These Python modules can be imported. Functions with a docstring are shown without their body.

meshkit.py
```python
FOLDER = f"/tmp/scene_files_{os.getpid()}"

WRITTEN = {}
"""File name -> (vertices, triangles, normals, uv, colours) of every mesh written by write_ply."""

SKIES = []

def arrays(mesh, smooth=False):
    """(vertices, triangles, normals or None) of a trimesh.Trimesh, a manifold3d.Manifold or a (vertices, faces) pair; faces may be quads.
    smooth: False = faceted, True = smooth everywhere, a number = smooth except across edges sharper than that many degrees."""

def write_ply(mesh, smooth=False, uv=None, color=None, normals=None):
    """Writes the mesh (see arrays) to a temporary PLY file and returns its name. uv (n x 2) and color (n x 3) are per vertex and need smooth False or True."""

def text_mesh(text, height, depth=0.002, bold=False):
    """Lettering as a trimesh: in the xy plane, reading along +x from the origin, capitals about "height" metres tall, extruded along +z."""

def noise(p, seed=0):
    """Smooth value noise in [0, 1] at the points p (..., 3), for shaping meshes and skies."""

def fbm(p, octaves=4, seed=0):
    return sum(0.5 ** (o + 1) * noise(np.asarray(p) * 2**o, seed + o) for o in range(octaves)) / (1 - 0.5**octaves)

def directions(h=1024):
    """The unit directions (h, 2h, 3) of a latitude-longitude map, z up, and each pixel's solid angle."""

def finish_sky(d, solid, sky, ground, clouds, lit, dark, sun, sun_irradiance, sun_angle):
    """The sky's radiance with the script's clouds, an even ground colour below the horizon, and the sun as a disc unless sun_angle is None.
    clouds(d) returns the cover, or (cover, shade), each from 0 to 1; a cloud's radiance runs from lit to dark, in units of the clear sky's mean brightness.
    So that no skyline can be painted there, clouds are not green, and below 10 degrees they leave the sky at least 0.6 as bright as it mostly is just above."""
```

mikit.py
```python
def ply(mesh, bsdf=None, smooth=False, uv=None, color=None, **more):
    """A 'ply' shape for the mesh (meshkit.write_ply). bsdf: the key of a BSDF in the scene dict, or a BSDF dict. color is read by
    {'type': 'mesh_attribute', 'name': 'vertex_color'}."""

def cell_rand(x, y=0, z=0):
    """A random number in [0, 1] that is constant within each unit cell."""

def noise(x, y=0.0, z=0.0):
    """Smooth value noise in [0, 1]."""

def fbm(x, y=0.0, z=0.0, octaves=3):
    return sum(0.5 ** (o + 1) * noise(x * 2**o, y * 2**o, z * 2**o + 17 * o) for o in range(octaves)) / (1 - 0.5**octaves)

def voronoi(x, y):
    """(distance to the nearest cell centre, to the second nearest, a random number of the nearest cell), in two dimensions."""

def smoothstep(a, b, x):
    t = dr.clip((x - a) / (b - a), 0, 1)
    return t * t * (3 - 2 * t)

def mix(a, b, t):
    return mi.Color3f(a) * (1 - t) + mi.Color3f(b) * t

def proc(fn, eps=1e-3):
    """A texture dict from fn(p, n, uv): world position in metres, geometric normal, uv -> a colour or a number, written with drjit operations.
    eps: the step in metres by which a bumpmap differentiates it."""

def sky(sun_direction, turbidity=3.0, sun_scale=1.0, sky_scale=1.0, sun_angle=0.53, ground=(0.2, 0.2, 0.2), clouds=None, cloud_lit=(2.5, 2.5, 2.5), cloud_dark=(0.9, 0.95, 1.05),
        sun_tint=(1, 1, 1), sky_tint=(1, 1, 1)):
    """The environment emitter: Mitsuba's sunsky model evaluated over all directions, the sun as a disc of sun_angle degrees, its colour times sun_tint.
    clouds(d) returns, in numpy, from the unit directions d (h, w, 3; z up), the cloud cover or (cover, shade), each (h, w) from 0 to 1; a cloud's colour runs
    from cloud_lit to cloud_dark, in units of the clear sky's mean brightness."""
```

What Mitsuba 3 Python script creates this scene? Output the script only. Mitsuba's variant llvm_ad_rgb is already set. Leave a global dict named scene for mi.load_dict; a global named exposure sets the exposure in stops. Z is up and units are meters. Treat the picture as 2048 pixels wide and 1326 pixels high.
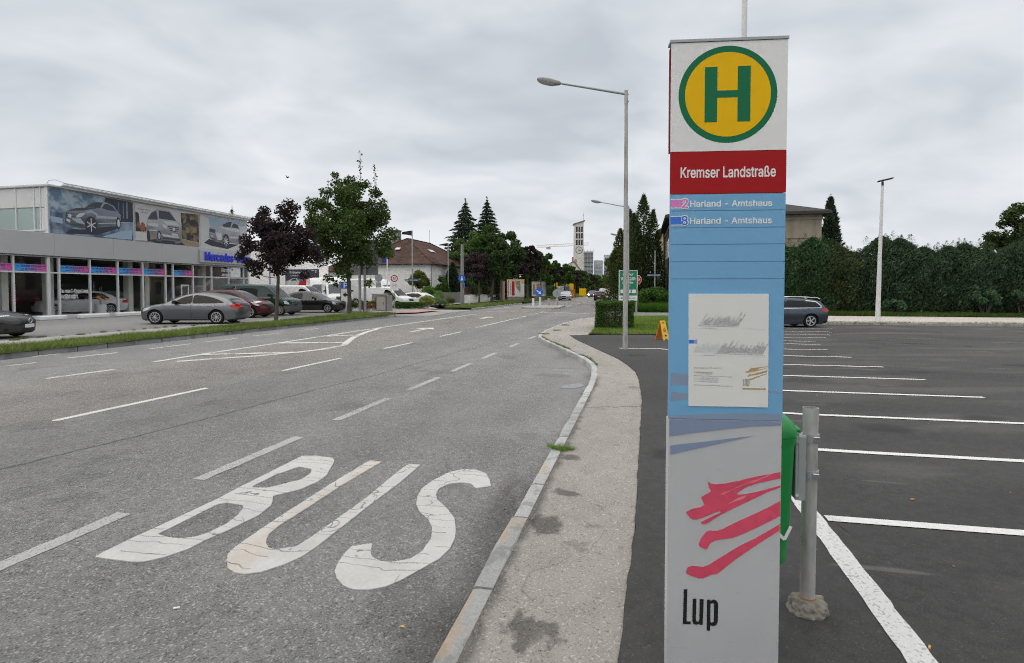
import math, random
import numpy as np, trimesh, manifold3d as m3
import mitsuba as mi, drjit as dr
import mikit, meshkit
from shapely.geometry import Polygon, LineString, box as sbox, Point
from shapely import affinity, union_all
T = mi.ScalarTransform4f
PI = math.pi
scene, labels = {}, {}

# ---------------------------------------------------------------- camera, sky, exposure
exposure = 2.25
EYE = 1.67
yaw, pitch = math.atan(259 / 1138), math.atan(38 / 1138)
_f = [-math.sin(yaw) * math.cos(pitch), math.cos(yaw) * math.cos(pitch), -math.sin(pitch)]
scene['camera'] = {'type': 'perspective', 'fov': math.degrees(2 * math.atan(1024 / 1138)), 'fov_axis': 'x',
                   'principal_point_offset_x': 0.0, 'principal_point_offset_y': 46 / 1326,
                   'near_clip': 0.05, 'far_clip': 3000.0,
                   'to_world': T().look_at(origin=[0, 0, EYE], target=[_f[0], _f[1], EYE + _f[2]], up=[0, 0, 1])}


def cloud_layer(d):
    z = np.maximum(d[..., 2], 0.0)
    q = d[..., :2] / (z + 0.20)[..., None]
    a = 0.5
    r = np.stack([q[..., 0] * math.cos(a) + q[..., 1] * math.sin(a), -q[..., 0] * math.sin(a) + q[..., 1] * math.cos(a)], -1)
    w = meshkit.fbm(np.stack([r[..., 0] * 1.3, r[..., 1] * 1.6, 0 * z + 3.3], -1), 3, 5) - 0.5
    v = meshkit.fbm(np.stack([r[..., 0] * 1.3 + 9, r[..., 1] * 1.6, 0 * z + 7.7], -1), 3, 6) - 0.5
    n0 = meshkit.fbm(np.stack([r[..., 0] * 0.55, r[..., 1] * 0.8, 0 * z + 0.7], -1), 3, 3)
    n1 = meshkit.fbm(np.stack([r[..., 0] * 1.5 + w * 1.6, r[..., 1] * 2.0 + v * 1.6, 0 * z + 1.7], -1), 5, 11)
    n2 = meshkit.fbm(np.stack([r[..., 0] * 4.6 + w * 3, r[..., 1] * 5.6 + v * 3.0, 0 * z + 9.1], -1), 4, 23)
    s = 0.34 * np.clip((n0 - 0.3) / 0.4, 0, 1) + 0.44 * np.clip((n1 - 0.34) / 0.30, 0, 1) + 0.28 * np.clip((n2 - 0.3) / 0.4, 0, 1)
    glow = np.exp(-(z / 0.13) ** 2)
    s = s * (1 - glow * 0.55) - glow * 0.05      # paler towards the horizon
    hi = np.clip((z - 0.40) / 0.5, 0, 1)         # an overcast sky brightens towards the zenith
    hi = hi * hi * (3 - 2 * hi)
    shade = 0.55 + 0.40 * s
    return np.ones_like(z), np.clip(shade * (1 - 0.85 * hi), 0, 1)


scene['sky'] = mikit.sky([-0.35, -0.62, 0.95], turbidity=4, sun_scale=0.12, sun_angle=60, clouds=cloud_layer,
                         cloud_lit=(2.95, 2.95, 2.95), cloud_dark=(0.98, 1.085, 1.21), sun_tint=(0.96, 1.0, 1.08), ground=(0.12, 0.12, 0.12))

# ---------------------------------------------------------------- materials


def lin(r, g, b):
    return [((c / 255) / 12.92 if c / 255 < 0.04045 else ((c / 255 + 0.055) / 1.055) ** 2.4) for c in (r, g, b)]


def mat(key, rgb, rough=0.5, metallic=0.0, spec=0.5, coat=0.0):
    d = {'type': 'principled', 'base_color': {'type': 'rgb', 'value': [float(x) for x in rgb]}, 'roughness': rough, 'metallic': metallic, 'specular': spec}
    if coat:
        d |= {'clearcoat': coat, 'clearcoat_gloss': 0.95}
    scene[key] = {'type': 'twosided', 'bsdf': d}
    return key


def pmat(key, fn, rough=0.85, spec=0.3, bump=None, bscale=0.003, eps=2e-3, metallic=0.0):
    d = {'type': 'principled', 'base_color': mikit.proc(fn), 'roughness': rough, 'specular': spec, 'metallic': metallic}
    if bump is not None:
        d = {'type': 'bumpmap', 'arbitrary': mikit.proc(bump, eps), 'scale': bscale, 'bsdf': d}
    scene[key] = {'type': 'twosided', 'bsdf': d}
    return key


N, FB, VO, CR, SS, MX = mikit.noise, mikit.fbm, mikit.voronoi, mikit.cell_rand, mikit.smoothstep, mikit.mix


def speckle(p, s=150.0):
    a = N(p.x * s * 1.7, p.y * s * 1.7, 1.5)
    b = N(p.x * s * 0.95 + 7, p.y * s * 0.95, 5.2)
    return a, b


def road_col(p, n, uv):
    a, b = speckle(p, 120.0)
    big = FB(p.x * 0.35, p.y * 0.16, 0.0, 4)
    mid = FB(p.x * 2.3, p.y * 1.7, 4.0, 3)
    smooth_lane = SS(-7.25, -7.0, p.x) * (1 - SS(-5.35, -5.1, p.x + 0.09 * (p.y - 8) * 0.25))
    brown = SS(-11.2, -10.6, p.x) * (1 - SS(-7.35, -7.1, p.x))
    v = 0.168 + 0.06 * (big - 0.5) + 0.05 * (mid - 0.5) + 0.05 * (N(p.x * 26, p.y * 26, 2.0) - 0.5)
    v = v * (1 - 0.05 * smooth_lane)
    amp = 1.0 - 0.45 * smooth_lane
    st = (a - 0.5) * 0.11 * amp + SS(0.68, 0.86, b) * 0.14 * amp - SS(0.62, 0.86, 1 - b) * 0.07
    v = v + st
    wob = 0.10 * (N(p.y * 0.9, 3.0) - 0.5) + 0.03 * (N(p.y * 7, 8.0) - 0.5)
    seam = dr.abs(p.x - (-5.62 + 0.118 * (p.y - 5) - 0.0028 * dr.square(p.y - 5)) - wob)
    v = v * (1 - 0.5 * (1 - SS(0.012, 0.035, seam)) * SS(3.0, 4.5, p.y) * (1 - SS(15, 19, p.y)))
    wob2 = 0.25 * (N(p.x * 0.8, 13.0) - 0.5)
    seam2 = dr.abs(p.y - 12.05 - wob2)
    v = v * (1 - 0.3 * (1 - SS(0.02, 0.05, seam2)) * SS(-5.2, -4.6, p.x))
    tyre = dr.exp(-dr.square((p.x + 2.9) / 0.28)) + dr.exp(-dr.square((p.x + 1.55) / 0.3)) + dr.exp(-dr.square((p.x + 4.6) / 0.28)) + dr.exp(-dr.square((p.x + 6.2) / 0.28))
    v = v * (1 - 0.06 * tyre)
    kd = p.x + 0.86
    damp = SS(-0.36, -0.05, kd + 0.16 * (N(p.y * 2.1, 2.0) - 0.5)) * SS(0.42, 0.62, FB(p.x * 3, p.y * 1.1, 2.0)) * (1 - SS(5.4, 6.4, p.y))
    v = v * (1 - 0.42 * damp)
    dust = SS(-0.9, -0.2, kd + 0.5 * (N(p.y * 0.7, 1.0) - 0.5)) * SS(5.8, 6.3, p.y) * (1 - SS(7.2, 9.5, p.y)) + SS(-1.0, -0.1, p.x + 1.0) * SS(10.6, 11, p.y) * (1 - SS(12.5, 14, p.y)) * 0.6
    v = v + 0.03 * dust * (0.5 + FB(p.x * 4, p.y * 4, 6.0))
    oil = SS(0.66, 0.78, FB(p.x * 1.6, p.y * 1.1, 31.0, 4))
    v = dr.maximum(v * (1 - 0.22 * oil), 0.012)
    c = mi.Color3f(v * 1.0, v * 0.99, v * 0.975)
    return MX(c, mi.Color3f(v * 1.05, v * 1.0, v * 0.93), brown)


def road_bump(p, n, uv):
    return N(p.x * 90, p.y * 90, 1.5) + 0.5 * N(p.x * 45, p.y * 45, 5.0)


def stain(p, cx, cy, rx, ry, k):
    d = dr.sqrt(dr.square((p.x - cx) / rx) + dr.square((p.y - cy) / ry))
    return 1 - SS(0.45, 1.0, d + 1.5 * (FB(p.x * 16 + k, p.y * 11, k * 1.0, 4) - 0.5))


def walk_col(p, n, uv):
    a, b = speckle(p, 110.0)
    big = FB(p.x * 0.8, p.y * 0.5, 2.0, 3)
    v = 0.25 + 0.07 * (big - 0.5) + 0.05 * (FB(p.x * 7, p.y * 6, 1.0, 2) - 0.5)
    v = v + (a - 0.5) * 0.15 + SS(0.74, 0.9, b) * 0.16 - SS(0.7, 0.92, 1 - b) * 0.11
    s = stain(p, -0.49, 2.47, 0.15, 0.17, 1.0) + stain(p, -0.60, 3.66, 0.12, 0.17, 2.0) + stain(p, -0.58, 4.28, 0.15, 0.085, 3.0) + stain(p, -0.62, 5.20, 0.13, 0.12, 4.0) + 0.6 * stain(p, -0.12, 9.2, 0.10, 0.12, 5.0)
    small = SS(0.74, 0.82, FB(p.x * 9, p.y * 7, 40.0, 3))
    dk = dr.clip(s + 0.4 * small, 0, 1)
    v = v * (1 - 0.55 * dk)
    edge = SS(-0.66, -0.74, p.x + 0.05 * (N(p.y * 9, 4.0) - 0.5)) * (1 - SS(9.5, 10.5, p.y))
    v = v * (1 - 0.55 * edge)
    j = dr.abs(p.y - (7.58 + 0.2 * (p.x + 0.4)) - 0.05 * (N(p.x * 9, 2.0) - 0.5))
    h1, h2, hr = VO(p.x * 1.15 + 0.35 * N(p.x * 6, p.y * 6, 3.0), p.y * 0.62 + 0.25 * N(p.x * 7, p.y * 5, 8.0))
    hair = (1 - SS(0.004, 0.016, h2 - h1)) * SS(0.45, 0.6, N(p.x * 1.7, p.y * 0.8, 14.0))
    v = v * (1 - 0.22 * hair)
    v = dr.maximum(v * (1 - 0.75 * (1 - SS(0.006, 0.022, j))), 0.02)
    return mi.Color3f(v * 1.065, v * 0.99, v * 0.91)


def lot_col(p, n, uv):
    a, b = speckle(p, 130.0)
    big = FB(p.x * 0.28, p.y * 0.34, 2.0, 4)
    streak = FB(p.x * 0.45 + p.y * 0.1, p.y * 2.6, 8.0, 3)
    v = 0.034 + 0.03 * (big - 0.5) + 0.012 * (N(p.x * 22, p.y * 22, 2.0) - 0.5) + 0.018 * (streak - 0.5) * SS(0.6, 2, p.x) + 0.012 * SS(5, 20, p.y)
    v = v + (a - 0.5) * 0.03 + SS(0.74, 0.92, b) * 0.03
    rub = SS(0.55, 0.75, FB(p.x * 0.5 + 3, p.y * 1.4 - p.x * 0.35, 22.0, 4)) * SS(1.4, 2.2, p.x)
    v = v + 0.020 * rub
    chalk = SS(0.78, 0.86, FB(p.x * 1.1, p.y * 5.5, 12.0, 3)) * SS(0.5, 1.0, p.x)
    f1, f2, r_ = VO(p.x * 0.42 + 0.3, p.y * 0.55)
    oil = (1 - SS(0.05, 0.17, f1 + 0.16 * (FB(p.x * 5, p.y * 5, 3.0, 3) - 0.5))) * SS(0.35, 0.5, r_)
    sm = dr.abs(p.y - 12.6 - 0.03 * p.x - 0.05 * (N(p.x * 1.3, 4.0) - 0.5))
    v = v * (1 - 0.45 * oil) * (1 - 0.35 * (1 - SS(0.01, 0.035, sm)))
    v = dr.maximum(v + 0.045 * chalk, 0.008)
    return mi.Color3f(v * 1.02, v * 0.985, v * 0.96)


def paint_col(p, n, uv):      # thick old road paint, cracked across
    w = FB(p.x * 5, p.y * 5, 3.0, 3)
    yy = p.y + 0.07 * (N(p.x * 4, p.y * 2, 1.0) - 0.5) + 0.025 * (N(p.x * 19, p.y * 9, 4.0) - 0.5)
    c = dr.floor(yy * 9.0)
    pos = (c + 0.15 + 0.7 * CR(c, 5.0)) / 9.0
    on = SS(0.42, 0.47, CR(c, dr.floor(p.x * 3.1), 2.0))
    wd = 0.0035 + 0.006 * CR(c, 9.0)
    cross = (1 - SS(wd * 0.4, wd, dr.abs(yy - pos))) * on * (0.45 + 0.55 * N(p.x * 14, c * 3.0, 1.0))
    g1, g2, r2 = VO(p.x * 1.9 + 3 + 0.5 * N(p.x * 7, p.y * 7, 6.0), p.y * 1.7 + 0.5 * N(p.x * 8, p.y * 8, 2.0))
    crack = dr.maximum(cross, (1 - SS(0.006, 0.03, g2 - g1)) * SS(0.45, 0.55, N(p.x * 3, p.y * 3, 19.0)))
    v = 0.47 + 0.10 * (w - 0.5) + 0.05 * (N(p.x * 60, p.y * 60, 1.0) - 0.5)
    tint = SS(-2.55, -2.2, p.x) * (1 - SS(-2.2, -1.95, p.x)) * SS(0.35, 0.7, FB(p.x * 2, p.y * 1.1, 5.0)) * 0.6 + SS(-2.6, -2.45, p.x) * (1 - SS(-2.4, -2.2, p.x)) * 0.8
    c = MX(mi.Color3f(v * 1.0, v * 0.985, v * 0.955), mi.Color3f(v * 0.98, v * 0.88, v * 0.76), dr.clip(tint, 0, 1))
    chip = SS(0.80, 0.86, FB(p.x * 11, p.y * 11, 21.0, 3))
    return MX(c, mi.Color3f(0.09, 0.085, 0.08), dr.clip(crack + chip, 0, 1) * 0.8)


def dash_col(p, n, uv):       # thin worn sprayed line
    a, b = speckle(p, 120.0)
    w = FB(p.x * 3, p.y * 1.2, 3.0, 3)
    gone = SS(0.45, 0.63, 0.60 * b + 0.40 * w + 0.22 * (a - 0.5))
    v = 0.40 + 0.12 * (w - 0.5)
    return MX(mi.Color3f(v, v * 0.985, v * 0.95), mi.Color3f(0.15, 0.148, 0.145), gone * 0.75)


def fresh_col(p, n, uv):      # new white line with asphalt grain showing through
    a, b = speckle(p, 95.0)
    thick = SS(0.9, 1.0, p.x) * (1 - SS(1.25, 1.35, p.x)) * (1 - SS(19, 20, p.y))
    v = 0.62 - 0.20 * SS(0.6, 0.85, b) * (0.35 + 0.65 * thick) - 0.12 * thick * a
    return mi.Color3f(v, v, v * 0.985)


def kerb_base(p, k):
    g = N(p.x * 140, p.y * 140, p.z * 140)
    big = FB(p.x * 3, p.y * 2.2, p.z * 3, 3)
    v = k * (0.36 + 0.14 * (big - 0.5) + 0.18 * (g - 0.5))
    rust = SS(0.56, 0.72, FB(p.x * 7, p.y * 3.5, 9.0, 4)) * (1 - SS(5.0, 6.5, p.y))
    c = mi.Color3f(v * 0.985, v, v * 0.98)
    lich = SS(0.6, 0.72, FB(p.x * 9 + 5, p.y * 8, 3.0, 3))
    c = MX(c, mi.Color3f(0.15, 0.15, 0.145), lich * 0.5)
    return MX(c, mi.Color3f(0.42, 0.27, 0.13), rust * 0.42)


def stonebump(p, n, uv):
    return FB(p.x * 14, p.y * 14, p.z * 14, 4)


def concrete_col(p, n, uv):
    big = FB(p.x * 0.5, p.y * 0.5, p.z * 0.5, 4)
    g = N(p.x * 25, p.y * 25, p.z * 25)
    v = 0.25 + 0.12 * (big - 0.5) + 0.05 * (g - 0.5)
    return mi.Color3f(v, v * 0.985, v * 0.95)


def soil_col(p, n, uv):
    b = FB(p.x * 0.9, p.y * 0.9, 1.0, 4)
    return MX(mi.Color3f(0.045, 0.07, 0.02), mi.Color3f(0.10, 0.09, 0.05), SS(0.4, 0.7, b))


def plaster_white(p, n, uv):
    b = FB(p.x * 0.6 + p.y * 0.2, p.y * 0.6, p.z * 0.8, 4)
    streak = FB((p.x + p.y) * 2.5, p.z * 0.35, 4.0, 3)
    v = 0.82 + 0.04 * (b - 0.5) + 0.05 * (streak - 0.5)
    return mi.Color3f(v, v * 0.99, v * 0.965)


def plaster_old(p, n, uv):
    b = FB(p.x * 0.7 + p.y * 0.3, p.y * 0.5, p.z * 0.7, 4)
    streak = FB((p.x + p.y) * 3.0, p.z * 0.3, 4.0, 3)
    v = 0.29 + 0.14 * (b - 0.5) + 0.12 * (streak - 0.5)
    return mi.Color3f(v * 1.06, v * 0.93, v * 0.73)


def roof_col(p, n, uv):
    t = CR(dr.floor((p.x + p.y) * 3.0), dr.floor(p.z * 5.0), 2.0)
    b = FB(p.x * 0.7, p.y * 0.7, p.z * 0.7, 3)
    v = 0.058 + 0.026 * (t - 0.5) + 0.06 * (b - 0.5)
    return mi.Color3f(v * 1.25, v * 0.66, v * 0.5)


def roof_bump(p, n, uv):
    z = p.z * 5.0
    return (z - dr.floor(z)) + 0.4 * dr.abs(dr.sin((p.x + p.y) * 9.4))


def galv_col(p, n, uv):
    b = FB(p.x * 9, p.y * 9, p.z * 3, 3)
    g = FB(p.x * 60, p.y * 60, p.z * 25, 2)
    v = 0.42 + 0.16 * (b - 0.5) + 0.1 * (g - 0.5)
    r = SS(0.52, 0.78, FB(p.x * 16, p.y * 16, p.z * 2.5, 4)) * 0.5
    return MX(mi.Color3f(v * 1.0, v * 0.985, v * 0.95), mi.Color3f(0.17, 0.13, 0.09), r)


def bark_col(p, n, uv):
    b = FB(p.x * 9, p.y * 9, p.z * 3, 4)
    v = 0.10 + 0.10 * (b - 0.5)
    return mi.Color3f(v * 1.08, v * 0.97, v * 0.78)


def grey_panel(p, n, uv):     # painted sheet with faint scuffs and dirt
    b = FB(p.x * 2.2, p.y * 2.2, p.z * 1.3, 4)
    s = SS(0.72, 0.80, FB(p.x * 20, p.y * 20, p.z * 60, 3)) * 0.10
    dirt = (1 - SS(0.15, 0.55, p.z)) * 0.07
    v = 0.47 + 0.05 * (b - 0.5) - s * 0.3 - dirt * FB(p.x * 8, p.y * 8, p.z * 3, 3)
    return mi.Color3f(v * 0.985, v, v * 1.015)


def white_panel(p, n, uv):
    b = FB(p.x * 3 + p.z, p.y * 3, p.z * 2.2, 4)
    run = SS(0.55, 0.8, FB(p.x * 45, p.y * 45, p.z * 2.0, 3)) * SS(2.2, 2.6, p.z)
    v = 0.74 + 0.05 * (b - 0.5) - 0.06 * run
    return mi.Color3f(v, v * 0.995, v * 0.985)


def blue_panel(p, n, uv):
    b = FB(p.x * 3, p.y * 3, p.z * 2.0, 4)
    g = N(p.x * 500, p.y * 500, p.z * 500)
    k = 1 + 0.12 * (b - 0.5) + 0.05 * (g - 0.5)
    return mi.Color3f(0.155 * k, 0.375 * k, 0.60 * k)


def red_print(p, n, uv):
    f1, f2, r = VO(p.x * 30, p.z * 30)
    b = FB(p.x * 10, p.y * 10, p.z * 10, 3)
    k = 1 + 0.25 * (b - 0.5) + 0.15 * (r - 0.5)
    scr = SS(0.74, 0.80, FB(p.x * 26 - p.z * 50, p.z * 14, 2.0, 3))
    return MX(mi.Color3f(0.62 * k, 0.072 * k, 0.13 * k), mi.Color3f(0.75, 0.3, 0.33), scr * 0.6)


def bay_concrete(p, n, uv):
    b = FB(p.x * 0.25, p.y * 0.2, 1.0, 4)
    a, c = speckle(p, 60.0)
    v = 0.175 + 0.06 * (b - 0.5) + 0.05 * (a - 0.5)
    return mi.Color3f(v, v * 0.985, v * 0.96)


pmat('road_m', road_col, 0.8, 0.3, road_bump, 0.0012)
pmat('walk_m', walk_col, 0.9, 0.2, road_bump, 0.0012)
pmat('lot_m', lot_col, 0.75, 0.35, road_bump, 0.0010)
pmat('paint_m', paint_col, 0.65, 0.4)
pmat('dash_m', dash_col, 0.8, 0.3)
pmat('fresh_m', fresh_col, 0.7, 0.3)
pmat('kerb_m', lambda p, n, uv: kerb_base(p, 1.0), 0.85, 0.3)
pmat('kerb_pale_m', lambda p, n, uv: kerb_base(p, 1.14), 0.85, 0.3)
pmat('kerb_dark_m', lambda p, n, uv: kerb_base(p, 0.84), 0.85, 0.3)
pmat('mortar_m', lambda p, n, uv: mi.Color3f(0.05, 0.05, 0.045) * (0.6 + 0.8 * N(p.x * 60, p.y * 60, 1.0)), 0.95, 0.1)
pmat('lump_m', lambda p, n, uv: mi.Color3f(0.27, 0.255, 0.215) * (0.45 + 0.75 * FB(p.x * 38, p.y * 38, p.z * 38, 4)), 0.95, 0.1, lambda p, n, uv: FB(p.x * 60, p.y * 60, p.z * 60, 3), 0.006)
pmat('concrete_m', concrete_col, 0.9, 0.2)
pmat('soil_m', soil_col, 0.95, 0.1)
pmat('plaster_m', plaster_white, 0.9, 0.2)
pmat('oldplaster_m', plaster_old, 0.9, 0.2)
pmat('roof_m', roof_col, 0.8, 0.3, roof_bump, 0.03, 0.02)
pmat('galv_m', galv_col, 0.45, 0.5, metallic=0.25)
pmat('bark_m', bark_col, 0.95, 0.1)
pmat('greypanel_m', grey_panel, 0.42, 0.5)
pmat('bluepanel_m', blue_panel, 0.42, 0.5)
pmat('whitepanel_m', white_panel, 0.4, 0.5)
pmat('redprint_m', red_print, 0.5, 0.4)
pmat('paving_m', bay_concrete, 0.9, 0.2)
scene['leaf_m'] = {'type': 'principledthin', 'base_color': {'type': 'mesh_attribute', 'name': 'vertex_color'}, 'roughness': 0.55, 'diff_trans': 0.5, 'spec_trans': 0.0}
scene['glass_m'] = {'type': 'thindielectric', 'int_ior': 1.5}
mat('white_paint', [0.72, 0.72, 0.71], 0.4)
mat('white_flat', [0.74, 0.74, 0.73], 0.55)
mat('black_plastic', [0.012, 0.012, 0.013], 0.45)
mat('rubber', [0.016, 0.016, 0.017], 0.8, spec=0.2)
mat('car_glass', [0.006, 0.007, 0.008], 0.05, spec=0.32)
mat('car_glass_light', [0.05, 0.065, 0.065], 0.06, spec=0.6)
mat('alloy', [0.62, 0.62, 0.63], 0.3, 0.7)
mat('hub_dark', [0.03, 0.03, 0.032], 0.5)
mat('chrome', [0.7, 0.7, 0.71], 0.15, 0.9)
mat('lamp_clear', [0.62, 0.64, 0.66], 0.08, spec=0.9)
mat('lamp_red', [0.50, 0.015, 0.015], 0.12, spec=0.8)
mat('lamp_amber', [0.75, 0.25, 0.03], 0.2, spec=0.8)
mat('plate_white', [0.62, 0.62, 0.66], 0.4)
mat('galv_plain', [0.36, 0.38, 0.38], 0.45, 0.3)
mat('grey_steel', [0.27, 0.28, 0.285], 0.5, 0.2)
mat('dark_steel', [0.03, 0.03, 0.032], 0.5)
mat('plate_navy', [0.03, 0.06, 0.20], 0.5)
mat('strip_red', [0.16, 0.008, 0.010], 0.6, spec=0.2)
mat('sign_blue', [0.02, 0.12, 0.52], 0.4)
mat('sign_red', [0.42, 0.012, 0.02], 0.45)
mat('sign_green', [0.012, 0.20, 0.105], 0.45)
mat('h_green', [0.008, 0.15, 0.065], 0.55, spec=0.2)
mat('h_yellow', [0.80, 0.47, 0.004], 0.55, spec=0.15)
mat('panel_red', [0.36, 0.008, 0.011], 0.5, spec=0.2)
mat('ink', [0.010, 0.010, 0.011], 0.5)
mat('ink_grey', [0.16, 0.17, 0.18], 0.6)
mat('ink_pale', [0.42, 0.46, 0.47], 0.6)
mat('swoosh', [0.20, 0.255, 0.37], 0.45)
mat('swoosh_blue', [0.215, 0.285, 0.40], 0.45)
mat('pink', [0.66, 0.20, 0.50], 0.45)
mat('route_blue', [0.035, 0.16, 0.62], 0.45)
mat('paper', [0.70, 0.70, 0.67], 0.35, spec=0.6)
mat('tan_print', [0.40, 0.29, 0.14], 0.6)
mat('bin_green', [0.010, 0.215, 0.046], 0.4)
mat('bin_green_dark', [0.008, 0.19, 0.045], 0.4)
mat('caution_yellow', [0.80, 0.45, 0.02], 0.45)
mat('caution_orange', [0.72, 0.24, 0.02], 0.5)
mat('flag_blue', [0.02, 0.055, 0.26], 0.8)
mat('rust', [0.33, 0.15, 0.06], 0.8)
mat('lamp_grey', [0.30, 0.30, 0.29], 0.5)
mat('lens_grey', [0.42, 0.42, 0.38], 0.25)

# ---------------------------------------------------------------- mesh helpers


_used = {}


def num(name):
    i = _used.get(name, 0)
    _used[name] = i + 1
    return f'{name}_{i:03d}' if i else name


def thing(name, label=None, cat=None, group=None, kind=None):
    k = num(name)
    d = {}
    if label: d['label'] = label
    if cat: d['category'] = cat
    if group: d['group'] = group
    if kind: d['kind'] = kind
    labels[k] = d
    return k


def part(parent, name, mesh, bsdf, smooth=False, color=None, label=None, kind=None, **kw):
    if isinstance(mesh, list):
        return [part(parent, name, m, bsdf, smooth, color, label, kind, **kw) for m in mesh]
    k = num(parent + '__' + name)
    scene[k] = mikit.ply(mesh, bsdf, smooth, color=color, **kw)
    if label or kind:
        labels[k] = {**({'label': label} if label else {}), **({'kind': kind} if kind else {})}
    return k


def sub(parent, name):
    return num(parent + '__' + name)


def one(name, mesh, bsdf, label, cat, group=None, kind=None, smooth=False, color=None):
    k = thing(name, label, cat, group, kind)
    scene[k] = mikit.ply(mesh, bsdf, smooth, color=color)
    return k


def setting(name, mesh, bsdf, label=None, kind='structure', smooth=False, color=None):
    k = num(name)
    scene[k] = mikit.ply(mesh, bsdf, smooth, color=color)
    labels[k] = {'kind': kind, **({'label': label} if label else {})}
    return k


def cat(*ms):
    ms = [tm(m) for m in ms if m is not None]
    return trimesh.util.concatenate(ms) if len(ms) > 1 else ms[0]


def tm(m):
    if hasattr(m, 'to_mesh'):
        q = m.to_mesh()
        return trimesh.Trimesh(np.array(q.vert_properties[:, :3]), np.array(q.tri_verts), process=False)
    if isinstance(m, tuple):
        v, f = np.asarray(m[0], float), np.asarray(m[1], int)
        if f.shape[1] == 4:
            f = np.vstack([f[:, [0, 1, 2]], f[:, [0, 2, 3]]])
        return trimesh.Trimesh(v, f, process=False)
    return m


def pcat(*ms):
    return list(ms)


def bx(x0, x1, y0, y1, z0, z1):
    m = trimesh.creation.box([abs(x1 - x0), abs(y1 - y0), abs(z1 - z0)])
    m.apply_translation([(x0 + x1) / 2, (y0 + y1) / 2, (z0 + z1) / 2])
    return m


def rbx(x0, x1, y0, y1, z0, z1, c=0.01):
    """A box with chamfered edges."""
    a, b = np.array([x0, y0, z0], float), np.array([x1, y1, z1], float)
    c = min(c, 0.49 * (b - a).min())
    pts = []
    for sx in (0, 1):
        for sy in (0, 1):
            for sz in (0, 1):
                o = np.where([sx, sy, sz], b, a)
                d = np.where([sx, sy, sz], -c, c)
                for k in range(3):
                    q = o + d
                    q[k] = o[k]
                    pts.append(q)
    return trimesh.convex.convex_hull(np.array(pts))


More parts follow.
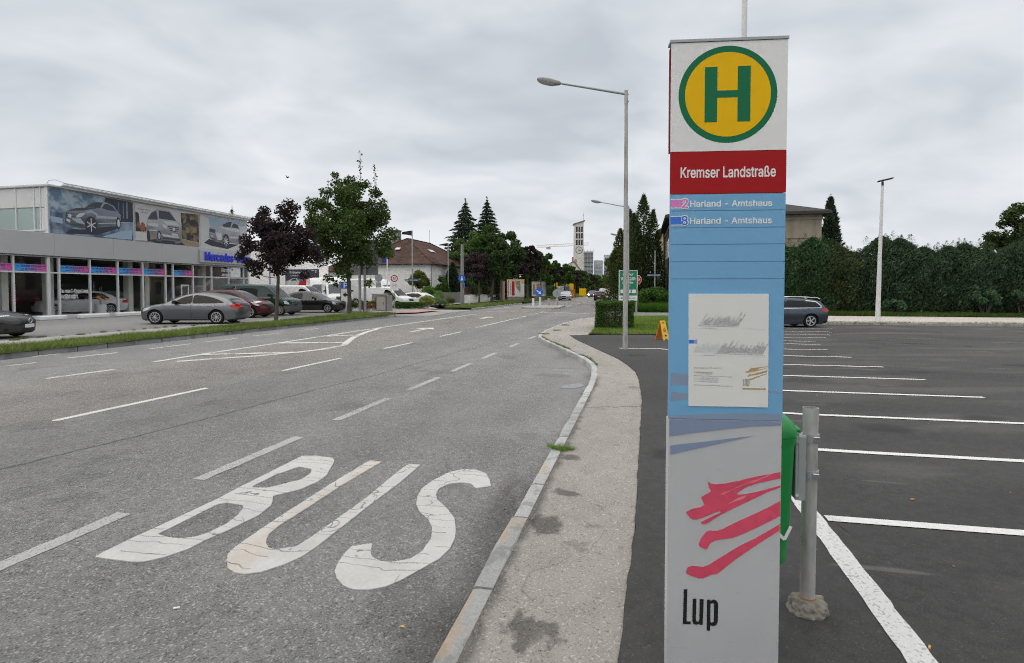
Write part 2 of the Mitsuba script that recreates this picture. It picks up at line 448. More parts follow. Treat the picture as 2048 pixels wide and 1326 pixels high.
def tube(pts, rad, sides=8, cap=True):
    p = np.asarray(pts, float)
    r = np.broadcast_to(np.asarray(rad, float), (len(p),))
    t = np.gradient(p, axis=0)
    t /= np.linalg.norm(t, axis=1, keepdims=True) + 1e-12
    ref = np.array([0, 0, 1.0]) if abs(t[:, 2]).mean() < 0.85 else np.array([1.0, 0.13, 0])
    a = np.cross(t, ref)
    a /= np.linalg.norm(a, axis=1, keepdims=True) + 1e-12
    b = np.cross(t, a)
    th = np.arange(sides) * 2 * PI / sides
    v = (p[:, None] + r[:, None, None] * (np.cos(th)[None, :, None] * a[:, None] + np.sin(th)[None, :, None] * b[:, None])).reshape(-1, 3)
    f = []
    for i in range(len(p) - 1):
        for j in range(sides):
            k = (j + 1) % sides
            f += [[i * sides + j, i * sides + k, (i + 1) * sides + k], [i * sides + j, (i + 1) * sides + k, (i + 1) * sides + j]]
    if cap:
        n0 = len(v)
        v = np.vstack([v, p[0], p[-1]])
        e = (len(p) - 1) * sides
        for j in range(sides):
            k = (j + 1) % sides
            f += [[n0, k, j], [n0 + 1, e + j, e + k]]
    m = trimesh.Trimesh(v, np.array(f), process=False)
    return m


def cyl(p0, p1, r, sides=16, r1=None):
    return tube([p0, p1], [r, r if r1 is None else r1], sides)


def prism(poly, depth, O=(0, 0, 0), U=(1, 0, 0), V=(0, 1, 0)):
    """A polygon in the plane O + s*U + t*V, pushed out by depth along U x V."""
    if not isinstance(poly, Polygon):
        poly = Polygon(poly) if not hasattr(poly, 'geoms') else poly
    poly = poly.buffer(0) if not poly.is_valid else poly
    gs = getattr(poly, 'geoms', [poly])
    ms = [trimesh.creation.extrude_polygon(g, depth, engine='earcut') for g in gs if g.area > 0]
    m = trimesh.util.concatenate(ms) if len(ms) > 1 else ms[0]
    U, V = np.array(U, float), np.array(V, float)
    M = np.eye(4)
    M[:3, 0], M[:3, 1], M[:3, 2], M[:3, 3] = U, V, np.cross(U, V), O
    m.apply_transform(M)
    return m


def sheet(poly, z, size=None):
    """A flat or draped sheet facing up; z a height or a function of (x, y)."""
    gs = getattr(poly, 'geoms', [poly])
    out = []
    for g in gs:
        v, f = trimesh.creation.triangulate_polygon(g, engine='earcut')
        v3 = np.c_[v, np.zeros(len(v))]
        m = trimesh.Trimesh(v3, f, process=False)
        if size:
            vv, ff = trimesh.remesh.subdivide_to_size(v3, f, size, max_iter=14)
            m = trimesh.Trimesh(vv, ff, process=False)
        out.append(m)
    m = trimesh.util.concatenate(out) if len(out) > 1 else out[0]
    v = np.array(m.vertices)
    v[:, 2] = z(v[:, 0], v[:, 1]) if callable(z) else z
    m = trimesh.Trimesh(v, m.faces, process=False)
    nz = m.face_normals[:, 2]
    f = np.array(m.faces)
    f[nz < 0] = f[nz < 0][:, ::-1]
    return trimesh.Trimesh(v, f, process=False)


def ragged(poly, step, amp, seed=1):
    def ring(c):
        ls = LineString(c)
        n = max(8, int(ls.length / step))
        p = np.array([ls.interpolate(i / n, normalized=True).coords[0] for i in range(n)])
        q = np.c_[p, np.full(len(p), seed * 3.7)]
        d = np.stack([meshkit.fbm(q * 9, 3, seed) - 0.5, meshkit.fbm(q * 9 + 50, 3, seed + 9) - 0.5], -1)
        return p + d * 2 * amp
    return Polygon(ring(poly.exterior.coords), [ring(i.coords) for i in poly.interiors]).buffer(0)


def xf(m, M):
    m = tm(m).copy()
    m.apply_transform(M)
    return m


def place(x, y, z=0, deg=0):
    c, s = math.cos(math.radians(deg)), math.sin(math.radians(deg))
    M = np.eye(4)
    M[:2, :2] = [[c, -s], [s, c]]
    M[:3, 3] = x, y, z
    return M


def lettering(text, O, U, V, width, height, depth=0.002, bold=False):
    """Lettering whose outline box is width x height with its lower left corner at O."""
    m = meshkit.text_mesh(text, 1.0, 0.1, bold)
    v = np.array(m.vertices)
    lo, hi = v.min(0), v.max(0)
    v = (v - lo) / np.maximum(hi - lo, 1e-9) * [width, height, depth]
    U, V = np.array(U, float), np.array(V, float)
    v = np.array(O) + v[:, :1] * U + v[:, 1:2] * V + v[:, 2:] * np.cross(U, V)
    return trimesh.Trimesh(v, m.faces, process=False)


def disc_poly(cx, cy, r, n=40):
    return Point(cx, cy).buffer(r, quad_segs=n // 4)

# ---------------------------------------------------------------- ground, road, pavements


def gz(x, y):
    t = np.clip((np.asarray(x) - 0.2) / 2.0, 0, 1)
    return 0.12 - 0.012 * np.clip(np.asarray(y) - 4, 0, 32) * t * t * (3 - 2 * t)


setting('ground', sheet(sbox(-900, -60, 900, 1500), -0.62), 'soil_m')

KERB = [(-0.85, -8), (-0.85, 2.2), (-0.855, 5.0), (-0.85, 7.5), (-0.85, 9.2), (-0.88, 10.4), (-1.0, 11.7), (-1.22, 12.7), (-1.50, 13.5), (-1.95, 14.7), (-2.45, 16.0), (-2.95, 17.3), (-3.32, 18.5),
        (-3.52, 19.8), (-3.58, 21.5), (-3.58, 24), (-3.50, 27), (-3.2, 30), (-2.5, 32.4), (-1.2, 34.0), (0.6, 34.7)]
kl = LineString(KERB)
WALK = [(-0.09, -8), (-0.08, 2.35), (-0.05, 3.2), (-0.03, 3.8), (-0.01, 5.6), (0.02, 8.15), (-0.03, 9.95), (-0.10, 10.9), (-0.27, 11.88), (-0.50, 12.9), (-0.79, 13.81), (-1.35, 15.6), (-2.02, 17.78), (-2.34, 19.1),
        (-1.78, 19.6), (-1.75, 22), (-2.0, 25), (-2.1, 29), (-1.6, 31.4), (-0.8, 32.6), (0.8, 33.2)]

road_poly = Polygon([(-14.75, -12)] + [(-0.80, -12)] + [(x + 0.06, y) for x, y in KERB] + [(5.2, 34.9), (5.2, 42.6), (0.5, 42.5), (-2.0, 43.4), (-3.2, 45.5), (-3.6, 49), (-3.6, 400), (-13.3, 400), (-13.3, 38), (-13.9, 34.6), (-14.75, 33)])
setting('road', sheet(road_poly, 0.0), 'road_m')

k = num('sidewalk')
w_in = [(x + 0.11, y) if y < 12 else (x + 0.12, y + 0.04) for x, y in KERB]
scene[k] = mikit.ply(sheet(Polygon(w_in + WALK[::-1]), 0.118), 'walk_m')
labels[k] = {'kind': 'structure', 'label': 'pinkish grey asphalt pavement with dark stains beside the bus bay'}

# kerb stones, each a piece of its own
kerb = thing('kerb', kind='structure')
rng = np.random.default_rng(5)


KM = ['kerb_m', 'kerb_pale_m', 'kerb_m', 'kerb_dark_m']


def kerb_stone(ls, s0, s1, w, h, zb=-0.25, side=1, c=0.018, inset=0.0):
    n = max(2, int((s1 - s0) / 0.35) + 1)
    P = [np.array(ls.interpolate(s).coords[0]) for s in np.linspace(s0, s1, n)]
    v = []
    jz, jx = rng.uniform(-0.005, 0.005), rng.uniform(-0.007, 0.007) + inset
    for i, p in enumerate(P):
        a = np.array(ls.interpolate(max(0, s0 + (s1 - s0) * i / (n - 1) - 0.05)).coords[0])
        b = np.array(ls.interpolate(min(ls.length, s0 + (s1 - s0) * i / (n - 1) + 0.05)).coords[0])
        t = (b - a) / np.linalg.norm(b - a)
        nn = np.array([t[1], -t[0]]) * side
        e = c * (0.8 if i in (0, n - 1) else 0)
        r = rng.uniform(-0.004, 0.004, 4)
        prof = [(0.0 + jx, zb), (0.0 + jx, h - c - e), (c * 0.35 + jx + r[0], h - c * 0.3 - e), (c * 1.3 + jx + r[1], h - e + jz), (w - c, h - e + jz + r[2] * 0.5), (w, h - c - e), (w, zb)]
        v += [[p[0] + nn[0] * o, p[1] + nn[1] * o, z] for o, z in prof]
    f = []
    m = len(prof)
    for i in range(n - 1):
        for j in range(m - 1):
            a, b, c2, d = i * m + j, i * m + j + 1, (i + 1) * m + j + 1, (i + 1) * m + j
            f += [[a, d, c2], [a, c2, b]]
    for base, flip in ((0, False), ((n - 1) * m, True)):
        for j in range(1, m - 1):
            t = [base, base + j, base + j + 1]
            f.append(t[::-1] if flip else t)
    return trimesh.Trimesh(np.array(v), np.array(f), process=False)


s = kl.project(Point(-0.85, 1.2))
while s < kl.length - 0.5:
    y = kl.interpolate(s).y
    ln = rng.uniform(0.52, 1.0) if y < 10 else rng.uniform(0.7, 1.0)
    s1 = min(s + ln, kl.length)
    part(kerb, 'stone', kerb_stone(kl, s + 0.009, s1 - 0.009, 0.125, 0.125), KM[rng.integers(0, 4)], 25)
    s = s1
part(kerb, 'joint_mortar', cat(*[kerb_stone(kl, a, a + 3.0, 0.112, 0.088, inset=0.022) for a in np.arange(kl.project(Point(-0.85, 1.2)), kl.length - 3.1, 3.0)]), 'mortar_m', kind='stuff')

# new asphalt of the parking lot, laid a little proud of the pavement, with a ragged edge
lot_poly = Polygon([(x, y) for x, y in WALK[:14]] + [(-0.6, 19.75), (3.6, 20.0), (3.6, 33.4), (9.9, 33.75), (60, 35.0), (60, -10), (0, -10)])
lp = np.array(lot_poly.exterior.coords)
dense = []
for a, b in zip(lp[:-1], lp[1:]):
    n = max(1, int(np.linalg.norm(b - a) / (0.06 if max(a[0], b[0]) < 0.1 else 1.5)))
    for i in range(n):
        q = a + (b - a) * i / n
        if n > 3 and max(a[0], b[0]) < 0.1:
            q = q + [0.03 * (meshkit.fbm(np.array([q[0] * 5, q[1] * 9, 1.0]), 3, 3) - 0.5), 0]
        dense.append(q)
lot_edge = Polygon(dense).buffer(0)
lotz = lambda x, y: gz(x, y) + 0.012
setting('parking_lot', cat(sheet(lot_edge.intersection(sbox(-20, -20, 4.0, 60)), lotz, 0.28), sheet(lot_edge.intersection(sbox(4.0, -20, 80, 60)), lotz, 0.9)), 'lot_m')
# the thickness of the new layer along the pavement
lip = []
for x, y in [q for q in dense if q[0] < 0.12 and -2 < q[1] < 19.2]:
    lip.append((x, y))
lv = np.array([[x, y, 0.10] for x, y in lip] + [[x, y, 0.1325] for x, y in lip])
lf = [[i, i + 1, len(lip) + i + 1, len(lip) + i] for i in range(len(lip) - 1)]
part('parking_lot', 'asphalt_edge', (lv, np.array(lf)), 'lot_m')

# left side: kerb, grass strip, pavement, dealer forecourt
KL = [(-15.1, 2), (-15.05, 8), (-14.95, 14), (-14.85, 22), (-14.75, 30), (-14.8, 32.2), (-15.2, 33.6), (-16.0, 34.3)]
kl2 = LineString(KL)
kerb2 = thing('kerb', kind='structure')
s = 0.0
while s < kl2.length - 0.6:
    s1 = min(s + rng.uniform(0.8, 1.05), kl2.length)
    part(kerb2, 'stone', kerb_stone(kl2, s + 0.014, s1 - 0.014, 0.14, 0.13, side=-1), KM[rng.integers(0, 4)], 25)
    s = s1
setting('forecourt', sheet(Polygon([(-19.0, -12), (-19.0, 32), (-19.3, 38), (-20, 47), (-62, 47), (-62, -12)]), 0.10), 'paving_m')
setting('path', sheet(Polygon([(-16.6, -12), (-16.6, 20), (-16.9, 24), (-17.7, 32.5), (-16.4, 40.5), (-16.2, 44.0), (-17.8, 47), (-19.5, 50), (-19.5, 110), (-21.6, 110), (-21.6, 47), (-19.3, 38), (-18.99, 32), (-18.99, -12)]), 0.108), 'concrete_m')
mat('red_paving', [0.36, 0.20, 0.17], 0.9)
setting('driveway', sheet(Polygon([(-12.6, 32.5), (-14.7, 32.6), (-15.9, 34.4), (-17.7, 33.0), (-16.35, 40.5), (-16.15, 44), (-13.2, 44.0), (-13.25, 38)]), 0.02), 'concrete_m')
part('driveway', 'cycle_crossing', sheet(Polygon([(-14.9, 36.0), (-17.0, 34.6), (-16.3, 41), (-15.0, 41.5)]), 0.112), 'red_paving')

# verges: soil bed plus blades of grass
VERGES = {'grass_strip': Polygon([(-14.98, 6), (-14.86, 16), (-14.76, 24), (-14.68, 31), (-15.0, 33.2), (-16.0, 34.15), (-17.4, 33.2), (-17.0, 26), (-16.75, 21), (-16.6, 15), (-16.95, 10), (-17.0, 6)]),
          'grass_verge': Polygon([(-13.7, 45.2), (-13.4, 52), (-13.4, 64), (-14.6, 66.5), (-16.6, 64), (-16.9, 52), (-16.4, 46)]),
          'grass_bank': Polygon([(-13.4, 70), (-13.4, 140), (-18.5, 140), (-18.5, 72), (-15.5, 69.5)])}
for nm, pg in VERGES.items():
    setting(nm, sheet(pg, 0.135), 'soil_m')
for nm in ('grass_verge', 'grass_bank'):
    kk = thing('kerb', kind='structure')
    ls = LineString([(x + 0.1, y) for x, y in list(VERGES[nm].exterior.coords)[:4]])
    q = 0
    while q < min(ls.length - 1, 26):
        part(kk, 'stone', kerb_stone(ls, q + 0.01, q + 0.99, 0.14, 0.13, side=-1), 'kerb_m')
        q += 1
LAWN = Polygon([(-1.78, 19.75), (3.6, 20.1), (3.6, 32.6), (0.8, 33.1), (-0.8, 32.5), (-1.55, 31.3), (-2.0, 29), (-1.95, 25), (-1.72, 22)])
setting('lawn', sheet(LAWN, 0.15), 'soil_m')

# far side of the lot: kerb, pale pavement, verge below the hedge
kerb3 = thing('kerb', kind='structure')
ls = LineString([(7.6, 33.55), (12.3, 34.2), (19.4, 34.65), (40, 35.4)])
q = 0
while q < 32:
    a, b = np.array(ls.interpolate(q).coords[0]), np.array(ls.interpolate(q + 1.0).coords[0])
    t = (b - a) / np.linalg.norm(b - a)
    deg = math.degrees(math.atan2(t[1], t[0]))
    part(kerb3, 'stone', xf(rbx(0.006, 0.994, 0, 0.14, -0.3, 0.12, 0.015), place(a[0], a[1], -0.24, deg)), 'kerb_m')
    q += 1.0
mat('pale_paving', [0.40, 0.37, 0.335], 0.9)


def pale_col(p, n, uv):
    b = FB(p.x * 0.35, p.y * 0.7, 1.0, 4)
    v = 0.34 + 0.12 * (b - 0.5) + 0.08 * (N(p.x * 14, p.y * 14, 1.0) - 0.5)
    return mi.Color3f(v * 1.05, v * 0.98, v * 0.9)


pmat('palewalk_m', pale_col, 0.9, 0.2)
setting('pavement', sheet(Polygon([(7.3, 33.7), (12.3, 34.35), (19.4, 34.8), (40, 35.55), (44, 42.3), (10.0, 43.3), (6.2, 43.3), (4.6, 38)]), -0.135), 'palewalk_m')
part('pavement', 'red_marking', sheet(Polygon([(9.4, 38.4), (11.1, 38.5), (10.9, 37.7), (9.2, 37.7)]), -0.129), 'red_paving')
setting('verge', sheet(Polygon([(2.0, 42.9), (10, 43.2), (44, 42.2), (60, 60), (2.0, 60)]), -0.10), 'soil_m')

# ---------------------------------------------------------------- road markings


def marking(poly, m, z=0.004, holder='road', name='marking', zf=None, size=None):
    return part(holder, name, sheet(poly if isinstance(poly, Polygon) else Polygon(poly), zf or z, size), m)


def stroke(pts, w):
    return LineString(pts).buffer(w / 2, cap_style=2, join_style=2)


LET = {
    'B': ([(-3.31, 2.831), (-3.317, 2.903), (-3.315, 3.135), (-3.307, 3.204), (-3.278, 3.814), (-3.29, 4.125), (-3.299, 4.88), (-3.301, 5.047), (-3.153, 5.072), (-2.959, 5.04), (-2.895, 4.948), (-2.747, 4.572), (-2.725, 4.378), (-2.763, 4.184), (-2.886, 4.001), (-2.848, 3.939), (-2.78, 3.823), (-2.748, 3.635), (-2.766, 3.474), (-2.78, 3.344), (-2.812, 3.2), (-2.829, 3.05), (-2.879, 2.929), (-2.959, 2.845), (-3.029, 2.826), (-3.139, 2.827), (-3.247, 2.825)],
          [[(-3.2, 4.15), (-3.2, 4.467), (-3.129, 4.724), (-2.97, 4.685), (-2.916, 4.569), (-2.895, 4.404), (-3.048, 4.162), (-3.15, 4.13)], [(-3.2, 3.188), (-3.194, 3.754), (-3.147, 3.791), (-3.001, 3.773), (-2.949, 3.734), (-2.897, 3.601), (-2.868, 3.451), (-2.883, 3.281), (-2.92, 3.213), (-2.996, 3.169), (-3.091, 3.167)]]),
    'U': ([(-2.573, 5.046), (-2.439, 5.044), (-2.477, 4.352), (-2.476, 3.842), (-2.482, 3.517), (-2.463, 3.356), (-2.399, 3.237), (-2.335, 3.18), (-2.274, 3.169), (-2.172, 3.227), (-2.156, 3.368), (-2.15, 3.571), (-2.136, 4.128), (-2.161, 4.74), (-2.161, 5.028), (-2.037, 5.033), (-2.024, 4.537), (-2.038, 4.018), (-2.038, 3.575), (-2.043, 3.246), (-2.052, 3.124), (-2.103, 2.999), (-2.175, 2.891), (-2.257, 2.849), (-2.323, 2.849), (-2.4, 2.891), (-2.47, 2.963), (-2.529, 3.049), (-2.554, 3.147), (-2.567, 3.393), (-2.579, 3.745), (-2.583, 4.149), (-2.584, 4.541)], []),
    'S': ([(-1.234, 4.611), (-1.342, 4.538), (-1.413, 4.632), (-1.494, 4.645), (-1.597, 4.59), (-1.642, 4.469), (-1.622, 4.328), (-1.556, 4.206), (-1.439, 4.078), (-1.325, 3.913), (-1.257, 3.753), (-1.21, 3.583), (-1.192, 3.422), (-1.208, 3.283), (-1.265, 3.144), (-1.334, 2.982), (-1.386, 2.901), (-1.464, 2.849), (-1.547, 2.838), (-1.627, 2.86), (-1.705, 2.926), (-1.761, 3), (-1.795, 3.101), (-1.816, 3.211), (-1.821, 3.314), (-1.711, 3.387), (-1.669, 3.279), (-1.635, 3.218), (-1.547, 3.173), (-1.47, 3.181), (-1.385, 3.242), (-1.348, 3.352), (-1.359, 3.53), (-1.42, 3.716), (-1.492, 3.83), (-1.603, 3.943), (-1.695, 4.095), (-1.756, 4.269), (-1.782, 4.438), (-1.758, 4.663), (-1.698, 4.881), (-1.596, 4.998), (-1.479, 5.003), (-1.363, 4.922), (-1.288, 4.77)], [])}
for ch, (o, h) in LET.items():
    pg = Polygon(o).buffer(0.012).buffer(-0.012).difference(union_all([Polygon(x) for x in h]) if h else Polygon())
    pg = ragged(pg, 0.018, 0.006, ord(ch))
    kk = part('road', 'painted_letter', prism(pg, 0.006, (0, 0, 0.0005)), 'paint_m')
    labels[kk] = {'label': f'cracked white painted letter {ch} of the word BUS'}

DASH = [(2.0, 3.45, -3.76), (4.2, 5.7, -3.78), (6.53, 8.05, -3.79), (8.8, 10.2, -3.76), (10.98, 12.3, -3.76), (13.2, 14.5, -3.74), (16.0, 17.2, -3.72), (18.8, 20.0, -3.7), (-0.5, 0.8, -3.76)]
for y0, y1, x in DASH:
    marking(ragged(stroke([(x, y0), (x + 0.01, y1)], 0.125), 0.03, 0.018, int(y0 * 9)), 'dash_m', name='lane_dash')
for y0, y1, x0, x1, w in [(5.7, 8.2, -7.27, -7.16, .12), (10.3, 12.5, -7.18, -7.12, .11), (14.8, 16.7, -7.08, -7.0, .11), (19.1, 21.4, -6.98, -6.92, .11), (23.9, 35.2, -7.05, -7.05, .12), (36.2, 37.4, -7.1, -7.1, .12), (38.6, 39.8, -7.15, -7.15, .12), (41, 42.2, -7.2, -7.2, .12),
                          (8.4, 9.7, -10.86, -10.72, .12), (11.05, 12.3, -13.62, -13.48, .12), (13.25, 14.8, -13.46, -13.5, .11), (15.4, 16.85, -13.5, -13.46, .11), (17.8, 19.3, -13.55, -13.5, .11), (20.6, 22, -13.5, -13.5, .11), (9.4, 10.2, -13.5, -13.45, .12), (5.0, 7.0, -13.6, -13.5, .12),
                          (11.1, 11.75, -15.0 + 0.25, -14.7, .1), (56, 60, -7.2, -7.2, .12), (64, 68, -7.2, -7.2, .12), (72, 76, -7.2, -7.2, .12), (80, 84, -7.2, -7.2, .12), (47, 49, -12.2, -12.1, .1), (50, 52, -12.1, -12.0, .1)]:
    marking(ragged(stroke([(x0, y0), (x1, y1)], w), 0.06, 0.01, int(y0 * 7 + 3)), 'oldline_m', name='lane_line')
mat('marking_white', [0.46, 0.45, 0.43], 0.7)
pmat('oldline_m', lambda p, n, uv: MX(mi.Color3f(0.50, 0.485, 0.45), mi.Color3f(0.14, 0.135, 0.13), SS(0.6, 0.85, FB(p.x * 4, p.y * 2, 6.0, 3)) * 0.7), 0.8, 0.3)
marking(stroke([(-10.95, 10.9), (-11.05, 12.8), (-11.02, 15.7), (-11.08, 18.5), (-11.12, 20.4), (-11.1, 27), (-10.95, 37.3)], 0.15), 'oldline_m', name='hatch_border')
marking(stroke([(-10.5, 11.1), (-9.9, 11.9), (-9.45, 12.4), (-8.9, 13.5), (-8.68, 14.2), (-8.7, 15.5), (-9.05, 16.3), (-9.6, 17.6), (-10.05, 18.9), (-10.5, 20.4), (-10.95, 22.5)], 0.2), 'oldline_m', name='hatch_border')
for a, b in [((-10.95, 12.4), (-8.95, 13.35)), ((-11.0, 15.6), (-9.1, 16.2)), ((-10.95, 18.3), (-10.1, 18.9))]:
    marking(stroke([a, b], 0.3), 'oldline_m', z=0.008, name='hatch_stripe')
ARROW = Polygon([(0, 0), (0.16, 0), (0.16, 1.7), (0.5, 1.55), (0.1, 2.5), (-0.85, 1.95), (-0.45, 1.9), (0, 1.55)])
for ax, ay in ((-8.95, 20.9), (-9.0, 31)):
    marking(affinity.translate(affinity.scale(ARROW, 1.0, 1.0, origin=(0, 0)), ax, ay), 'oldline_m', name='turn_arrow')
marking(stroke([(-3.5, 39.6), (-7.2, 40.9)], 0.3), 'oldline_m', name='stop_line')
for i in range(5):
    marking(stroke([(-12.6, 41.8 + 0.1 * i - i * 0.0), (-12.0, 41.9)], 0.12) if i == 0 else stroke([(-12.4 + i * 0.95, 41.6), (-11.9 + i * 0.95, 41.5)], 0.25), 'oldline_m', name='yield_dash')

# parking stalls
fz = lambda x, y: gz(x, y) + 0.0175
st = lambda pts, w, name: part('parking_lot', name, sheet(stroke(pts, w), fz, 0.28), 'fresh_m')
kk = part('parking_lot', 'edge_line', sheet(ragged(stroke([(1.15, -2), (1.14, 2.6), (1.15, 19.4)], 0.122), 0.07, 0.012, 4), fz, 0.3), 'fresh_m')
st([(1.22, 4.15), (5.0, 4.22)], 0.10, 'stall_line')
for x0, x1, y in [(1.22, 5.0, 6.03), (1.22, 5.0, 7.83), (1.22, 4.98, 9.74), (1.22, 5.0, 11.6), (1.22, 5.02, 13.49), (1.22, 5.07, 15.5), (1.22, 5.1, 17.49), (1.22, 5.47, 19.45), (4.0, 5.69, 20.75), (4.0, 6.54, 22.57), (4.0, 7.19, 24.36), (4.0, 7.9, 26.46), (4.2, 8.81, 29.37)]:
    st([(x0, y - 0.03), (x1, y + 0.02)], 0.10, 'stall_line')
st([(-0.55, 15.1), (1.07, 15.3)], 0.11, 'stall_line')

# ironwork and a puddle in the bus bay, litter and weeds
dr_ = thing('gully_grate', kind='structure')
part(dr_, 'frame', cat(bx(-1.72, -1.70, 11.45, 11.8, -0.02, 0.006), bx(-1.36, -1.34, 11.45, 11.8, -0.02, 0.006), bx(-1.70, -1.36, 11.45, 11.475, -0.02, 0.006), bx(-1.70, -1.36, 11.775, 11.8, -0.02, 0.006)), 'grey_steel')
for i in range(6):
    part(dr_, 'bar', bx(-1.69 + i * 0.058, -1.66 + i * 0.058, 11.476, 11.774, -0.02, 0.005), 'grey_steel')
scene['water_m'] = {'type': 'twosided', 'bsdf': {'type': 'principled', 'base_color': {'type': 'rgb', 'value': [0.05, 0.05, 0.048]}, 'roughness': 0.03, 'specular': 0.9}}
setting('puddle', sheet(ragged(affinity.rotate(affinity.scale(Point(-1.15, 9.75).buffer(1), 0.16, 0.30), -20), 0.05, 0.03, 8), 0.0055), 'water_m')
mp = thing('utility_cover', kind='structure')
part(mp, 'lid', rbx(-0.72, -0.60, 10.55, 10.78, 0.10, 0.126, 0.004), 'grey_steel')
mat('filter_tan', [0.55, 0.28, 0.09], 0.9)
mat('butt_white', [0.75, 0.72, 0.66], 0.9)
for x, y, z, a, l, m, lab in [(1.93, 4.66, .135, 20, .028, 'filter_tan', 'tan cigarette end lying just short of the second parking stall line'), (1.21, 2.72, .135, 60, .026, 'filter_tan', 'tan cigarette end lying right beside the thick white edge line'), (-2.37, 2.45, .008, 30, .03, 'butt_white', 'white cigarette end on the road before the letter U')]:
    part_m = xf(cyl([0, 0, 0], [l, 0, 0], 0.005, 8), place(x, y, z, a))
    one('cigarette_end', part_m, m, lab, 'cigarette end')

# ---------------------------------------------------------------- bus stop pillar
PC = np.array([0.311, 2.327, 0.0])
E1 = np.array([math.cos(math.radians(7.8)), math.sin(math.radians(7.8)), 0])
NF = np.array([E1[1], -E1[0], 0])
ZU = np.array([0, 0, 1.0])
BL, BR = -0.209, 0.222


def face(poly, off, depth):      # a flat piece on the pillar's front
    return prism(poly, depth, PC + NF * off, E1, ZU)


def rect(s0, s1, z0, z1, r=0.0):
    p = sbox(s0, z0, s1, z1)
    return p.buffer(-r).buffer(r, quad_segs=3) if r else p


stele = thing('bus_stop_pillar', 'tall bus stop pillar with yellow H disc, red name panel and blue and grey panels', 'bus stop sign')
part(stele, 'core', prism(rect(BL + 0.006, BR - 0.006, 1.15, 2.612), 0.034, PC - NF * 0.036, E1, ZU), 'galv_plain')
part(stele, 'base_box', prism(rect(-0.2055, 0.2215, 0.10, 1.1635, 0.004), 0.056, PC - NF * 0.052, E1, ZU), 'greypanel_m')
part(stele, 'cap', prism([(BL - 0.005, 2.614), (BR + 0.002, 2.614), (BR + 0.002, 2.624), (BL - 0.005, 2.624)], 0.050, PC - NF * 0.040, E1, ZU), 'galv_plain')
part(stele, 'top_panel', face(rect(BL, BR, 2.200, 2.612, 0.002), 0, 0.006), 'whitepanel_m', label='white top panel carrying the H disc')
part(stele, 'side_strip', prism(rect(BL - 0.002, BL + 0.003, 2.2, 2.60), 0.024, PC - NF * 0.030, E1, ZU), 'strip_red')
disc = part(stele, 'stop_disc', face(disc_poly(0.002, 2.4125, 0.1825, 96), 0.006, 0.0012), 'h_green', label='round bus stop emblem, green ring on yellow with a green H')
part(disc, 'yellow_field', face(disc_poly(0.002, 2.4125, 0.159, 96), 0.0072, 0.0008), 'h_yellow')
part(disc, 'letter', face(union_all([sbox(-0.083, 2.309, -0.037, 2.517), sbox(0.039, 2.309, 0.086, 2.517), sbox(-0.04, 2.4005, 0.042, 2.4275)]), 0.008, 0.0008), 'h_green')
part(stele, 'name_panel', face(rect(BL, BR, 2.0385, 2.1985, 0.002), 0, 0.006), 'panel_red', label='red panel reading Kremser Landstraße')
part(stele, 'name_lettering', lettering('Kremser Landstraße', PC + E1 * -0.170 + ZU * 2.098 + NF * 0.006, E1, ZU, 0.354, 0.043, 0.0008, True), 'white_paint')
zs = [2.037, 1.973, 1.908, 1.844, 1.777, 1.711]
for i in range(5):
    part(stele, 'route_panel', face(rect(BL, BR, zs[i + 1] + 0.0009, zs[i] - 0.0009, 0.0015), 0, 0.006 - 0.0006 * (i % 2)), 'bluepanel_m')
for i, (d, m) in enumerate((('2', 'pink'), ('8', 'route_blue'))):
    z0 = 1.984 - 0.0655 * i
    part(stele, 'destination_lettering', lettering('Harland - Amtshaus', PC + E1 * -0.133 + ZU * (z0 + 0.0035) + NF * 0.006, E1, ZU, 0.305, 0.0245, 0.0008, True), 'white_flat')
    pb = part(stele, 'route_tag', face(union_all([rect(-0.2065, -0.1655, z0 - 0.0005, z0 + 0.0355)]), 0.006, 0.0006), 'white_flat', label=f'white edged tag with the route number {d}')
    part(pb, 'tag_colour', face(rect(-0.2065, -0.1655, z0 + 0.0025, z0 + 0.0325), 0.0066, 0.0006), m)
    L = lettering(d, PC + E1 * -0.1655 + ZU * z0 + NF * 0.0066, E1, ZU, 0.024, 0.036, 0.0006, True)
    gp = trimesh.creation  # outline: a slightly larger white figure under the coloured one
    for dx, dz in ((-.0034, 0), (.0034, 0), (0, -.0034), (0, .0034), (.0025, .0025), (-.0025, .0025), (.0025, -.0025), (-.0025, -.0025)):
        L = cat(L, lettering(d, PC + E1 * (-0.1655 + dx) + ZU * (z0 + dz) + NF * 0.0066, E1, ZU, 0.024, 0.036, 0.00055 + 0.00002 * len(L.faces) / 1e5, True))
    part(pb, 'figure_outline', L, 'white_flat')
    part(pb, 'figure', lettering(d, PC + E1 * -0.1655 + ZU * z0 + NF * 0.0075, E1, ZU, 0.024, 0.036, 0.0006, True), m)
part(stele, 'timetable_panel', face(rect(BL, BR, 1.1655, 1.710, 0.002), 0, 0.006), 'bluepanel_m')
for pts in ([(-0.2, 1.346), (-0.133, 1.339), (-0.133, 1.296), (-0.2, 1.297)], [(-0.2, 1.272), (-0.134, 1.264), (-0.135, 1.243), (-0.168, 1.238), (-0.2, 1.232)], [(0.16, 1.286), (0.2205, 1.273), (0.2205, 1.269), (0.16, 1.273)], [(-0.208, 1.177), (-0.095, 1.184), (0.013, 1.190), (0.108, 1.193), (0.221, 1.189), (0.221, 1.1665), (-0.208, 1.1665)]):
    part(stele, 'swoosh', face(pts, 0.006, 0.0005), 'swoosh_blue')
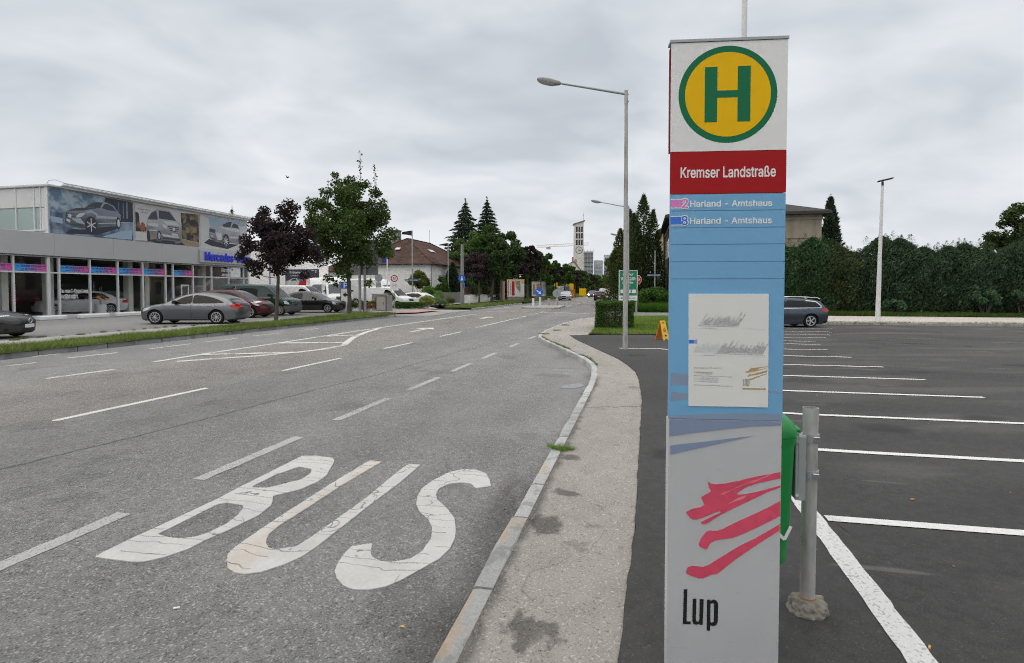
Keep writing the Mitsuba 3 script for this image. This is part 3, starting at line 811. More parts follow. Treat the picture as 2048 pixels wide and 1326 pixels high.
for pts in ([(-0.2035, 1.162), (0.219, 1.162), (0.217, 1.147), (0.109, 1.141), (-0.004, 1.126), (-0.125, 1.109), (-0.2035, 1.095)], [(-0.199, 1.059), (-0.074, 1.076), (0.118, 1.105), (0.026, 1.081), (-0.074, 1.055), (-0.199, 1.023)]):
    part(stele, 'swoosh', face(pts, 0.006, 0.0006), 'swoosh')
WA = [(-0.054, 0.919), (-0.042, 0.913), (-0.025, 0.91), (0.008, 0.914), (0.061, 0.927), (0.127, 0.945), (0.193, 0.96), (0.219, 0.966), (0.219, 0.940), (0.193, 0.935), (0.127, 0.917), (0.088, 0.901), (0.062, 0.882), (0.053, 0.872), (0.088, 0.875), (0.141, 0.888), (0.219, 0.913), (0.219, 0.906), (0.168, 0.884), (0.102, 0.848), (0.049, 0.82), (-0.004, 0.791), (-0.051, 0.757), (-0.064, 0.751), (-0.076, 0.752), (-0.079, 0.759), (-0.064, 0.768), (-0.024, 0.789), (0.016, 0.81), (-0.024, 0.8), (-0.071, 0.777), (-0.091, 0.769), (-0.111, 0.768), (-0.121, 0.775), (-0.137, 0.796), (-0.112, 0.811), (-0.085, 0.817), (-0.066, 0.828), (-0.078, 0.854), (-0.079, 0.859), (-0.052, 0.875), (-0.041, 0.883), (-0.049, 0.896)]
WB = [(0.219, 0.853), (0.219, 0.794), (0.182, 0.772), (0.13, 0.743), (0.077, 0.716), (0.044, 0.701), (0.011, 0.695), (-0.023, 0.688), (-0.043, 0.677), (-0.053, 0.654), (-0.059, 0.651), (-0.083, 0.662), (-0.087, 0.671), (-0.077, 0.696), (-0.057, 0.722), (-0.043, 0.727), (-0.02, 0.726), (0.003, 0.734), (0.063, 0.768), (0.129, 0.801), (0.182, 0.83)]
WC = [(0.219, 0.761), (0.219, 0.737), (0.164, 0.699), (0.065, 0.625), (-0.015, 0.555), (-0.035, 0.552), (-0.068, 0.536), (-0.085, 0.534), (-0.116, 0.544), (-0.133, 0.553), (-0.134, 0.562), (-0.126, 0.578), (-0.109, 0.584), (-0.069, 0.581), (-0.049, 0.589), (-0.002, 0.622), (0.064, 0.667), (0.13, 0.704)]
for w_ in (WA, WB, WC):
    part(stele, 'wolf_emblem', face(Polygon(w_).buffer(0.003).buffer(-0.003), 0.006, 0.0006), 'redprint_m')
LL = [(-0.142, 0.488), (-0.129, 0.489), (-0.13, 0.360), (-0.114, 0.360), (-0.114, 0.349), (-0.144, 0.349)]
Lu = [(-0.107, 0.452), (-0.093, 0.452), (-0.0945, 0.370), (-0.091, 0.3605), (-0.0845, 0.3605), (-0.081, 0.369), (-0.080, 0.452), (-0.065, 0.452), (-0.068, 0.349), (-0.080, 0.349), (-0.081, 0.354), (-0.092, 0.3475), (-0.104, 0.351), (-0.108, 0.364)]
Lp = Polygon([(-0.052, 0.4515), (-0.040, 0.4515), (-0.040, 0.446), (-0.028, 0.4525), (-0.016, 0.449), (-0.010, 0.437), (-0.010, 0.365), (-0.016, 0.351), (-0.028, 0.346), (-0.039, 0.349), (-0.040, 0.327), (-0.052, 0.327)], [[(-0.039, 0.434), (-0.033, 0.439), (-0.025, 0.435), (-0.025, 0.364), (-0.033, 0.359), (-0.039, 0.364)]])
part(stele, 'lettering', face(union_all([Polygon(LL), Polygon(Lu), Lp]), 0.006, 0.0006), 'ink', label='black lettering reading Lup')
tt = part(stele, 'timetable', face(Polygon([(-0.1355, 1.653), (0.164, 1.653), (0.167, 1.2165), (-0.132, 1.217)]), 0.006, 0.004), 'paper', label='white paper timetable with diagonal stop names and route 8')
rng = np.random.default_rng(8)
dark, pale = [], []


def slant(s, z, ln, w=0.0021):
    a = math.radians(58)
    d, q = np.array([math.cos(a), math.sin(a)]), np.array([-math.sin(a), math.cos(a)]) * w / 2
    p = np.array([s, z])
    out, t = [], 0.0
    while t < ln:
        l = min(rng.uniform(0.006, 0.016), ln - t)
        out.append(Polygon([p + d * t - q, p + d * (t + l) - q, p + d * (t + l) + q, p + d * t + q]))
        t += l + 0.0016
    return out


for i in range(36):
    s = -0.094 + i * 0.0041
    h = (0.050 if i < 2 else 0.018 + 0.030 * rng.random() * (1.0 if i < 33 else 1.5)) * (1.35 if i in (8, 15, 31) else 1)
    (pale if i < 3 or i in (10, 11) else dark).extend(slant(s, 1.5335 - i * 0.00011, h))
for i in range(62):
    s = -0.116 + i * 0.00425
    h = 0.020 + 0.026 * rng.random() + (0.014 if i in (5, 28, 29, 33, 52, 55, 58, 60) else 0)
    (pale if i < 22 else dark).extend(slant(s, 1.4275 - i * 0.00007, h))


def textline(s0, s1, z, hgt, into, slope=-0.025):
    s = s0
    while s < s1:
        l = rng.uniform(0.003, 0.009)
        e = min(s + l, s1)
        into.append(Polygon([(s, z + slope * (s - s0)), (e, z + slope * (e - s0)), (e, z + hgt + slope * (e - s0)), (s, z + hgt + slope * (s - s0))]))
        s = e + 0.0015


textline(-0.098, 0.052, 1.5285, 0.0024, dark)
textline(-0.118, -0.02, 1.4245, 0.0016, pale)
textline(-0.03, 0.150, 1.4215, 0.0024, dark)
textline(-0.112, 0.012, 1.519, 0.0016, pale); textline(-0.074, -0.03, 1.5178, 0.002, dark)
textline(0.065, 0.155, 1.5185, 0.0014, pale)
textline(-0.116, 0.006, 1.4155, 0.0014, pale); textline(-0.078, -0.035, 1.4145, 0.002, dark); textline(0.063, 0.155, 1.412, 0.0014, pale)
tan_ = []
textline(-0.113, -0.042, 1.3485, 0.0034, tan_)
for z, s1 in ((1.3425, -0.04), (1.3345, 0.033), (1.326, -0.018), (1.3195, -0.018), (1.312, -0.018), (1.2985, 0.035)):
    textline(-0.113, s1, z, 0.0022, dark if z in (1.3345, 1.2985) else pale)
    textline(-0.09, s1 - 0.004, z, 0.0021, dark) if z not in (1.3345, 1.2985) else None
part(tt, 'dark_print', face(union_all(dark), 0.010, 0.0004), 'ink_grey', kind='stuff')
part(tt, 'pale_print', face(union_all(pale), 0.010, 0.0003), 'ink_pale', kind='stuff')
part(tt, 'tan_print', face(union_all(tan_ + [sbox(0.0705, 1.2845, 0.158, 1.2905)]), 0.0105, 0.0004), 'tan_print')
part(tt, 'heading', lettering('AUSSERHALB DER BUSFAHRZEITEN', PC + E1 * -0.1135 + ZU * 1.3635 + NF * 0.010, E1, ZU, 0.104, 0.0047, 0.0004, True), 'ink_grey')
part(tt, 'route_block', face(sbox(-0.1335, 1.4605, -0.1125, 1.4745), 0.010, 0.0004), 'route_blue')
part(tt, 'route_number', lettering('8', PC + E1 * -0.1115 + ZU * 1.4600 + NF * 0.010, E1, ZU, 0.0105, 0.0165, 0.0004, True), 'route_blue')
wsc = lambda P: affinity.affine_transform(Polygon(P).buffer(0), [0.236, 0.012, 0.0, 0.134, 0.1005, 1.2464])
part(tt, 'wolf_emblem', face(union_all([wsc(WA), wsc(WB), wsc(WC)]), 0.010, 0.0004), 'tan_print')
lsc = lambda P: affinity.affine_transform(P, [0.18, 0, 0, 0.185, 0.0985, 1.2345])
part(tt, 'lettering', face(union_all([lsc(Polygon(LL)), lsc(Polygon(Lu)), lsc(Lp)]), 0.010, 0.0004), 'ink_grey')
part(stele, 'fixing_screw', cat(*[xf(trimesh.creation.cylinder(0.003, 0.003, sections=10), np.vstack([np.c_[E1, ZU, NF, PC + E1 * s + ZU * z + NF * 0.007], [0, 0, 0, 1]])) for s, z in ((-0.2, 1.16), (0.21, 1.16))]), 'galv_plain')

# ---------------------------------------------------------------- steel post with the green litter bin behind the pillar
post = thing('steel_post', 'short galvanised steel post set in a lump of concrete beside the parking lot', 'post')
part(post, 'tube', cat(tube([[0.785, 2.925, 0.12], [0.787, 2.93, 0.95], [0.788, 2.932, 1.045]], 0.0335, 24), tube([[0.788, 2.932, 1.045], [0.788, 2.932, 1.11]], 0.0355, 24, False), tube([[0.788, 2.932, 1.108], [0.788, 2.932, 1.06]], 0.0305, 24, False)), 'galv_m', 40)
part(post, 'rim', (lambda a: trimesh.Trimesh(np.vstack([[[0.788 + r * math.cos(t), 2.932 + r * math.sin(t), 1.1095] for t in a] for r in (0.0305, 0.0355)]), np.array([[i, (i + 1) % 24, 24 + (i + 1) % 24] for i in range(24)] + [[i, 24 + (i + 1) % 24, 24 + i] for i in range(24)]), process=False))(np.arange(24) * 2 * PI / 24), 'galv_plain')
lump = trimesh.creation.icosphere(5, 1.0)
v = np.array(lump.vertices)
dsp = 0.70 + 0.58 * meshkit.fbm(v * 2.9 + 7, 5, 4)[:, None]
v = v * dsp * [0.092, 0.080, 0.085]
v[:, 2] = np.clip(v[:, 2], -0.02, 0.062)
lump = trimesh.Trimesh(v + [0.79, 2.925, 0.135], lump.faces, process=False)
part(post, 'concrete_foot', lump, 'lump_m', 35)
part(post, 'rust_ring', tube([[0.785, 2.925, 0.185], [0.785, 2.925, 0.203]], 0.0375, 24), 'rust')
bin_ = thing('litter_bin', 'green plastic litter bin clamped to the short steel post', 'litter bin')
sec = [(0.395, 0.105, 0.09, 0), (0.42, 0.125, 0.105, 0), (0.60, 0.138, 0.118, 0), (0.95, 0.150, 0.130, 0), (0.985, 0.158, 0.138, 0), (1.0, 0.158, 0.138, 0)]


def oval(a, b, cx, cy, z, n=36, p=3.2):
    t = np.arange(n) * 2 * PI / n
    return np.c_[cx + a * np.sign(np.cos(t)) * np.abs(np.cos(t)) ** (2 / p), cy + b * np.sign(np.sin(t)) * np.abs(np.sin(t)) ** (2 / p), np.full(n, z)]


def loft(rings, cap=True):
    n = len(rings[0])
    v = np.vstack(rings)
    f = []
    for i in range(len(rings) - 1):
        for j in range(n):
            k = (j + 1) % n
            f += [[i * n + j, i * n + k, (i + 1) * n + k], [i * n + j, (i + 1) * n + k, (i + 1) * n + j]]
    if cap:
        c0, c1 = len(v), len(v) + 1
        v = np.vstack([v, rings[0].mean(0), rings[-1].mean(0)])
        e = (len(rings) - 1) * n
        for j in range(n):
            k = (j + 1) % n
            f += [[c0, k, j], [c1, e + j, e + k]]
    return trimesh.Trimesh(v, np.array(f), process=False)


BXc, BYc = 0.540, 2.86
part(bin_, 'body', loft([oval(a, b, BXc, BYc, z) for z, a, b, _ in sec]), 'bin_green', 40)
hood = [oval(0.158, 0.138, BXc, BYc, 1.002), oval(0.160, 0.140, BXc, BYc, 1.03), oval(0.150, 0.13, BXc - 0.004, BYc, 1.06), oval(0.125, 0.105, BXc - 0.012, BYc, 1.09), oval(0.09, 0.075, BXc - 0.02, BYc, 1.108), oval(0.03, 0.025, BXc - 0.025, BYc, 1.115)]
part(bin_, 'hood', loft(hood), 'bin_green', 50)
part(bin_, 'hood_lip', pcat(rbx(0.675, 0.715, BYc - 0.06, BYc + 0.02, 1.018, 1.036, 0.006), xf(rbx(0.0, 0.03, -0.05, 0.03, 0, 0.014, 0.004), place(0.68, BYc - 0.02, 0.99, -20))), 'bin_green')
part(bin_, 'bracket', cat(rbx(0.692, 0.704, 2.80, 2.93, 0.705, 1.0, 0.003), rbx(0.704, 0.736, 2.80, 2.806, 0.705, 1.0, 0.002), rbx(0.704, 0.736, 2.924, 2.93, 0.705, 1.0, 0.002)), 'galv_plain')
part(bin_, 'bolt', pcat(cyl([0.7, 2.795, 0.73], [0.7, 2.815, 0.73], 0.007, 10), cyl([0.7, 2.795, 0.97], [0.7, 2.815, 0.97], 0.007, 10)), 'chrome')
for z in (0.795, 0.968):
    cl = part(bin_, 'clamp', cat(tube([[0.787, 2.93, z - 0.019], [0.787, 2.93, z + 0.019]], 0.0395, 24), rbx(0.722, 0.757, 2.880, 2.892, z - 0.019, z + 0.019, 0.002), rbx(0.735, 0.752, 2.895, 2.935, z - 0.016, z + 0.016, 0.002)), 'galv_plain', 35)
    part(cl, 'bolt', pcat(cyl([0.805, 2.885, z], [0.805, 2.905, z], 0.007, 8), rbx(0.789, 0.818, 2.884, 2.894, z - 0.012, z + 0.012, 0.002)), 'chrome')
chev = union_all([stroke([(0.0, 0.055), (0.055, 0.0)], 0.013), stroke([(0.055, 0.0), (0.085, 0.06)], 0.013)])
part(bin_, 'white_mark', prism(chev, 0.004, (0.585, BYc - 0.1265, 0.54), (0.96, 0.28, 0), (0, 0, 1)), 'white_flat')

# ---------------------------------------------------------------- street lamps


def head_mesh(O, d, L, W, Hh):
    """A lamp head: lofted along the direction d."""
    d = np.array(d, float) / np.linalg.norm(d)
    sd = np.cross([0, 0, 1], d)
    sd /= np.linalg.norm(sd)
    up_ = np.cross(d, sd)
    st = [(0.0, 0.30, 0.35, 0.0), (0.06, 0.55, 0.6, 0.0), (0.28, 0.75, 0.9, -0.05), (0.45, 0.95, 1.0, -0.02), (0.75, 1.0, 0.9, 0.0), (0.92, 0.8, 0.62, 0.03), (1.0, 0.45, 0.3, 0.05)]
    rings = []
    t = np.arange(20) * 2 * PI / 20
    for s, w, h, o in st:
        c = np.array(O) + d * s * L + up_ * o * Hh
        a, b = np.sign(np.cos(t)) * np.abs(np.cos(t)) ** 0.6 * w * W / 2, np.sign(np.sin(t)) * np.abs(np.sin(t)) ** 0.7 * h * Hh / 2
        rings.append(c + a[:, None] * sd + b[:, None] * up_)
    lens = []
    for s, w, h, o in st[2:6]:
        c = np.array(O) + d * s * L + up_ * (o * Hh - h * Hh * 0.36)
        a, b = np.cos(t) * w * W * 0.42, np.sin(t) * h * Hh * 0.26
        lens.append(c + a[:, None] * sd + b[:, None] * up_)
    return loft(rings), loft(lens)


def street_lamp(x, y, z0, h, label, fine=True):
    k = thing('street_lamp', label, 'street lamp', 'arm lamps along the road')
    part(k, 'pole', tube([[x, y, z0], [x, y, z0 + 1.2], [x - 0.015, y, z0 + h - 0.35], [x - 0.015, y, z0 + h - 0.34], [x - 0.02, y, z0 + h]], [0.068, 0.064, 0.042, 0.048, 0.048], 16), 'galv_m', 40)
    a0, a1 = np.array([x - 0.02, y, z0 + h - 0.09]), np.array([x - 1.68, y - 0.20, z0 + h + 0.24])
    part(k, 'arm', tube([a0, a0 + (a1 - a0) * 0.5, a1], [0.033, 0.029, 0.024], 12), 'galv_plain', 40)
    d = (a1 - a0) / np.linalg.norm(a1 - a0)
    hm, lm = head_mesh(a1 - d * 0.02, d, 0.62, 0.24, 0.155)
    hd = part(k, 'lamp_head', hm, 'lamp_grey', 50)
    part(hd, 'lens', lm, 'lens_grey', 50)
    part(k, 'bolt', pcat(cyl([x + 0.02, y, z0 + h - .1], [x + 0.05, y, z0 + h - .1], 0.012, 8), cyl([x + 0.02, y, z0 + h - .28], [x + 0.05, y, z0 + h - .28], 0.012, 8)), 'grey_steel')


street_lamp(-0.40, 14.9, 0.12, 6.60, 'tall grey arm lamp closest to the bus stop pillar, standing at the lot edge')
street_lamp(-0.80, 35.6, 0.02, 6.75, 'grey arm lamp behind the green inn sign, second along the road')
street_lamp(-0.75, 57.0, 0.02, 6.75, 'small grey arm lamp third along the road, pole hidden by trees')
street_lamp(-0.75, 77.0, 0.02, 6.75, 'tiny grey lamp head poking out of the trees right of the church tower')

k = thing('lot_lamp', 'slender white tapered pole with flat dark lamp head before the conifer hedge', 'street lamp')
part(k, 'pole', tube([[12.82, 35.35, -0.26], [12.86, 35.35, 3.5], [12.92, 35.35, 7.38]], [0.13, 0.10, 0.066], 16), 'white_paint', 40)
part(k, 'spigot', cyl([12.92, 35.35, 7.38], [12.92, 35.35, 7.62], 0.06, 12), 'dark_steel')
part(k, 'lamp_head', xf(rbx(-0.14, 0.62, -0.16, 0.16, -0.035, 0.035, 0.03), trimesh.transformations.rotation_matrix(math.radians(-12), [0, 1, 0]) + np.array([[0, 0, 0, 12.82], [0, 0, 0, 35.35], [0, 0, 0, 7.66], [0, 0, 0, 0]])), 'dark_steel')
k = thing('flagpole', 'white pole rising out of the frame directly behind the bus stop pillar', 'pole')
part(k, 'shaft', tube([[2.22, 13.9, 0.05], [2.22, 13.9, 12]], [0.065, 0.055], 16), 'white_paint', 40)
part(k, 'base_plate', rbx(2.08, 2.36, 13.76, 14.04, 0.02, 0.075, 0.01), 'galv_plain')

# ---------------------------------------------------------------- signs on the right


def pole_mesh(x, y, z0, z1, r=0.03, n=10):
    return tube([[x, y, z0], [x, y, z1]], r, n)


k = thing('caution_sign', 'yellow folding caution stand on the asphalt near the lawn', 'caution sign')
AS = place(0.64, 18.3, 0.10, 48)


def aboard(sgn, m):
    v = np.array(rbx(-0.14, 0.14, -0.008, 0.008, 0, 0.62, 0.008).vertices)
    b = rbx(-0.14, 0.14, -0.008, 0.008, 0, 0.62, 0.008)
    p = Polygon([(-0.14, 0), (-0.06, 0), (-0.05, 0.05), (0.05, 0.05), (0.06, 0), (0.14, 0), (0.115, 0.60), (0.10, 0.62), (-0.10, 0.62), (-0.115, 0.60)], [[(-0.05, 0.53), (0.05, 0.53), (0.05, 0.57), (-0.05, 0.57)]])
    mm = prism(p, 0.016, (0, 0.008, 0), (1, 0, 0), (0, 0, 1))
    R = trimesh.transformations.rotation_matrix(math.radians(15 * sgn), [1, 0, 0], [0, 0, 0.62])
    return xf(xf(mm, R), AS @ place(0, 0, -0.02 + 0.0, 0))


k1 = part(k, 'front_board', aboard(-1, None), 'caution_yellow')
part(k, 'back_board', aboard(1, None), 'caution_orange')
R = AS @ trimesh.transformations.rotation_matrix(math.radians(-15), [1, 0, 0], [0, 0, 0.62])
part(k1, 'warning_triangle', xf(prism(Polygon([(-0.06, 0.30), (0.06, 0.30), (0, 0.41)], [[(-0.04, 0.312), (0.04, 0.312), (0, 0.388)]]), 0.002, (0, -0.0082, -0.02), (1, 0, 0), (0, 0, 1)), R), 'ink')
part(k1, 'lettering', xf(cat(lettering('VORSICHT', (-0.06, -0.0082, 0.24), (1, 0, 0), (0, 0, 1), 0.12, 0.025), prism(sbox(-0.035, 0.10, 0.045, 0.15), 0.002, (0, -0.0082, 0), (1, 0, 0), (0, 0, 1))), R), 'ink')

k = thing('inn_sign', 'green framed inn sign with white lettering rising behind the clipped hedge', 'sign')
ux, vx = np.array([0.974, 0.228, 0]), np.array([0, 0, 1.0])
O = np.array([-1.49, 38.8, 0.93])
sgn = lambda pg, off, d: prism(pg, d, O + np.array([ux[1], -ux[0], 0]) * off, ux, vx)
part(k, 'board', sgn(sbox(0, 0.0, 1.24, 2.02), 0, 0.05), 'white_paint')
part(k, 'green_field', sgn(sbox(0.04, 0.33, 1.2, 1.98), 0.05, 0.004), 'sign_green')
for a, z, w, h, t in ((0.26, 1.68, 0.70, 0.15, 'Gasthof'), (0.12, 1.36, 0.98, 0.21, 'WINKLER'), (0.24, 1.14, 0.72, 0.13, 'Familie')):
    part(k, 'lettering', lettering(t, O + ux * a + vx * z + np.array([ux[1], -ux[0], 0]) * 0.054, ux, vx, w, h, 0.003, True), 'white_flat')
part(k, 'white_strip', pcat(sgn(sbox(0.5, 0.97, 0.75, 1.01), 0.054, 0.003), sgn(sbox(0.10, 0.50, 0.42, 0.73), 0.054, 0.003), sgn(sbox(0.48, 0.50, 0.78, 0.73), 0.054, 0.003), sgn(sbox(0.86, 0.50, 1.14, 0.73), 0.054, 0.003)), 'white_flat')
part(k, 'arrow', sgn(Polygon([(0.12, 0.16), (0.24, 0.07), (0.24, 0.25)]), 0.05, 0.004), 'ink')
part(k, 'small_print', lettering('400 m', O + ux * 0.42 + vx * 0.09 + np.array([ux[1], -ux[0], 0]) * 0.05, ux, vx, 0.66, 0.14, 0.003, True), 'sign_green')
for a in (0.03, 1.21):
    q = O + ux * a
    part(k, 'post', pole_mesh(q[0], q[1] + 0.03, 0.1, 2.98, 0.035), 'galv_plain')


def roundel(key, C, nrm, r, m, n=28, sides=None, th=0.012):
    nrm = np.array(nrm, float) / np.linalg.norm(nrm)
    U = np.cross([0, 0, 1], nrm)
    U /= np.linalg.norm(U)
    pg = disc_poly(0, 0, r, n) if not sides else Polygon([(r * math.cos(PI / sides + i * 2 * PI / sides), r * math.sin(PI / sides + i * 2 * PI / sides)) for i in range(sides)])
    return prism(pg, th, C, U, (0, 0, 1)), U, nrm


k = thing('stop_sign', 'red octagonal stop sign turned aside on a thin post at the side street', 'stop sign')
C = np.array([-0.22, 40.15, 2.34])
nm = [-0.75, -0.66, 0]
mm, U, nn = roundel(k, C, nm, 0.33, None, sides=8)
part(k, 'plate', mm, 'white_flat')
part(k, 'red_field', roundel(k, C + nn * 0.012, nm, 0.305, None, sides=8, th=0.004)[0], 'sign_red')
part(k, 'lettering', lettering('STOP', C + nn * 0.016 - U * 0.21 - ZU * 0.075, U, ZU, 0.42, 0.15, 0.003, True), 'white_flat')
part(k, 'post', tube([[-0.42, 40.15, 0.0], [-0.24, 40.17, 2.62]], 0.028, 10), 'galv_plain')
k = thing('street_name_sign', 'blue street name plate on a tall thin post before the old houses', 'street sign')
part(k, 'post', pole_mesh(1.02, 46.5, -0.1, 4.75, 0.04), 'galv_plain')
part(k, 'plate', xf(rbx(-0.62, 0.48, -0.012, 0.012, 0, 0.17, 0.004), place(1.02, 46.44, 2.72, 14)), 'plate_navy')
part(k, 'lettering', lettering('Kremser Landstraße', (0.46, 46.28, 2.755), (0.97, 0.242, 0), (0, 0, 1), 0.98, 0.1, 0.003), 'white_flat')
part(k, 'small_plate', rbx(0.92, 1.14, 46.44, 46.46, 1.72, 1.86, 0.004), 'grey_steel')
k = thing('info_plate', 'small white upright plate standing among the shrubs by the old house', 'sign')
part(k, 'plate', rbx(2.12, 2.34, 46.9, 46.92, 1.25, 1.78, 0.004), 'white_flat')
part(k, 'post', pole_mesh(2.23, 46.94, -0.1, 1.76, 0.02), 'galv_plain')

# ---------------------------------------------------------------- the car dealership
FX = -30.75
mat('fascia_grey', [0.43, 0.43, 0.435], 0.5)
mat('alu_white', [0.60, 0.60, 0.60], 0.4)
mat('cladding', [0.56, 0.56, 0.555], 0.5)
mat('blind_green', [0.30, 0.38, 0.365], 0.25, spec=0.8)
mat('mb_blue', [0.035, 0.055, 0.62], 0.4)
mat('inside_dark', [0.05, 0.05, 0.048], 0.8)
mat('inside_floor', [0.22, 0.23, 0.22], 0.3)
mat('inside_column', [0.62, 0.64, 0.58], 0.7)
mat('poster_text', [0.72, 0.72, 0.70], 0.6)
dl = thing('car_dealership', 'long two storey glass fronted car dealership with grey fascia and car posters above', 'building')
part(dl, 'floor', bx(-44, FX - 0.05, 14, 39.86, 0.0, 0.16), 'inside_floor')
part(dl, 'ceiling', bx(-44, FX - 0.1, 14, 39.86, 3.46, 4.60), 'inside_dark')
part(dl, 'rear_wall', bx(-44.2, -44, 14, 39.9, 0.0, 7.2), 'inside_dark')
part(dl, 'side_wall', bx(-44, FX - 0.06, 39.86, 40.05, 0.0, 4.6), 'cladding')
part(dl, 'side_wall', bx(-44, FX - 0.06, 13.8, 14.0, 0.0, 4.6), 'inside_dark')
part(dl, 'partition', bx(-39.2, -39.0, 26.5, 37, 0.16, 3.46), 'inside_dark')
for y in (22.9, 25.25, 30.35, 31.6, 36.7):
    part(dl, 'column', rbx(-32.55, -32.1, y - 0.17, y + 0.17, 0.16, 3.47, 0.02), 'inside_column')
MY = [17.1, 18.85, 20.58, 22.34, 24.07, 24.65, 26.42, 28.19, 29.95, 31.72, 32.34, 34.09, 35.86, 37.62, 39.30, 39.84]
for i, y in enumerate(MY):
    w = 0.045 if y != 24.07 else 0.085
    part(dl, 'mullion', rbx(FX - 0.12, FX + 0.03, y - w, y + w, 0.14, 3.46, 0.008), 'alu_white')
for i, (a, b) in enumerate(zip(MY[:-1], MY[1:])):
    a_, b_ = a + (0.045 if a != 24.07 else 0.085) + 0.002, b - (0.045 if b != 24.07 else 0.085) - 0.002
    part(dl, 'transom', rbx(FX - 0.10, FX + 0.025, a_, b_, 2.53, 2.61, 0.006), 'alu_white')
    part(dl, 'sill', rbx(FX - 0.10, FX + 0.05, a_, b_, 0.10, 0.30, 0.01), 'alu_white')
    part(dl, 'head_rail', rbx(FX - 0.10, FX + 0.02, a_, b_, 3.38, 3.458, 0.006), 'alu_white')
    for z0, z1 in ((0.302, 2.528), (2.612, 3.378)):
        part(dl, 'window_pane', ((np.array([[FX - 0.03, a_, z0], [FX - 0.03, b_, z0], [FX - 0.03, b_, z1], [FX - 0.03, a_, z1]])), np.array([[0, 1, 2, 3]])), 'glass_m')
yv, yu = np.array([0, 1.0, 0]), ZU
ban = [(20.58, 22.34), (22.34, 24.07), (24.65, 26.42), (26.42, 28.19), (28.19, 29.95), (29.95, 31.72), (32.34, 34.09)]
scene['banner_m'] = {'type': 'twosided', 'bsdf': {'type': 'principled', 'base_color': mikit.proc(lambda p, n, uv: MX(mi.Color3f(0.045, 0.30, 0.72), mi.Color3f(0.58, 0.09, 0.36), SS(0.15, 0.95, uv.x))), 'roughness': 0.4}}
for a, b in ban:
    y0, y1, z0, z1 = a + 0.09, b - 0.075, 2.63, 2.98
    q = (np.array([[FX - 0.02, y0, z0], [FX - 0.02, y1, z0], [FX - 0.02, y1, z1], [FX - 0.02, y0, z1]]), np.array([[0, 1, 2], [0, 2, 3]]))
    k = part(dl, 'window_banner', q, 'banner_m', uv=np.array([[0, 0], [1, 0], [1, 1], [0, 1]], float), label='blue to pink banner stuck along the upper panes')
    w = y1 - y0
    part(k, 'lettering', pcat(lettering('MEHR MERCEDES BONUS', (FX - 0.018, y0 + 0.17 * w, z0 + 0.19), yv, yu, 0.66 * w, 0.12, 0.002, True), lettering('IM 3. QUARTAL', (FX - 0.018, y0 + 0.31 * w, z0 + 0.035), yv, yu, 0.38 * w, 0.115, 0.002, True),
                             bx(FX - 0.018, FX - 0.016, y0 + 0.03 * w, y0 + 0.12 * w, z0 + 0.22, z0 + 0.25), bx(FX - 0.018, FX - 0.016, y1 - 0.14 * w, y1 - 0.03 * w, z0 + 0.25, z0 + 0.28), bx(FX - 0.018, FX - 0.016, y0 + 0.18 * w, y0 + 0.28 * w, z0 + 0.07, z0 + 0.10), bx(FX - 0.018, FX - 0.016, y1 - 0.28 * w, y1 - 0.17 * w, z0 + 0.08, z0 + 0.11)), 'ink')
part(dl, 'window_lettering', pcat(lettering('Das neue C-Klasse Coupé.', (FX - 0.022, 24.70, 1.44), yv, yu, 1.62, 0.27, 0.003, True), lettering('Verführt sofort.', (FX - 0.022, 24.70, 1.17), yv, yu, 1.0, 0.25, 0.003, True)), 'poster_text', label='white window lettering about a new coupé')
part(dl, 'window_lettering', pcat(lettering('Die neue E-Klasse.', (FX - 0.022, 36.9, 3.00), yv, yu, 2.1, 0.30, 0.003, True), lettering('Jetzt bei uns erleben.', (FX - 0.022, 36.9, 2.66), yv, yu, 1.75, 0.25, 0.003, True)), 'poster_text', label='white window lettering about a new saloon')
part(dl, 'notice', bx(FX - 0.022, FX - 0.019, 37.85, 38.95, 2.64, 3.36), 'white_flat')
part(dl, 'notice_mark', pcat(bx(FX - 0.018, FX - 0.016, 37.95, 38.12, 3.12, 3.28), lettering('Service', (FX - 0.018, 38.1, 2.85), yv, yu, 0.7, 0.08)), 'ink_grey')
part(dl, 'door_frame', pcat(bx(FX - 0.025, FX + 0.01, 33.0, 33.07, 0.3, 2.0), bx(FX - 0.025, FX + 0.01, 33.6, 33.67, 0.3, 2.0), bx(FX - 0.025, FX + 0.01, 33.07, 33.6, 1.93, 2.0)), 'alu_white')
fy = [14, 17.3, 20.8, 24.3, 27.8, 31.3, 34.35, 37.0, 39.95]
for a, b in zip(fy[:-1], fy[1:]):
    part(dl, 'fascia_panel', rbx(FX - 0.35, FX + 0.16, a + 0.004, b - 0.004, 3.46, 4.655, 0.012), 'fascia_grey')
part(dl, 'fascia_edge', bx(FX + 0.02, FX + 0.13, 14, 39.95, 3.435, 3.458), 'dark_steel')
sp = part(dl, 'sign_panel', rbx(FX + 0.163, FX + 0.30, 34.45, 39.75, 3.60, 4.50, 0.02), 'fascia_grey')
part(sp, 'lettering', lettering('Mercedes-Benz', (FX + 0.301, 34.85, 3.74), yv, yu, 4.72, 0.63, 0.09, True), 'mb_blue', label='blue raised shop lettering')
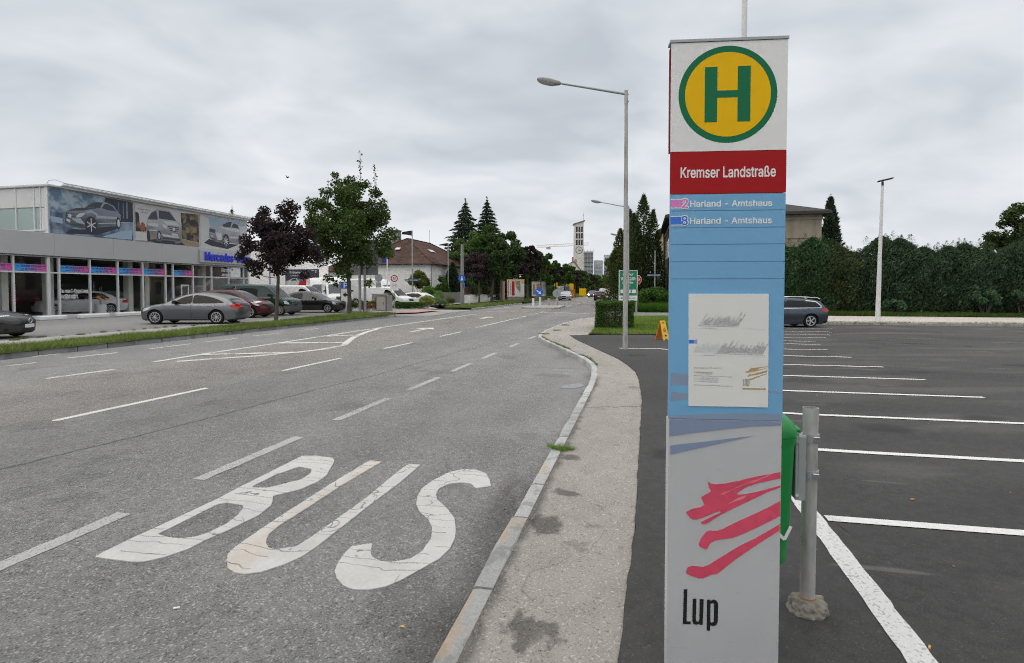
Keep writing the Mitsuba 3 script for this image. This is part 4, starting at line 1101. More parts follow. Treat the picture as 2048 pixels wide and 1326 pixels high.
# upper storey
part(dl, 'upper_wall', bx(-43.9, FX - 0.06, 24.3, 39.9, 4.605, 7.15), 'cladding')
part(dl, 'roof', rbx(-44.3, FX + 0.12, 24.05, 40.0, 7.155, 7.27, 0.02), 'alu_white')
part(dl, 'low_roof', bx(-44, FX - 0.36, 14, 24.0, 4.602, 4.64), 'galv_plain')
cx_ = [-31.0, -31.32, -31.75, -33.0, -34.3, -35.6, -36.9]
for a, b in zip(cx_[:-1], cx_[1:]):
    part(dl, 'cladding_panel', rbx(b + 0.03, a - 0.03, 24.2, 24.298, 6.08, 7.10, 0.006), 'cladding')
    if a < -31.1:
        part(dl, 'upper_window', rbx(b + 0.04, a - 0.04, 24.24, 24.297, 4.90, 6.03, 0.004), 'blind_green')
    else:
        part(dl, 'cladding_panel', rbx(b + 0.03, a - 0.03, 24.2, 24.298, 4.70, 6.03, 0.006), 'cladding')
for a in cx_:
    part(dl, 'upper_mullion', bx(a - 0.03, a + 0.03, 24.17, 24.299, 4.68, 7.14), 'alu_white')
part(dl, 'corner_post', rbx(-30.97, FX - 0.062, 24.16, 24.298, 4.66, 7.14, 0.01), 'alu_white')
part(dl, 'window_sill', bx(-37, -30.98, 24.12, 24.168, 4.80, 4.88), 'alu_white')
# light rail over the posters: two tubes with struts
rail = [tube([[FX + 0.75, 24.4, 7.32], [FX + 0.75, 39.9, 7.32]], 0.035, 8), tube([[FX + 0.25, 24.4, 7.20], [FX + 0.25, 39.9, 7.20]], 0.03, 8)]
for i in range(18):
    y = 24.6 + i * 0.88
    rail.append(tube([[FX + 0.75, y, 7.32], [FX + 0.25, y + 0.4, 7.20]], 0.018, 6))
    rail.append(tube([[FX - 0.1, y + 0.4, 7.27], [FX + 0.75, y + 0.4, 7.32]], 0.018, 6))
part(dl, 'light_rail', cat(*rail), 'alu_white', 40)
part(dl, 'light_trough', prism([(0, 0), (0.22, 0.05), (0.2, 0.12), (0, 0.06)], 15.3, (FX + 0.42, 39.8, 7.17), (1, 0, 0), (0, 0, 1)), 'alu_white')
part(dl, 'loop_cable', tube([[FX - 0.15, 24.2, 7.27], [FX + 0.1, 24.15, 7.45], [FX + 0.4, 24.25, 7.48], [FX + 0.75, 24.4, 7.34]], 0.012, 6), 'grey_steel')

# three printed posters, each a panel with layered print
PX = FX - 0.055


def wheel_print(c, rx, rz):
    return affinity.scale(Point(c).buffer(1, 12), rx, rz)


def yz(pg, layer):
    return prism(pg if isinstance(pg, Polygon) else Polygon(pg).buffer(0), 0.003, (PX + 0.05 + 0.0032 * layer, 0, 0), (0, 1, 0), (0, 0, 1))


mat('pr_sky', [0.30, 0.40, 0.50], 0.5); pmat('pr_blue', lambda p, n, uv: MX(mi.Color3f(0.055, 0.085, 0.15), mi.Color3f(0.26, 0.33, 0.44), SS(0.3, 0.75, FB(p.y * 1.9, p.z * 1.1, 4.0, 4))), 0.5, 0.5); mat('pr_dark', [0.03, 0.035, 0.05], 0.5); mat('pr_paleblue', [0.36, 0.42, 0.50], 0.5)
pmat('pr_car', lambda p, n, uv: mi.Color3f(0.21, 0.235, 0.285) * (0.42 + 0.75 * SS(5.2, 6.6, p.z) + 0.5 * (FB(p.y * 1.6, p.z * 4.0, 2.0, 3) - 0.5)), 0.5, 0.5); mat('pr_carlight', [0.36, 0.39, 0.45], 0.5); mat('pr_cardark', [0.055, 0.065, 0.085], 0.5); mat('pr_white', [0.52, 0.52, 0.52], 0.5); mat('pr_tan', [0.28, 0.22, 0.15], 0.5); pmat('pr_brown', lambda p, n, uv: MX(mi.Color3f(0.03, 0.026, 0.025), mi.Color3f(0.21, 0.15, 0.09), SS(0.45, 0.8, FB(p.y * 3.2, p.z * 3.0, 1.0, 4))), 0.5, 0.5); pmat('pr_silver', lambda p, n, uv: mi.Color3f(0.36, 0.37, 0.39) * (0.40 + 0.68 * SS(4.9, 6.5, p.z) + 0.55 * (FB(p.y * 1.7, p.z * 4.2, 7.0, 3) - 0.5)), 0.5, 0.5); mat('pr_gold', [0.24, 0.18, 0.09], 0.5); mat('pr_rust', [0.30, 0.10, 0.06], 0.5)


def poster_bg(p, n, uv):
    f = FB(p.y * 1.3, p.z * 1.6, 3.0, 4)
    g = FB(p.y * 5, p.z * 6, 9.0, 3)
    t = SS(0.35, 0.65, 0.6 * f + 0.4 * g)
    return MX(mi.Color3f(0.10, 0.17, 0.25), mi.Color3f(0.36, 0.44, 0.50), t)


pmat('pr_mist', poster_bg, 0.5, 0.5)
ps = thing('advertising_poster', 'large poster of a blue grey saloon on a wet blue road, nearest of three', 'poster', 'car posters along the dealership roof')
part(ps, 'sheet', bx(PX, PX + 0.049, 24.22, 29.33, 4.69, 7.10), 'pr_mist')
part(ps, 'printed_scenery', pcat(yz([(24.23, 5.86), (25.05, 5.81), (25.0, 5.29), (25.42, 5.17), (28.43, 5.70), (29.32, 5.80), (29.32, 4.70), (24.23, 4.70)], 0)), 'pr_blue')
part(ps, 'printed_reflection', pcat(yz([(24.25, 5.6), (24.9, 5.55), (24.9, 5.25), (24.3, 5.3)], 1), yz([(27.2, 4.75), (29.2, 4.75), (29.25, 5.35), (28.5, 5.2)], 1)), 'pr_sky')
part(ps, 'printed_building', yz([(27.52, 7.07), (28.87, 7.06), (29.32, 7.03), (29.32, 5.85), (28.43, 5.74), (28.49, 6.16), (28.0, 6.68), (27.41, 6.82)], 1), 'pr_dark')
part(ps, 'printed_columns', pcat(yz([(28.30, 6.2), (28.38, 6.2), (28.38, 6.9), (28.30, 6.9)], 2), yz([(28.62, 6.0), (28.68, 6.0), (28.68, 6.9), (28.62, 6.9)], 2), yz([(28.85, 6.0), (28.95, 6.0), (28.95, 7.0), (28.85, 7.0)], 2)), 'pr_blue')
part(ps, 'printed_shade', yz([(25.03, 4.74), (25.33, 5.01), (26.03, 5.05), (26.95, 5.27), (28.2, 5.47), (28.42, 5.43), (27.9, 5.19), (26.9, 4.83)], 2), 'pr_dark')
part(ps, 'printed_car', yz([(25.08, 5.893), (25.145, 5.963), (25.619, 6.193), (26.194, 6.307), (26.518, 6.596), (26.844, 6.722), (27.317, 6.766), (27.703, 6.748), (27.996, 6.635), (28.239, 6.331), (28.439, 6.199), (28.473, 5.931), (28.402, 5.741), (28.218, 5.494), (26.947, 5.291), (26.802, 5.124), (26.254, 5.153), (25.94, 5.099), (25.42, 5.17), (25.043, 5.293)], 3), 'pr_car')
part(ps, 'printed_highlight', pcat(yz([(26.95, 5.95), (28.35, 6.02), (28.43, 5.90), (27.0, 5.80)], 4), yz([(26.3, 6.0), (26.6, 6.08), (26.85, 5.97), (26.9, 5.75), (26.97, 5.72), (26.95, 6.05), (26.6, 6.2), (26.25, 6.08)], 4), yz([(27.0, 5.52), (28.2, 5.68), (28.2, 5.62), (27.0, 5.46)], 4), yz([(25.35, 5.6), (25.9, 5.66), (26.2, 5.35), (25.7, 5.4)], 4), yz([(27.18, 6.40), (27.36, 6.68), (27.62, 6.745), (27.6, 6.78), (27.3, 6.72), (27.1, 6.42)], 4)), 'pr_carlight')
part(ps, 'printed_windows', pcat(yz([(26.217, 6.31), (26.541, 6.578), (26.844, 6.709), (27.3, 6.74), (27.165, 6.407), (26.696, 6.364)], 4), yz([(27.232, 6.40), (27.406, 6.67), (27.605, 6.714), (27.927, 6.608), (28.169, 6.347), (27.693, 6.348)], 4), yz([(25.092, 5.874), (25.546, 5.871), (25.495, 5.573), (25.094, 5.628)], 4), yz([(25.187, 5.989), (25.663, 6.199), (26.239, 6.3), (27.1, 6.38), (26.5, 6.25), (26.0, 6.10)], 4), yz([(25.2, 5.3), (25.9, 5.35), (26.2, 5.2), (25.45, 5.21)], 4)), 'pr_cardark')
part(ps, 'printed_lamps', pcat(yz([(25.674, 5.783), (25.874, 5.934), (26.231, 6.01), (26.002, 5.761), (25.671, 5.67)], 5), yz([(25.113, 5.568), (25.323, 5.511), (25.318, 5.345), (25.089, 5.442)], 5), yz([(25.15, 5.80), (25.5, 5.80), (25.5, 5.77), (25.15, 5.77)], 5), yz([(25.15, 5.68), (25.5, 5.68), (25.5, 5.65), (25.15, 5.65)], 5), yz(wheel_print((25.3, 5.73), 0.09, 0.12), 5)), 'pr_white')
part(ps, 'printed_tyres', pcat(yz(wheel_print((26.55, 5.36), 0.36, 0.49), 5), yz(wheel_print((28.29, 5.66), 0.15, 0.36), 5)), 'pr_dark')
part(ps, 'printed_rims', pcat(*[yz(affinity.rotate(sbox(26.52, 5.37, 26.58, 5.74), a, origin=(26.55, 5.36)).intersection(wheel_print((26.55, 5.36), 0.28, 0.40)), 6) for a in range(0, 360, 60)], yz(wheel_print((28.30, 5.66), 0.09, 0.24), 6)), 'pr_white')
part(ps, 'printed_caption', lettering('www.mercedes-benz.at', (PX + 0.056, 24.35, 4.93), yv, yu, 1.3, 0.09, 0.003), 'pr_gold')
ps = thing('advertising_poster', 'poster of a silver people carrier in a city street, middle of three', 'poster', 'car posters along the dealership roof')
part(ps, 'sheet', bx(PX, PX + 0.049, 29.46, 34.71, 4.63, 7.05), 'pr_white')
part(ps, 'printed_street', pcat(yz([(33.07, 6.90), (34.70, 7.0), (34.69, 5.0), (33.14, 5.14), (33.13, 6.05)], 0), yz([(29.49, 6.51), (29.74, 6.47), (29.81, 5.68), (30.28, 5.65), (30.27, 5.37), (29.49, 5.31)], 0)), 'pr_brown')
part(ps, 'printed_lights', pcat(yz([(33.3, 6.2), (33.55, 6.3), (33.55, 6.6), (33.3, 6.45)], 1), yz([(33.5, 5.6), (33.8, 5.62), (33.8, 6.0), (33.5, 5.95)], 1), yz([(34.1, 5.6), (34.5, 5.7), (34.5, 6.1), (34.1, 6.0)], 1), yz([(33.9, 6.5), (34.2, 6.6), (34.2, 6.8), (33.9, 6.7)], 1)), 'pr_gold')
part(ps, 'printed_red_roofs', yz([(29.82, 5.4), (30.2, 5.4), (30.2, 5.8), (30.0, 5.95), (29.86, 5.8)], 1), 'pr_rust')
part(ps, 'printed_road', pcat(yz([(29.48, 5.29), (30.32, 5.36), (33.14, 5.12), (34.69, 4.98), (34.70, 4.66), (29.48, 4.65)], 1)), 'pr_tan')
part(ps, 'printed_pale_road', yz([(29.48, 5.27), (30.4, 5.3), (30.5, 4.8), (29.48, 4.75)], 2), 'pr_white')
part(ps, 'printed_shade', yz([(30.3, 4.82), (31.0, 4.95), (33.1, 4.92), (33.4, 4.72), (31.0, 4.68)], 2), 'pr_dark')
part(ps, 'printed_car', yz([(30.301, 5.617), (30.337, 6.103), (30.638, 6.605), (31.087, 6.89), (31.188, 6.945), (31.693, 6.91), (32.264, 6.882), (32.624, 6.375), (33.053, 6.124), (33.125, 5.699), (33.111, 5.135), (33.021, 4.846), (32.585, 4.79), (32.481, 4.952), (31.439, 4.907), (31.335, 4.816), (31.085, 4.836), (30.992, 5.075), (30.555, 5.238), (30.494, 4.706), (30.375, 4.777)], 3), 'pr_silver')
part(ps, 'printed_highlight', pcat(yz([(30.4, 5.9), (31.15, 5.95), (31.2, 5.75), (30.4, 5.75)], 4), yz([(31.5, 6.2), (32.6, 6.22), (32.95, 6.0), (31.9, 5.97)], 4), yz([(31.45, 5.32), (32.92, 5.25), (32.87, 5.16), (31.6, 5.17)], 4), yz([(30.45, 5.5), (31.1, 5.55), (31.1, 5.48), (30.45, 5.42)], 4)), 'pr_white')
part(ps, 'printed_windows', pcat(yz([(31.235, 6.828), (32.105, 6.84), (32.676, 6.296), (31.987, 6.299), (31.272, 6.297)], 4), yz([(30.386, 6.149), (30.687, 6.591), (31.06, 6.804), (31.171, 6.285), (31.119, 6.196)], 4), yz([(31.951, 5.896), (32.883, 5.89), (32.904, 5.634), (32.496, 5.551), (32.127, 5.599)], 4), yz([(31.5, 5.12), (33.0, 5.1), (32.95, 4.98), (31.5, 5.0)], 4)), 'pr_cardark')
part(ps, 'printed_lamps', pcat(yz([(31.466, 5.989), (31.926, 5.914), (31.868, 5.699), (31.613, 5.755)], 5), yz([(32.281, 5.445), (32.79, 5.429), (32.787, 5.3), (32.277, 5.309)], 5), yz([(32.02, 5.82), (32.88, 5.81), (32.88, 5.78), (32.02, 5.79)], 5), yz([(32.06, 5.71), (32.88, 5.70), (32.88, 5.67), (32.07, 5.68)], 5), yz(wheel_print((32.45, 5.72), 0.1, 0.12), 5)), 'pr_white')
part(ps, 'printed_tyres', pcat(yz(wheel_print((31.25, 5.18), 0.16, 0.33), 5), yz(wheel_print((30.42, 5.09), 0.12, 0.36), 5)), 'pr_dark')
part(ps, 'printed_rims', yz(wheel_print((31.25, 5.18), 0.09, 0.22), 6), 'pr_paleblue')
part(ps, 'printed_caption', pcat(lettering('Vorsprung erleben', (PX + 0.052, 29.65, 6.68), yv, yu, 0.9, 0.09, 0.003), lettering('Die V-Klasse.', (PX + 0.052, 29.95, 6.52), yv, yu, 0.5, 0.07, 0.003)), 'ink_grey')
ps = thing('advertising_poster', 'pale poster of a silver coupé hatch partly behind the dark tree, farthest of three', 'poster', 'car posters along the dealership roof')
part(ps, 'sheet', bx(PX, PX + 0.049, 34.84, 39.8, 4.60, 7.03), 'pr_white')
part(ps, 'printed_sky', yz([(34.85, 6.98), (39.6, 7.0), (39.6, 6.67), (37.19, 6.58), (35.82, 6.25), (35.65, 6.87)], 0), 'pr_sky')
part(ps, 'printed_shade', yz([(35.17, 5.039), (35.672, 5.356), (37.021, 5.14), (38.822, 5.183), (37.55, 4.748), (35.911, 4.867)], 1), 'pr_dark')
part(ps, 'printed_car', yz([(35.69, 6.141), (35.818, 6.247), (36.657, 6.477), (37.188, 6.584), (37.667, 6.83), (38.292, 6.853), (38.715, 6.729), (38.922, 6.38), (38.986, 5.99), (39.086, 5.601), (38.896, 5.238), (37.767, 5.247), (37.022, 5.187), (36.366, 5.182), (35.674, 5.448)], 2), 'pr_silver')
part(ps, 'printed_highlight', pcat(yz([(36.6, 6.3), (37.7, 6.36), (38.9, 6.3), (38.9, 6.15), (37.8, 6.15)], 3), yz([(36.3, 5.9), (36.9, 5.95), (37.0, 5.4), (36.5, 5.35)], 3), yz([(37.8, 5.7), (38.85, 5.75), (38.85, 5.65), (37.8, 5.58)], 3)), 'pr_white')
part(ps, 'printed_windows', pcat(yz([(36.987, 6.514), (37.736, 6.837), (38.081, 6.829), (37.864, 6.417), (37.184, 6.393)], 3), yz([(37.968, 6.428), (38.22, 6.772), (38.643, 6.721), (38.887, 6.426)], 3), yz([(35.721, 6.121), (36.291, 6.087), (36.285, 5.83), (35.715, 5.867)], 3), yz([(35.75, 5.5), (36.3, 5.4), (36.3, 5.28), (35.75, 5.42)], 3)), 'pr_cardark')
part(ps, 'printed_tyres', pcat(yz(wheel_print((37.39, 5.33), 0.36, 0.54), 4), yz(wheel_print((38.92, 5.57), 0.17, 0.36), 4)), 'pr_dark')
part(ps, 'printed_rims', pcat(*[yz(affinity.rotate(sbox(37.36, 5.34, 37.42, 5.72), a, origin=(37.39, 5.33)).intersection(wheel_print((37.39, 5.33), 0.28, 0.42)), 5) for a in range(0, 360, 45)]), 'pr_white')
part(ps, 'printed_lamps', pcat(yz([(36.5, 6.1), (37.0, 6.15), (36.95, 5.95), (36.6, 5.9)], 4), yz([(35.8, 5.68), (36.1, 5.64), (36.1, 5.52), (35.8, 5.58)], 4)), 'pr_paleblue')

# plant pot behind the glass, wheel stops on the forecourt
k = thing('potted_plant', 'white pot with thin orchid stems standing behind the showroom glass', 'potted plant')
part(k, 'pot', tube([[-31.7, 27.85, 0.16], [-31.7, 27.85, 0.2], [-31.7, 27.85, 0.72], [-31.7, 27.85, 0.76]], [0.24, 0.27, 0.31, 0.31], 20), 'white_flat', 40)
stems = [tube([[-31.7, 27.85, 0.7], [-31.7 + dx * 0.5, 27.85 + dy * 0.4, 1.1], [-31.7 + dx, 27.85 + dy, 1.5 + h]], 0.012, 5) for dx, dy, h in ((0.05, -0.1, 0.3), (-0.05, 0.12, 0.35), (0.1, 0.22, 0.0), (0.0, -0.25, -0.1))]
part(k, 'stem', cat(*stems), 'grey_steel')
part(k, 'flower', cat(*[xf(trimesh.creation.icosphere(2, 0.09), place(-31.62, 27.62 + dy, z)) for dy, z in ((0.0, 1.22), (0.09, 1.12), (0.5, 1.1))]), 'caution_orange', 60)
for i, (a, b) in enumerate([(20.4, 22.05), (22.6, 24.0), (24.75, 26.45), (27.0, 28.9)]):
    one('wheel_stop', cat(rbx(-29.78, -29.45, a, b, 0.09, 0.33, 0.05)), 'white_flat', ['long white concrete block before the glass front, partly behind the black roadster', 'long white concrete block before the glass front beside the black roadster nose', 'white concrete block lying below the white window lettering', 'white concrete block before the glass front, touching the grey estate in view', 'white concrete block before the glass hidden behind the grey estate'][i], 'wheel stop', 'white blocks along the glass front', smooth=30)

# ---------------------------------------------------------------- white hall and the brown roofed house
hl = thing('white_hall', 'plain white workshop hall standing beyond the dealership behind the parked vans', 'building')
part(hl, 'wall', prism([(-40.5, 48.0), (-28.6, 48.0), (-35.6, 60), (-47, 60)], 5.6), 'plaster_m')
part(hl, 'wall_edge', prism([(-40.6, 47.93), (-28.5, 47.93), (-35.5, 60.1), (-47.1, 60.1)], 0.12, (0, 0, 5.602)), 'cladding')
part(hl, 'downpipe', pole_mesh(-34.65, 47.95, 0.1, 5.6, 0.04), 'plate_navy')
bn = thing('wall_banner', 'dark banner with a white and a red car on the white hall', 'banner')
P2 = lambda pg, l: prism(pg if isinstance(pg, Polygon) else Polygon(pg).buffer(0), 0.012, (0, 47.985 - 0.012 * l, 0), (1, 0, 0), (0, 0, 1))
part(bn, 'sheet', P2(sbox(-33.0, 2.0, -29.45, 3.58), 0), 'pr_dark')
part(bn, 'printed_backdrop', P2([(-33.0, 2.0), (-29.45, 2.0), (-29.45, 2.6), (-31, 2.8), (-33.0, 2.5)], 1), 'pr_blue')
part(bn, 'printed_white_car', P2([(-32.9, 2.15), (-32.75, 2.45), (-32.2, 2.75), (-31.8, 2.75), (-31.55, 2.5), (-31.6, 2.05), (-32.8, 2.03)], 2), 'pr_white')
part(bn, 'printed_red_car', P2([(-31.6, 2.1), (-31.4, 2.45), (-30.9, 2.6), (-30.6, 2.9), (-30.1, 2.88), (-29.7, 2.6), (-29.6, 2.15), (-31.3, 2.05)], 3), 'sign_red')
part(bn, 'printed_windows', pcat(P2([(-32.4, 2.52), (-32.15, 2.7), (-31.85, 2.7), (-31.75, 2.52)], 4), P2([(-30.75, 2.6), (-30.5, 2.83), (-30.12, 2.82), (-29.9, 2.6)], 4)), 'pr_dark')
part(bn, 'lettering', pcat(lettering('CLA Shooting Brake.', (-32.55, 47.97, 3.14), (1, 0, 0), (0, 0, 1), 1.75, 0.24, 0.003, True), lettering('Jetzt Probe fahren.', (-32.5, 47.97, 2.93), (1, 0, 0), (0, 0, 1), 1.2, 0.12), lettering('Mercedes', (-30.2, 47.97, 3.4), (1, 0, 0), (0, 0, 1), 0.55, 0.09)), 'poster_text')
part(bn, 'small_emblem', P2(disc_poly(-29.75, 3.3, 0.06, 16), 2), 'pr_white')

hs = thing('white_house', 'low white house under a big brown tiled hip roof with chimney', 'house')


def wall_face(x0, x1, y0, y1, z0, z1):
    return bx(x0, x1, y0, y1, z0, z1)


part(hs, 'wall', bx(-34.6, -23.7, 62, 82, 0, 4.62), 'plaster_m')
part(hs, 'wall', bx(-38.2, -34.61, 62.6, 72, 0, 3.75), 'plaster_m')


def hip(x0, x1, y0, y1, z0, zr, ya, yb, ov=0.45, xr=None, th=0.16):
    xr = (x0 + x1) / 2 if xr is None else xr
    a = np.array([[x0 - ov, y0 - ov, z0], [x1 + ov, y0 - ov, z0], [x1 + ov, y1 + ov, z0], [x0 - ov, y1 + ov, z0], [xr, ya, zr], [xr, yb, zr]])
    return trimesh.convex.convex_hull(np.vstack([a, a[:4] - [0, 0, th]]))


rf = part(hs, 'roof', hip(-34.6, -23.7, 62, 82, 4.72, 8.15, 68.0, 76.0), 'roof_m')
part(hs, 'roof', hip(-38.2, -34.65, 62.6, 72, 3.9, 5.6, 66.0, 69.0, 0.35), 'roof_m')
part(rf, 'chimney', cat(rbx(-31.2, -30.25, 67.6, 68.6, 6.2, 9.15, 0.02), rbx(-31.3, -30.15, 67.5, 68.7, 9.152, 9.25, 0.02)), 'concrete_m')
mat('skylight', [0.55, 0.57, 0.58], 0.2)
part(rf, 'roof_hatch', xf(rbx(-0.3, 0.3, -0.25, 0.25, 0, 0.1, 0.02), place(-29.0, 64.75, 6.60) @ trimesh.transformations.rotation_matrix(math.radians(29), [1, 0, 0])), 'skylight')
part(rf, 'roof_hatch', xf(rbx(-0.28, 0.28, -0.8, 0.8, 0, 0.1, 0.02), place(-26.3, 69.0, 6.55) @ trimesh.transformations.rotation_matrix(math.radians(32), [0, 1, 0])), 'skylight')
part(rf, 'ridge_tiles', cat(tube([[-29.15, 68, 8.15], [-29.15, 76, 8.15]], 0.11, 6), tube([[-29.15, 68, 8.15], [-23.3, 61.6, 4.72]], 0.11, 6), tube([[-29.15, 68, 8.15], [-35, 61.6, 4.72]], 0.11, 6), tube([[-29.15, 76, 8.15], [-23.3, 82.4, 4.72]], 0.11, 6)), 'roof_m', 40)
part(hs, 'gutter', pcat(tube([[-35.1, 61.5, 4.62], [-23.2, 61.5, 4.62]], 0.08, 6), tube([[-23.2, 61.5, 4.62], [-23.2, 82.4, 4.62]], 0.08, 6)), 'dark_steel', 40)
part(hs, 'downpipe', pole_mesh(-23.62, 61.93, 0.1, 4.6, 0.06), 'grey_steel')
part(hs, 'downpipe', pole_mesh(-34.8, 61.93, 0.1, 3.8, 0.06), 'grey_steel')
part(hs, 'cornice', pcat(bx(-34.6, -23.65, 61.94, 61.998, 4.25, 4.35), bx(-34.6, -23.65, 61.95, 61.998, 3.40, 3.45)), 'plaster_m')
part(hs, 'cornice', pcat(bx(-23.698, -23.64, 61.99, 82, 4.25, 4.35), bx(-23.698, -23.65, 61.99, 82, 3.40, 3.45)), 'plaster_m')
for y in (66.5, 71, 76):
    wf = part(hs, 'window', bx(-23.72, -23.66, y, y + 1.3, 1.4, 3.1), 'white_paint')
    part(wf, 'pane', bx(-23.659, -23.65, y + 0.1, y + 1.2, 1.5, 3.0), 'car_glass')
wf = part(hs, 'window', bx(-33.2, -31.9, 61.93, 61.99, 1.2, 3.0), 'white_paint')
part(wf, 'pane', bx(-33.1, -32.0, 61.92, 61.929, 1.3, 2.9), 'car_glass_light')
part(hs, 'antenna', tube([[-29.0, 75.5, 8.1], [-29.0, 75.5, 10.0]], 0.03, 5), 'grey_steel')

wl = thing('garden_wall', 'grey rendered garden wall running behind the shrubs and along the path', 'wall')
part(wl, 'wall_run', bx(-29.0, -21.2, 57.6, 57.85, 0, 1.35), 'concrete_m')
part(wl, 'wall_run', bx(-21.45, -21.2, 57.86, 66, 0, 1.35), 'concrete_m')
fn = thing('board_fence', 'brown wooden board fence standing on a low pale wall', 'fence')
part(fn, 'low_wall', bx(-21.4, -21.1, 66.02, 82, 0, 1.0), 'plaster_m')
mat('fence_brown', [0.085, 0.045, 0.03], 0.8)
mat('fence_dark', [0.035, 0.025, 0.02], 0.8)
y = 66.1
i = 0
while y < 81.5:
    for j in range(4):
        part(fn, 'board', rbx(-21.28, -21.24, y, y + 2.2, 1.06 + j * 0.24, 1.27 + j * 0.24, 0.01), 'fence_brown' if i % 3 != 1 else 'fence_dark')
    part(fn, 'post', bx(-21.34, -21.285, y - 0.05, y + 0.05, 0.98, 2.1), 'fence_dark')
    y += 2.25
    i += 1

# ---------------------------------------------------------------- signs, posts and flags on the left
k = thing('road_sign_board', 'large grey back of a direction board on two posts behind the green maple', 'sign')
part(k, 'board', rbx(-18.75, -16.55, 33.85, 33.92, 2.62, 4.88, 0.03), 'grey_steel')
part(k, 'rail', bx(-18.6, -16.7, 33.80, 33.848, 3.1, 3.18), 'galv_plain')
part(k, 'rail', bx(-18.6, -16.7, 33.80, 33.848, 4.2, 4.28), 'galv_plain')
for x in (-17.78, -17.42):
    part(k, 'post', tube([[x, 33.74, 0.1], [x, 33.74, 4.7]], 0.085, 10), 'galv_plain', 40)
k = thing('parking_sign', 'tall white board with a blue P and a black arrow', 'sign')
part(k, 'board', xf(rbx(-0.33, 0.33, -0.05, 0.05, 0, 2.15, 0.02), place(-20.05, 36.0, 0.1, 30)), 'white_paint')
MP = place(-20.05, 36.0, 0.1, 30)
part(k, 'blue_field', xf(bx(-0.3, 0.3, -0.056, -0.051, 1.62, 2.1), MP), 'sign_blue')
part(k, 'lettering', xf(lettering('P', (-0.13, -0.057, 1.68), (1, 0, 0), (0, 0, 1), 0.26, 0.36, 0.004, True), MP), 'white_flat')
part(k, 'arrow', xf(prism(Polygon([(-0.2, 1.2), (0.0, 1.02), (0.0, 1.13), (0.2, 1.13), (0.2, 1.27), (0.0, 1.27), (0.0, 1.38)]), 0.005, (0, -0.0505, 0), (1, 0, 0), (0, 0, 1)), MP), 'ink')
part(k, 'side_frame', xf(cat(bx(-0.36, -0.332, -0.055, 0.055, 0, 2.18), bx(0.332, 0.36, -0.055, 0.055, 0, 2.18)), MP), 'dark_steel')
k = thing('electrical_cabinet', 'pale concrete electrical cabinet beside a pillar at the flower bed', 'cabinet')
part(k, 'body', rbx(-18.75, -17.98, 38.0, 38.35, 0.08, 1.22, 0.02), 'concrete_m')
part(k, 'roof', rbx(-18.8, -17.95, 37.95, 38.4, 1.222, 1.28, 0.015), 'concrete_m')
part(k, 'door', rbx(-18.68, -18.05, 37.985, 37.998, 0.2, 1.15, 0.003), 'pale_paving')
part(k, 'lock', bx(-18.2, -18.16, 37.975, 37.984, 0.55, 0.75), 'ink')
one('bollard', cat(rbx(-17.92, -17.6, 37.95, 38.3, 0.08, 1.24, 0.03)), 'concrete_m', 'square concrete pillar right of the pale electrical cabinet', 'pillar', smooth=30)
one('grey_cabinet', cat(rbx(-20.2, -18.9, 40.2, 40.7, 0.08, 1.35, 0.02)), 'grey_steel', 'plain grey metal cabinet behind the maple trunk', 'cabinet', smooth=30)


def signed_post(name, x, y, label, cat_, h, fn_):
    k = thing(name, label, cat_)
    part(k, 'post', pole_mesh(x, y, 0.05, h, 0.032), 'galv_plain')
    fn_(k)
    return k


def _speed(k):
    c = np.array([-19.12, 41.96, 2.55])
    nm = [0.36, -0.93, 0]
    mm, U, nn = roundel(k, c, nm, 0.30, None)
    part(k, 'backing', xf(rbx(-0.32, 0.32, 0.0, 0.012, -0.95, 0.35, 0.004), place(c[0], c[1], c[2], 21)), 'white_flat')
    part(k, 'red_ring', prism(disc_poly(0, 0, 0.28).difference(disc_poly(0, 0, 0.20)), 0.004, c + nn * 0.002, U, ZU), 'sign_red')
    part(k, 'lettering', lettering('30', c + nn * 0.002 - U * 0.13 - ZU * 0.1, U, ZU, 0.26, 0.2, 0.004, True), 'ink')
    part(k, 'small_print', lettering('ZONE', c + nn * 0.002 - U * 0.2 - ZU * 0.62, U, ZU, 0.4, 0.12, 0.004), 'ink')


signed_post('speed_sign', -19.12, 42.0, 'white speed limit plate with a red ring before the white vans', 'road sign', 2.9, _speed)


def _back(k):
    mm, U, nn = roundel(k, [-21.75, 44.6, 2.65], [0.1, -1, 0], 0.34, None)
    part(k, 'plate_back', mm, 'grey_steel')
    part(k, 'brace', cat(bx(-22.05, -21.45, 44.57, 44.585, 2.5, 2.54), bx(-22.05, -21.45, 44.57, 44.585, 2.76, 2.80)), 'galv_plain')
    part(k, 'lower_plate', rbx(-21.98, -21.52, 44.56, 44.58, 1.78, 2.28, 0.004), 'grey_steel')


signed_post('sign_back', -21.75, 44.64, 'grey back of a round road sign with a smaller plate below', 'road sign', 2.9, _back)
mat('black_flag', [0.02, 0.02, 0.022], 0.8)


def cloth(O, u, w, h, seed, mat_, k, fold=0.12, taper=0.0):
    nu, nv = 14, 12
    g = np.array([[i / (nu - 1), j / (nv - 1)] for j in range(nv) for i in range(nu)])
    u = np.array(u, float)
    sd = np.cross(u, [0, 0, 1])
    off = fold * g[:, 0] * np.sin(g[:, 0] * 9 + g[:, 1] * 3 + seed)
    sag = -0.18 * w * g[:, 0] ** 1.4
    v = np.array(O) + g[:, :1] * w * u + (-(g[:, 1:2] * h * (1 - taper * g[:, :1])) + sag[:, None]) * ZU + off[:, None] * sd
    f = [[j * nu + i, j * nu + i + 1, (j + 1) * nu + i + 1, (j + 1) * nu + i] for j in range(nv - 1) for i in range(nu - 1)]
    part(k, 'cloth', (v, np.array(f)), mat_, True)


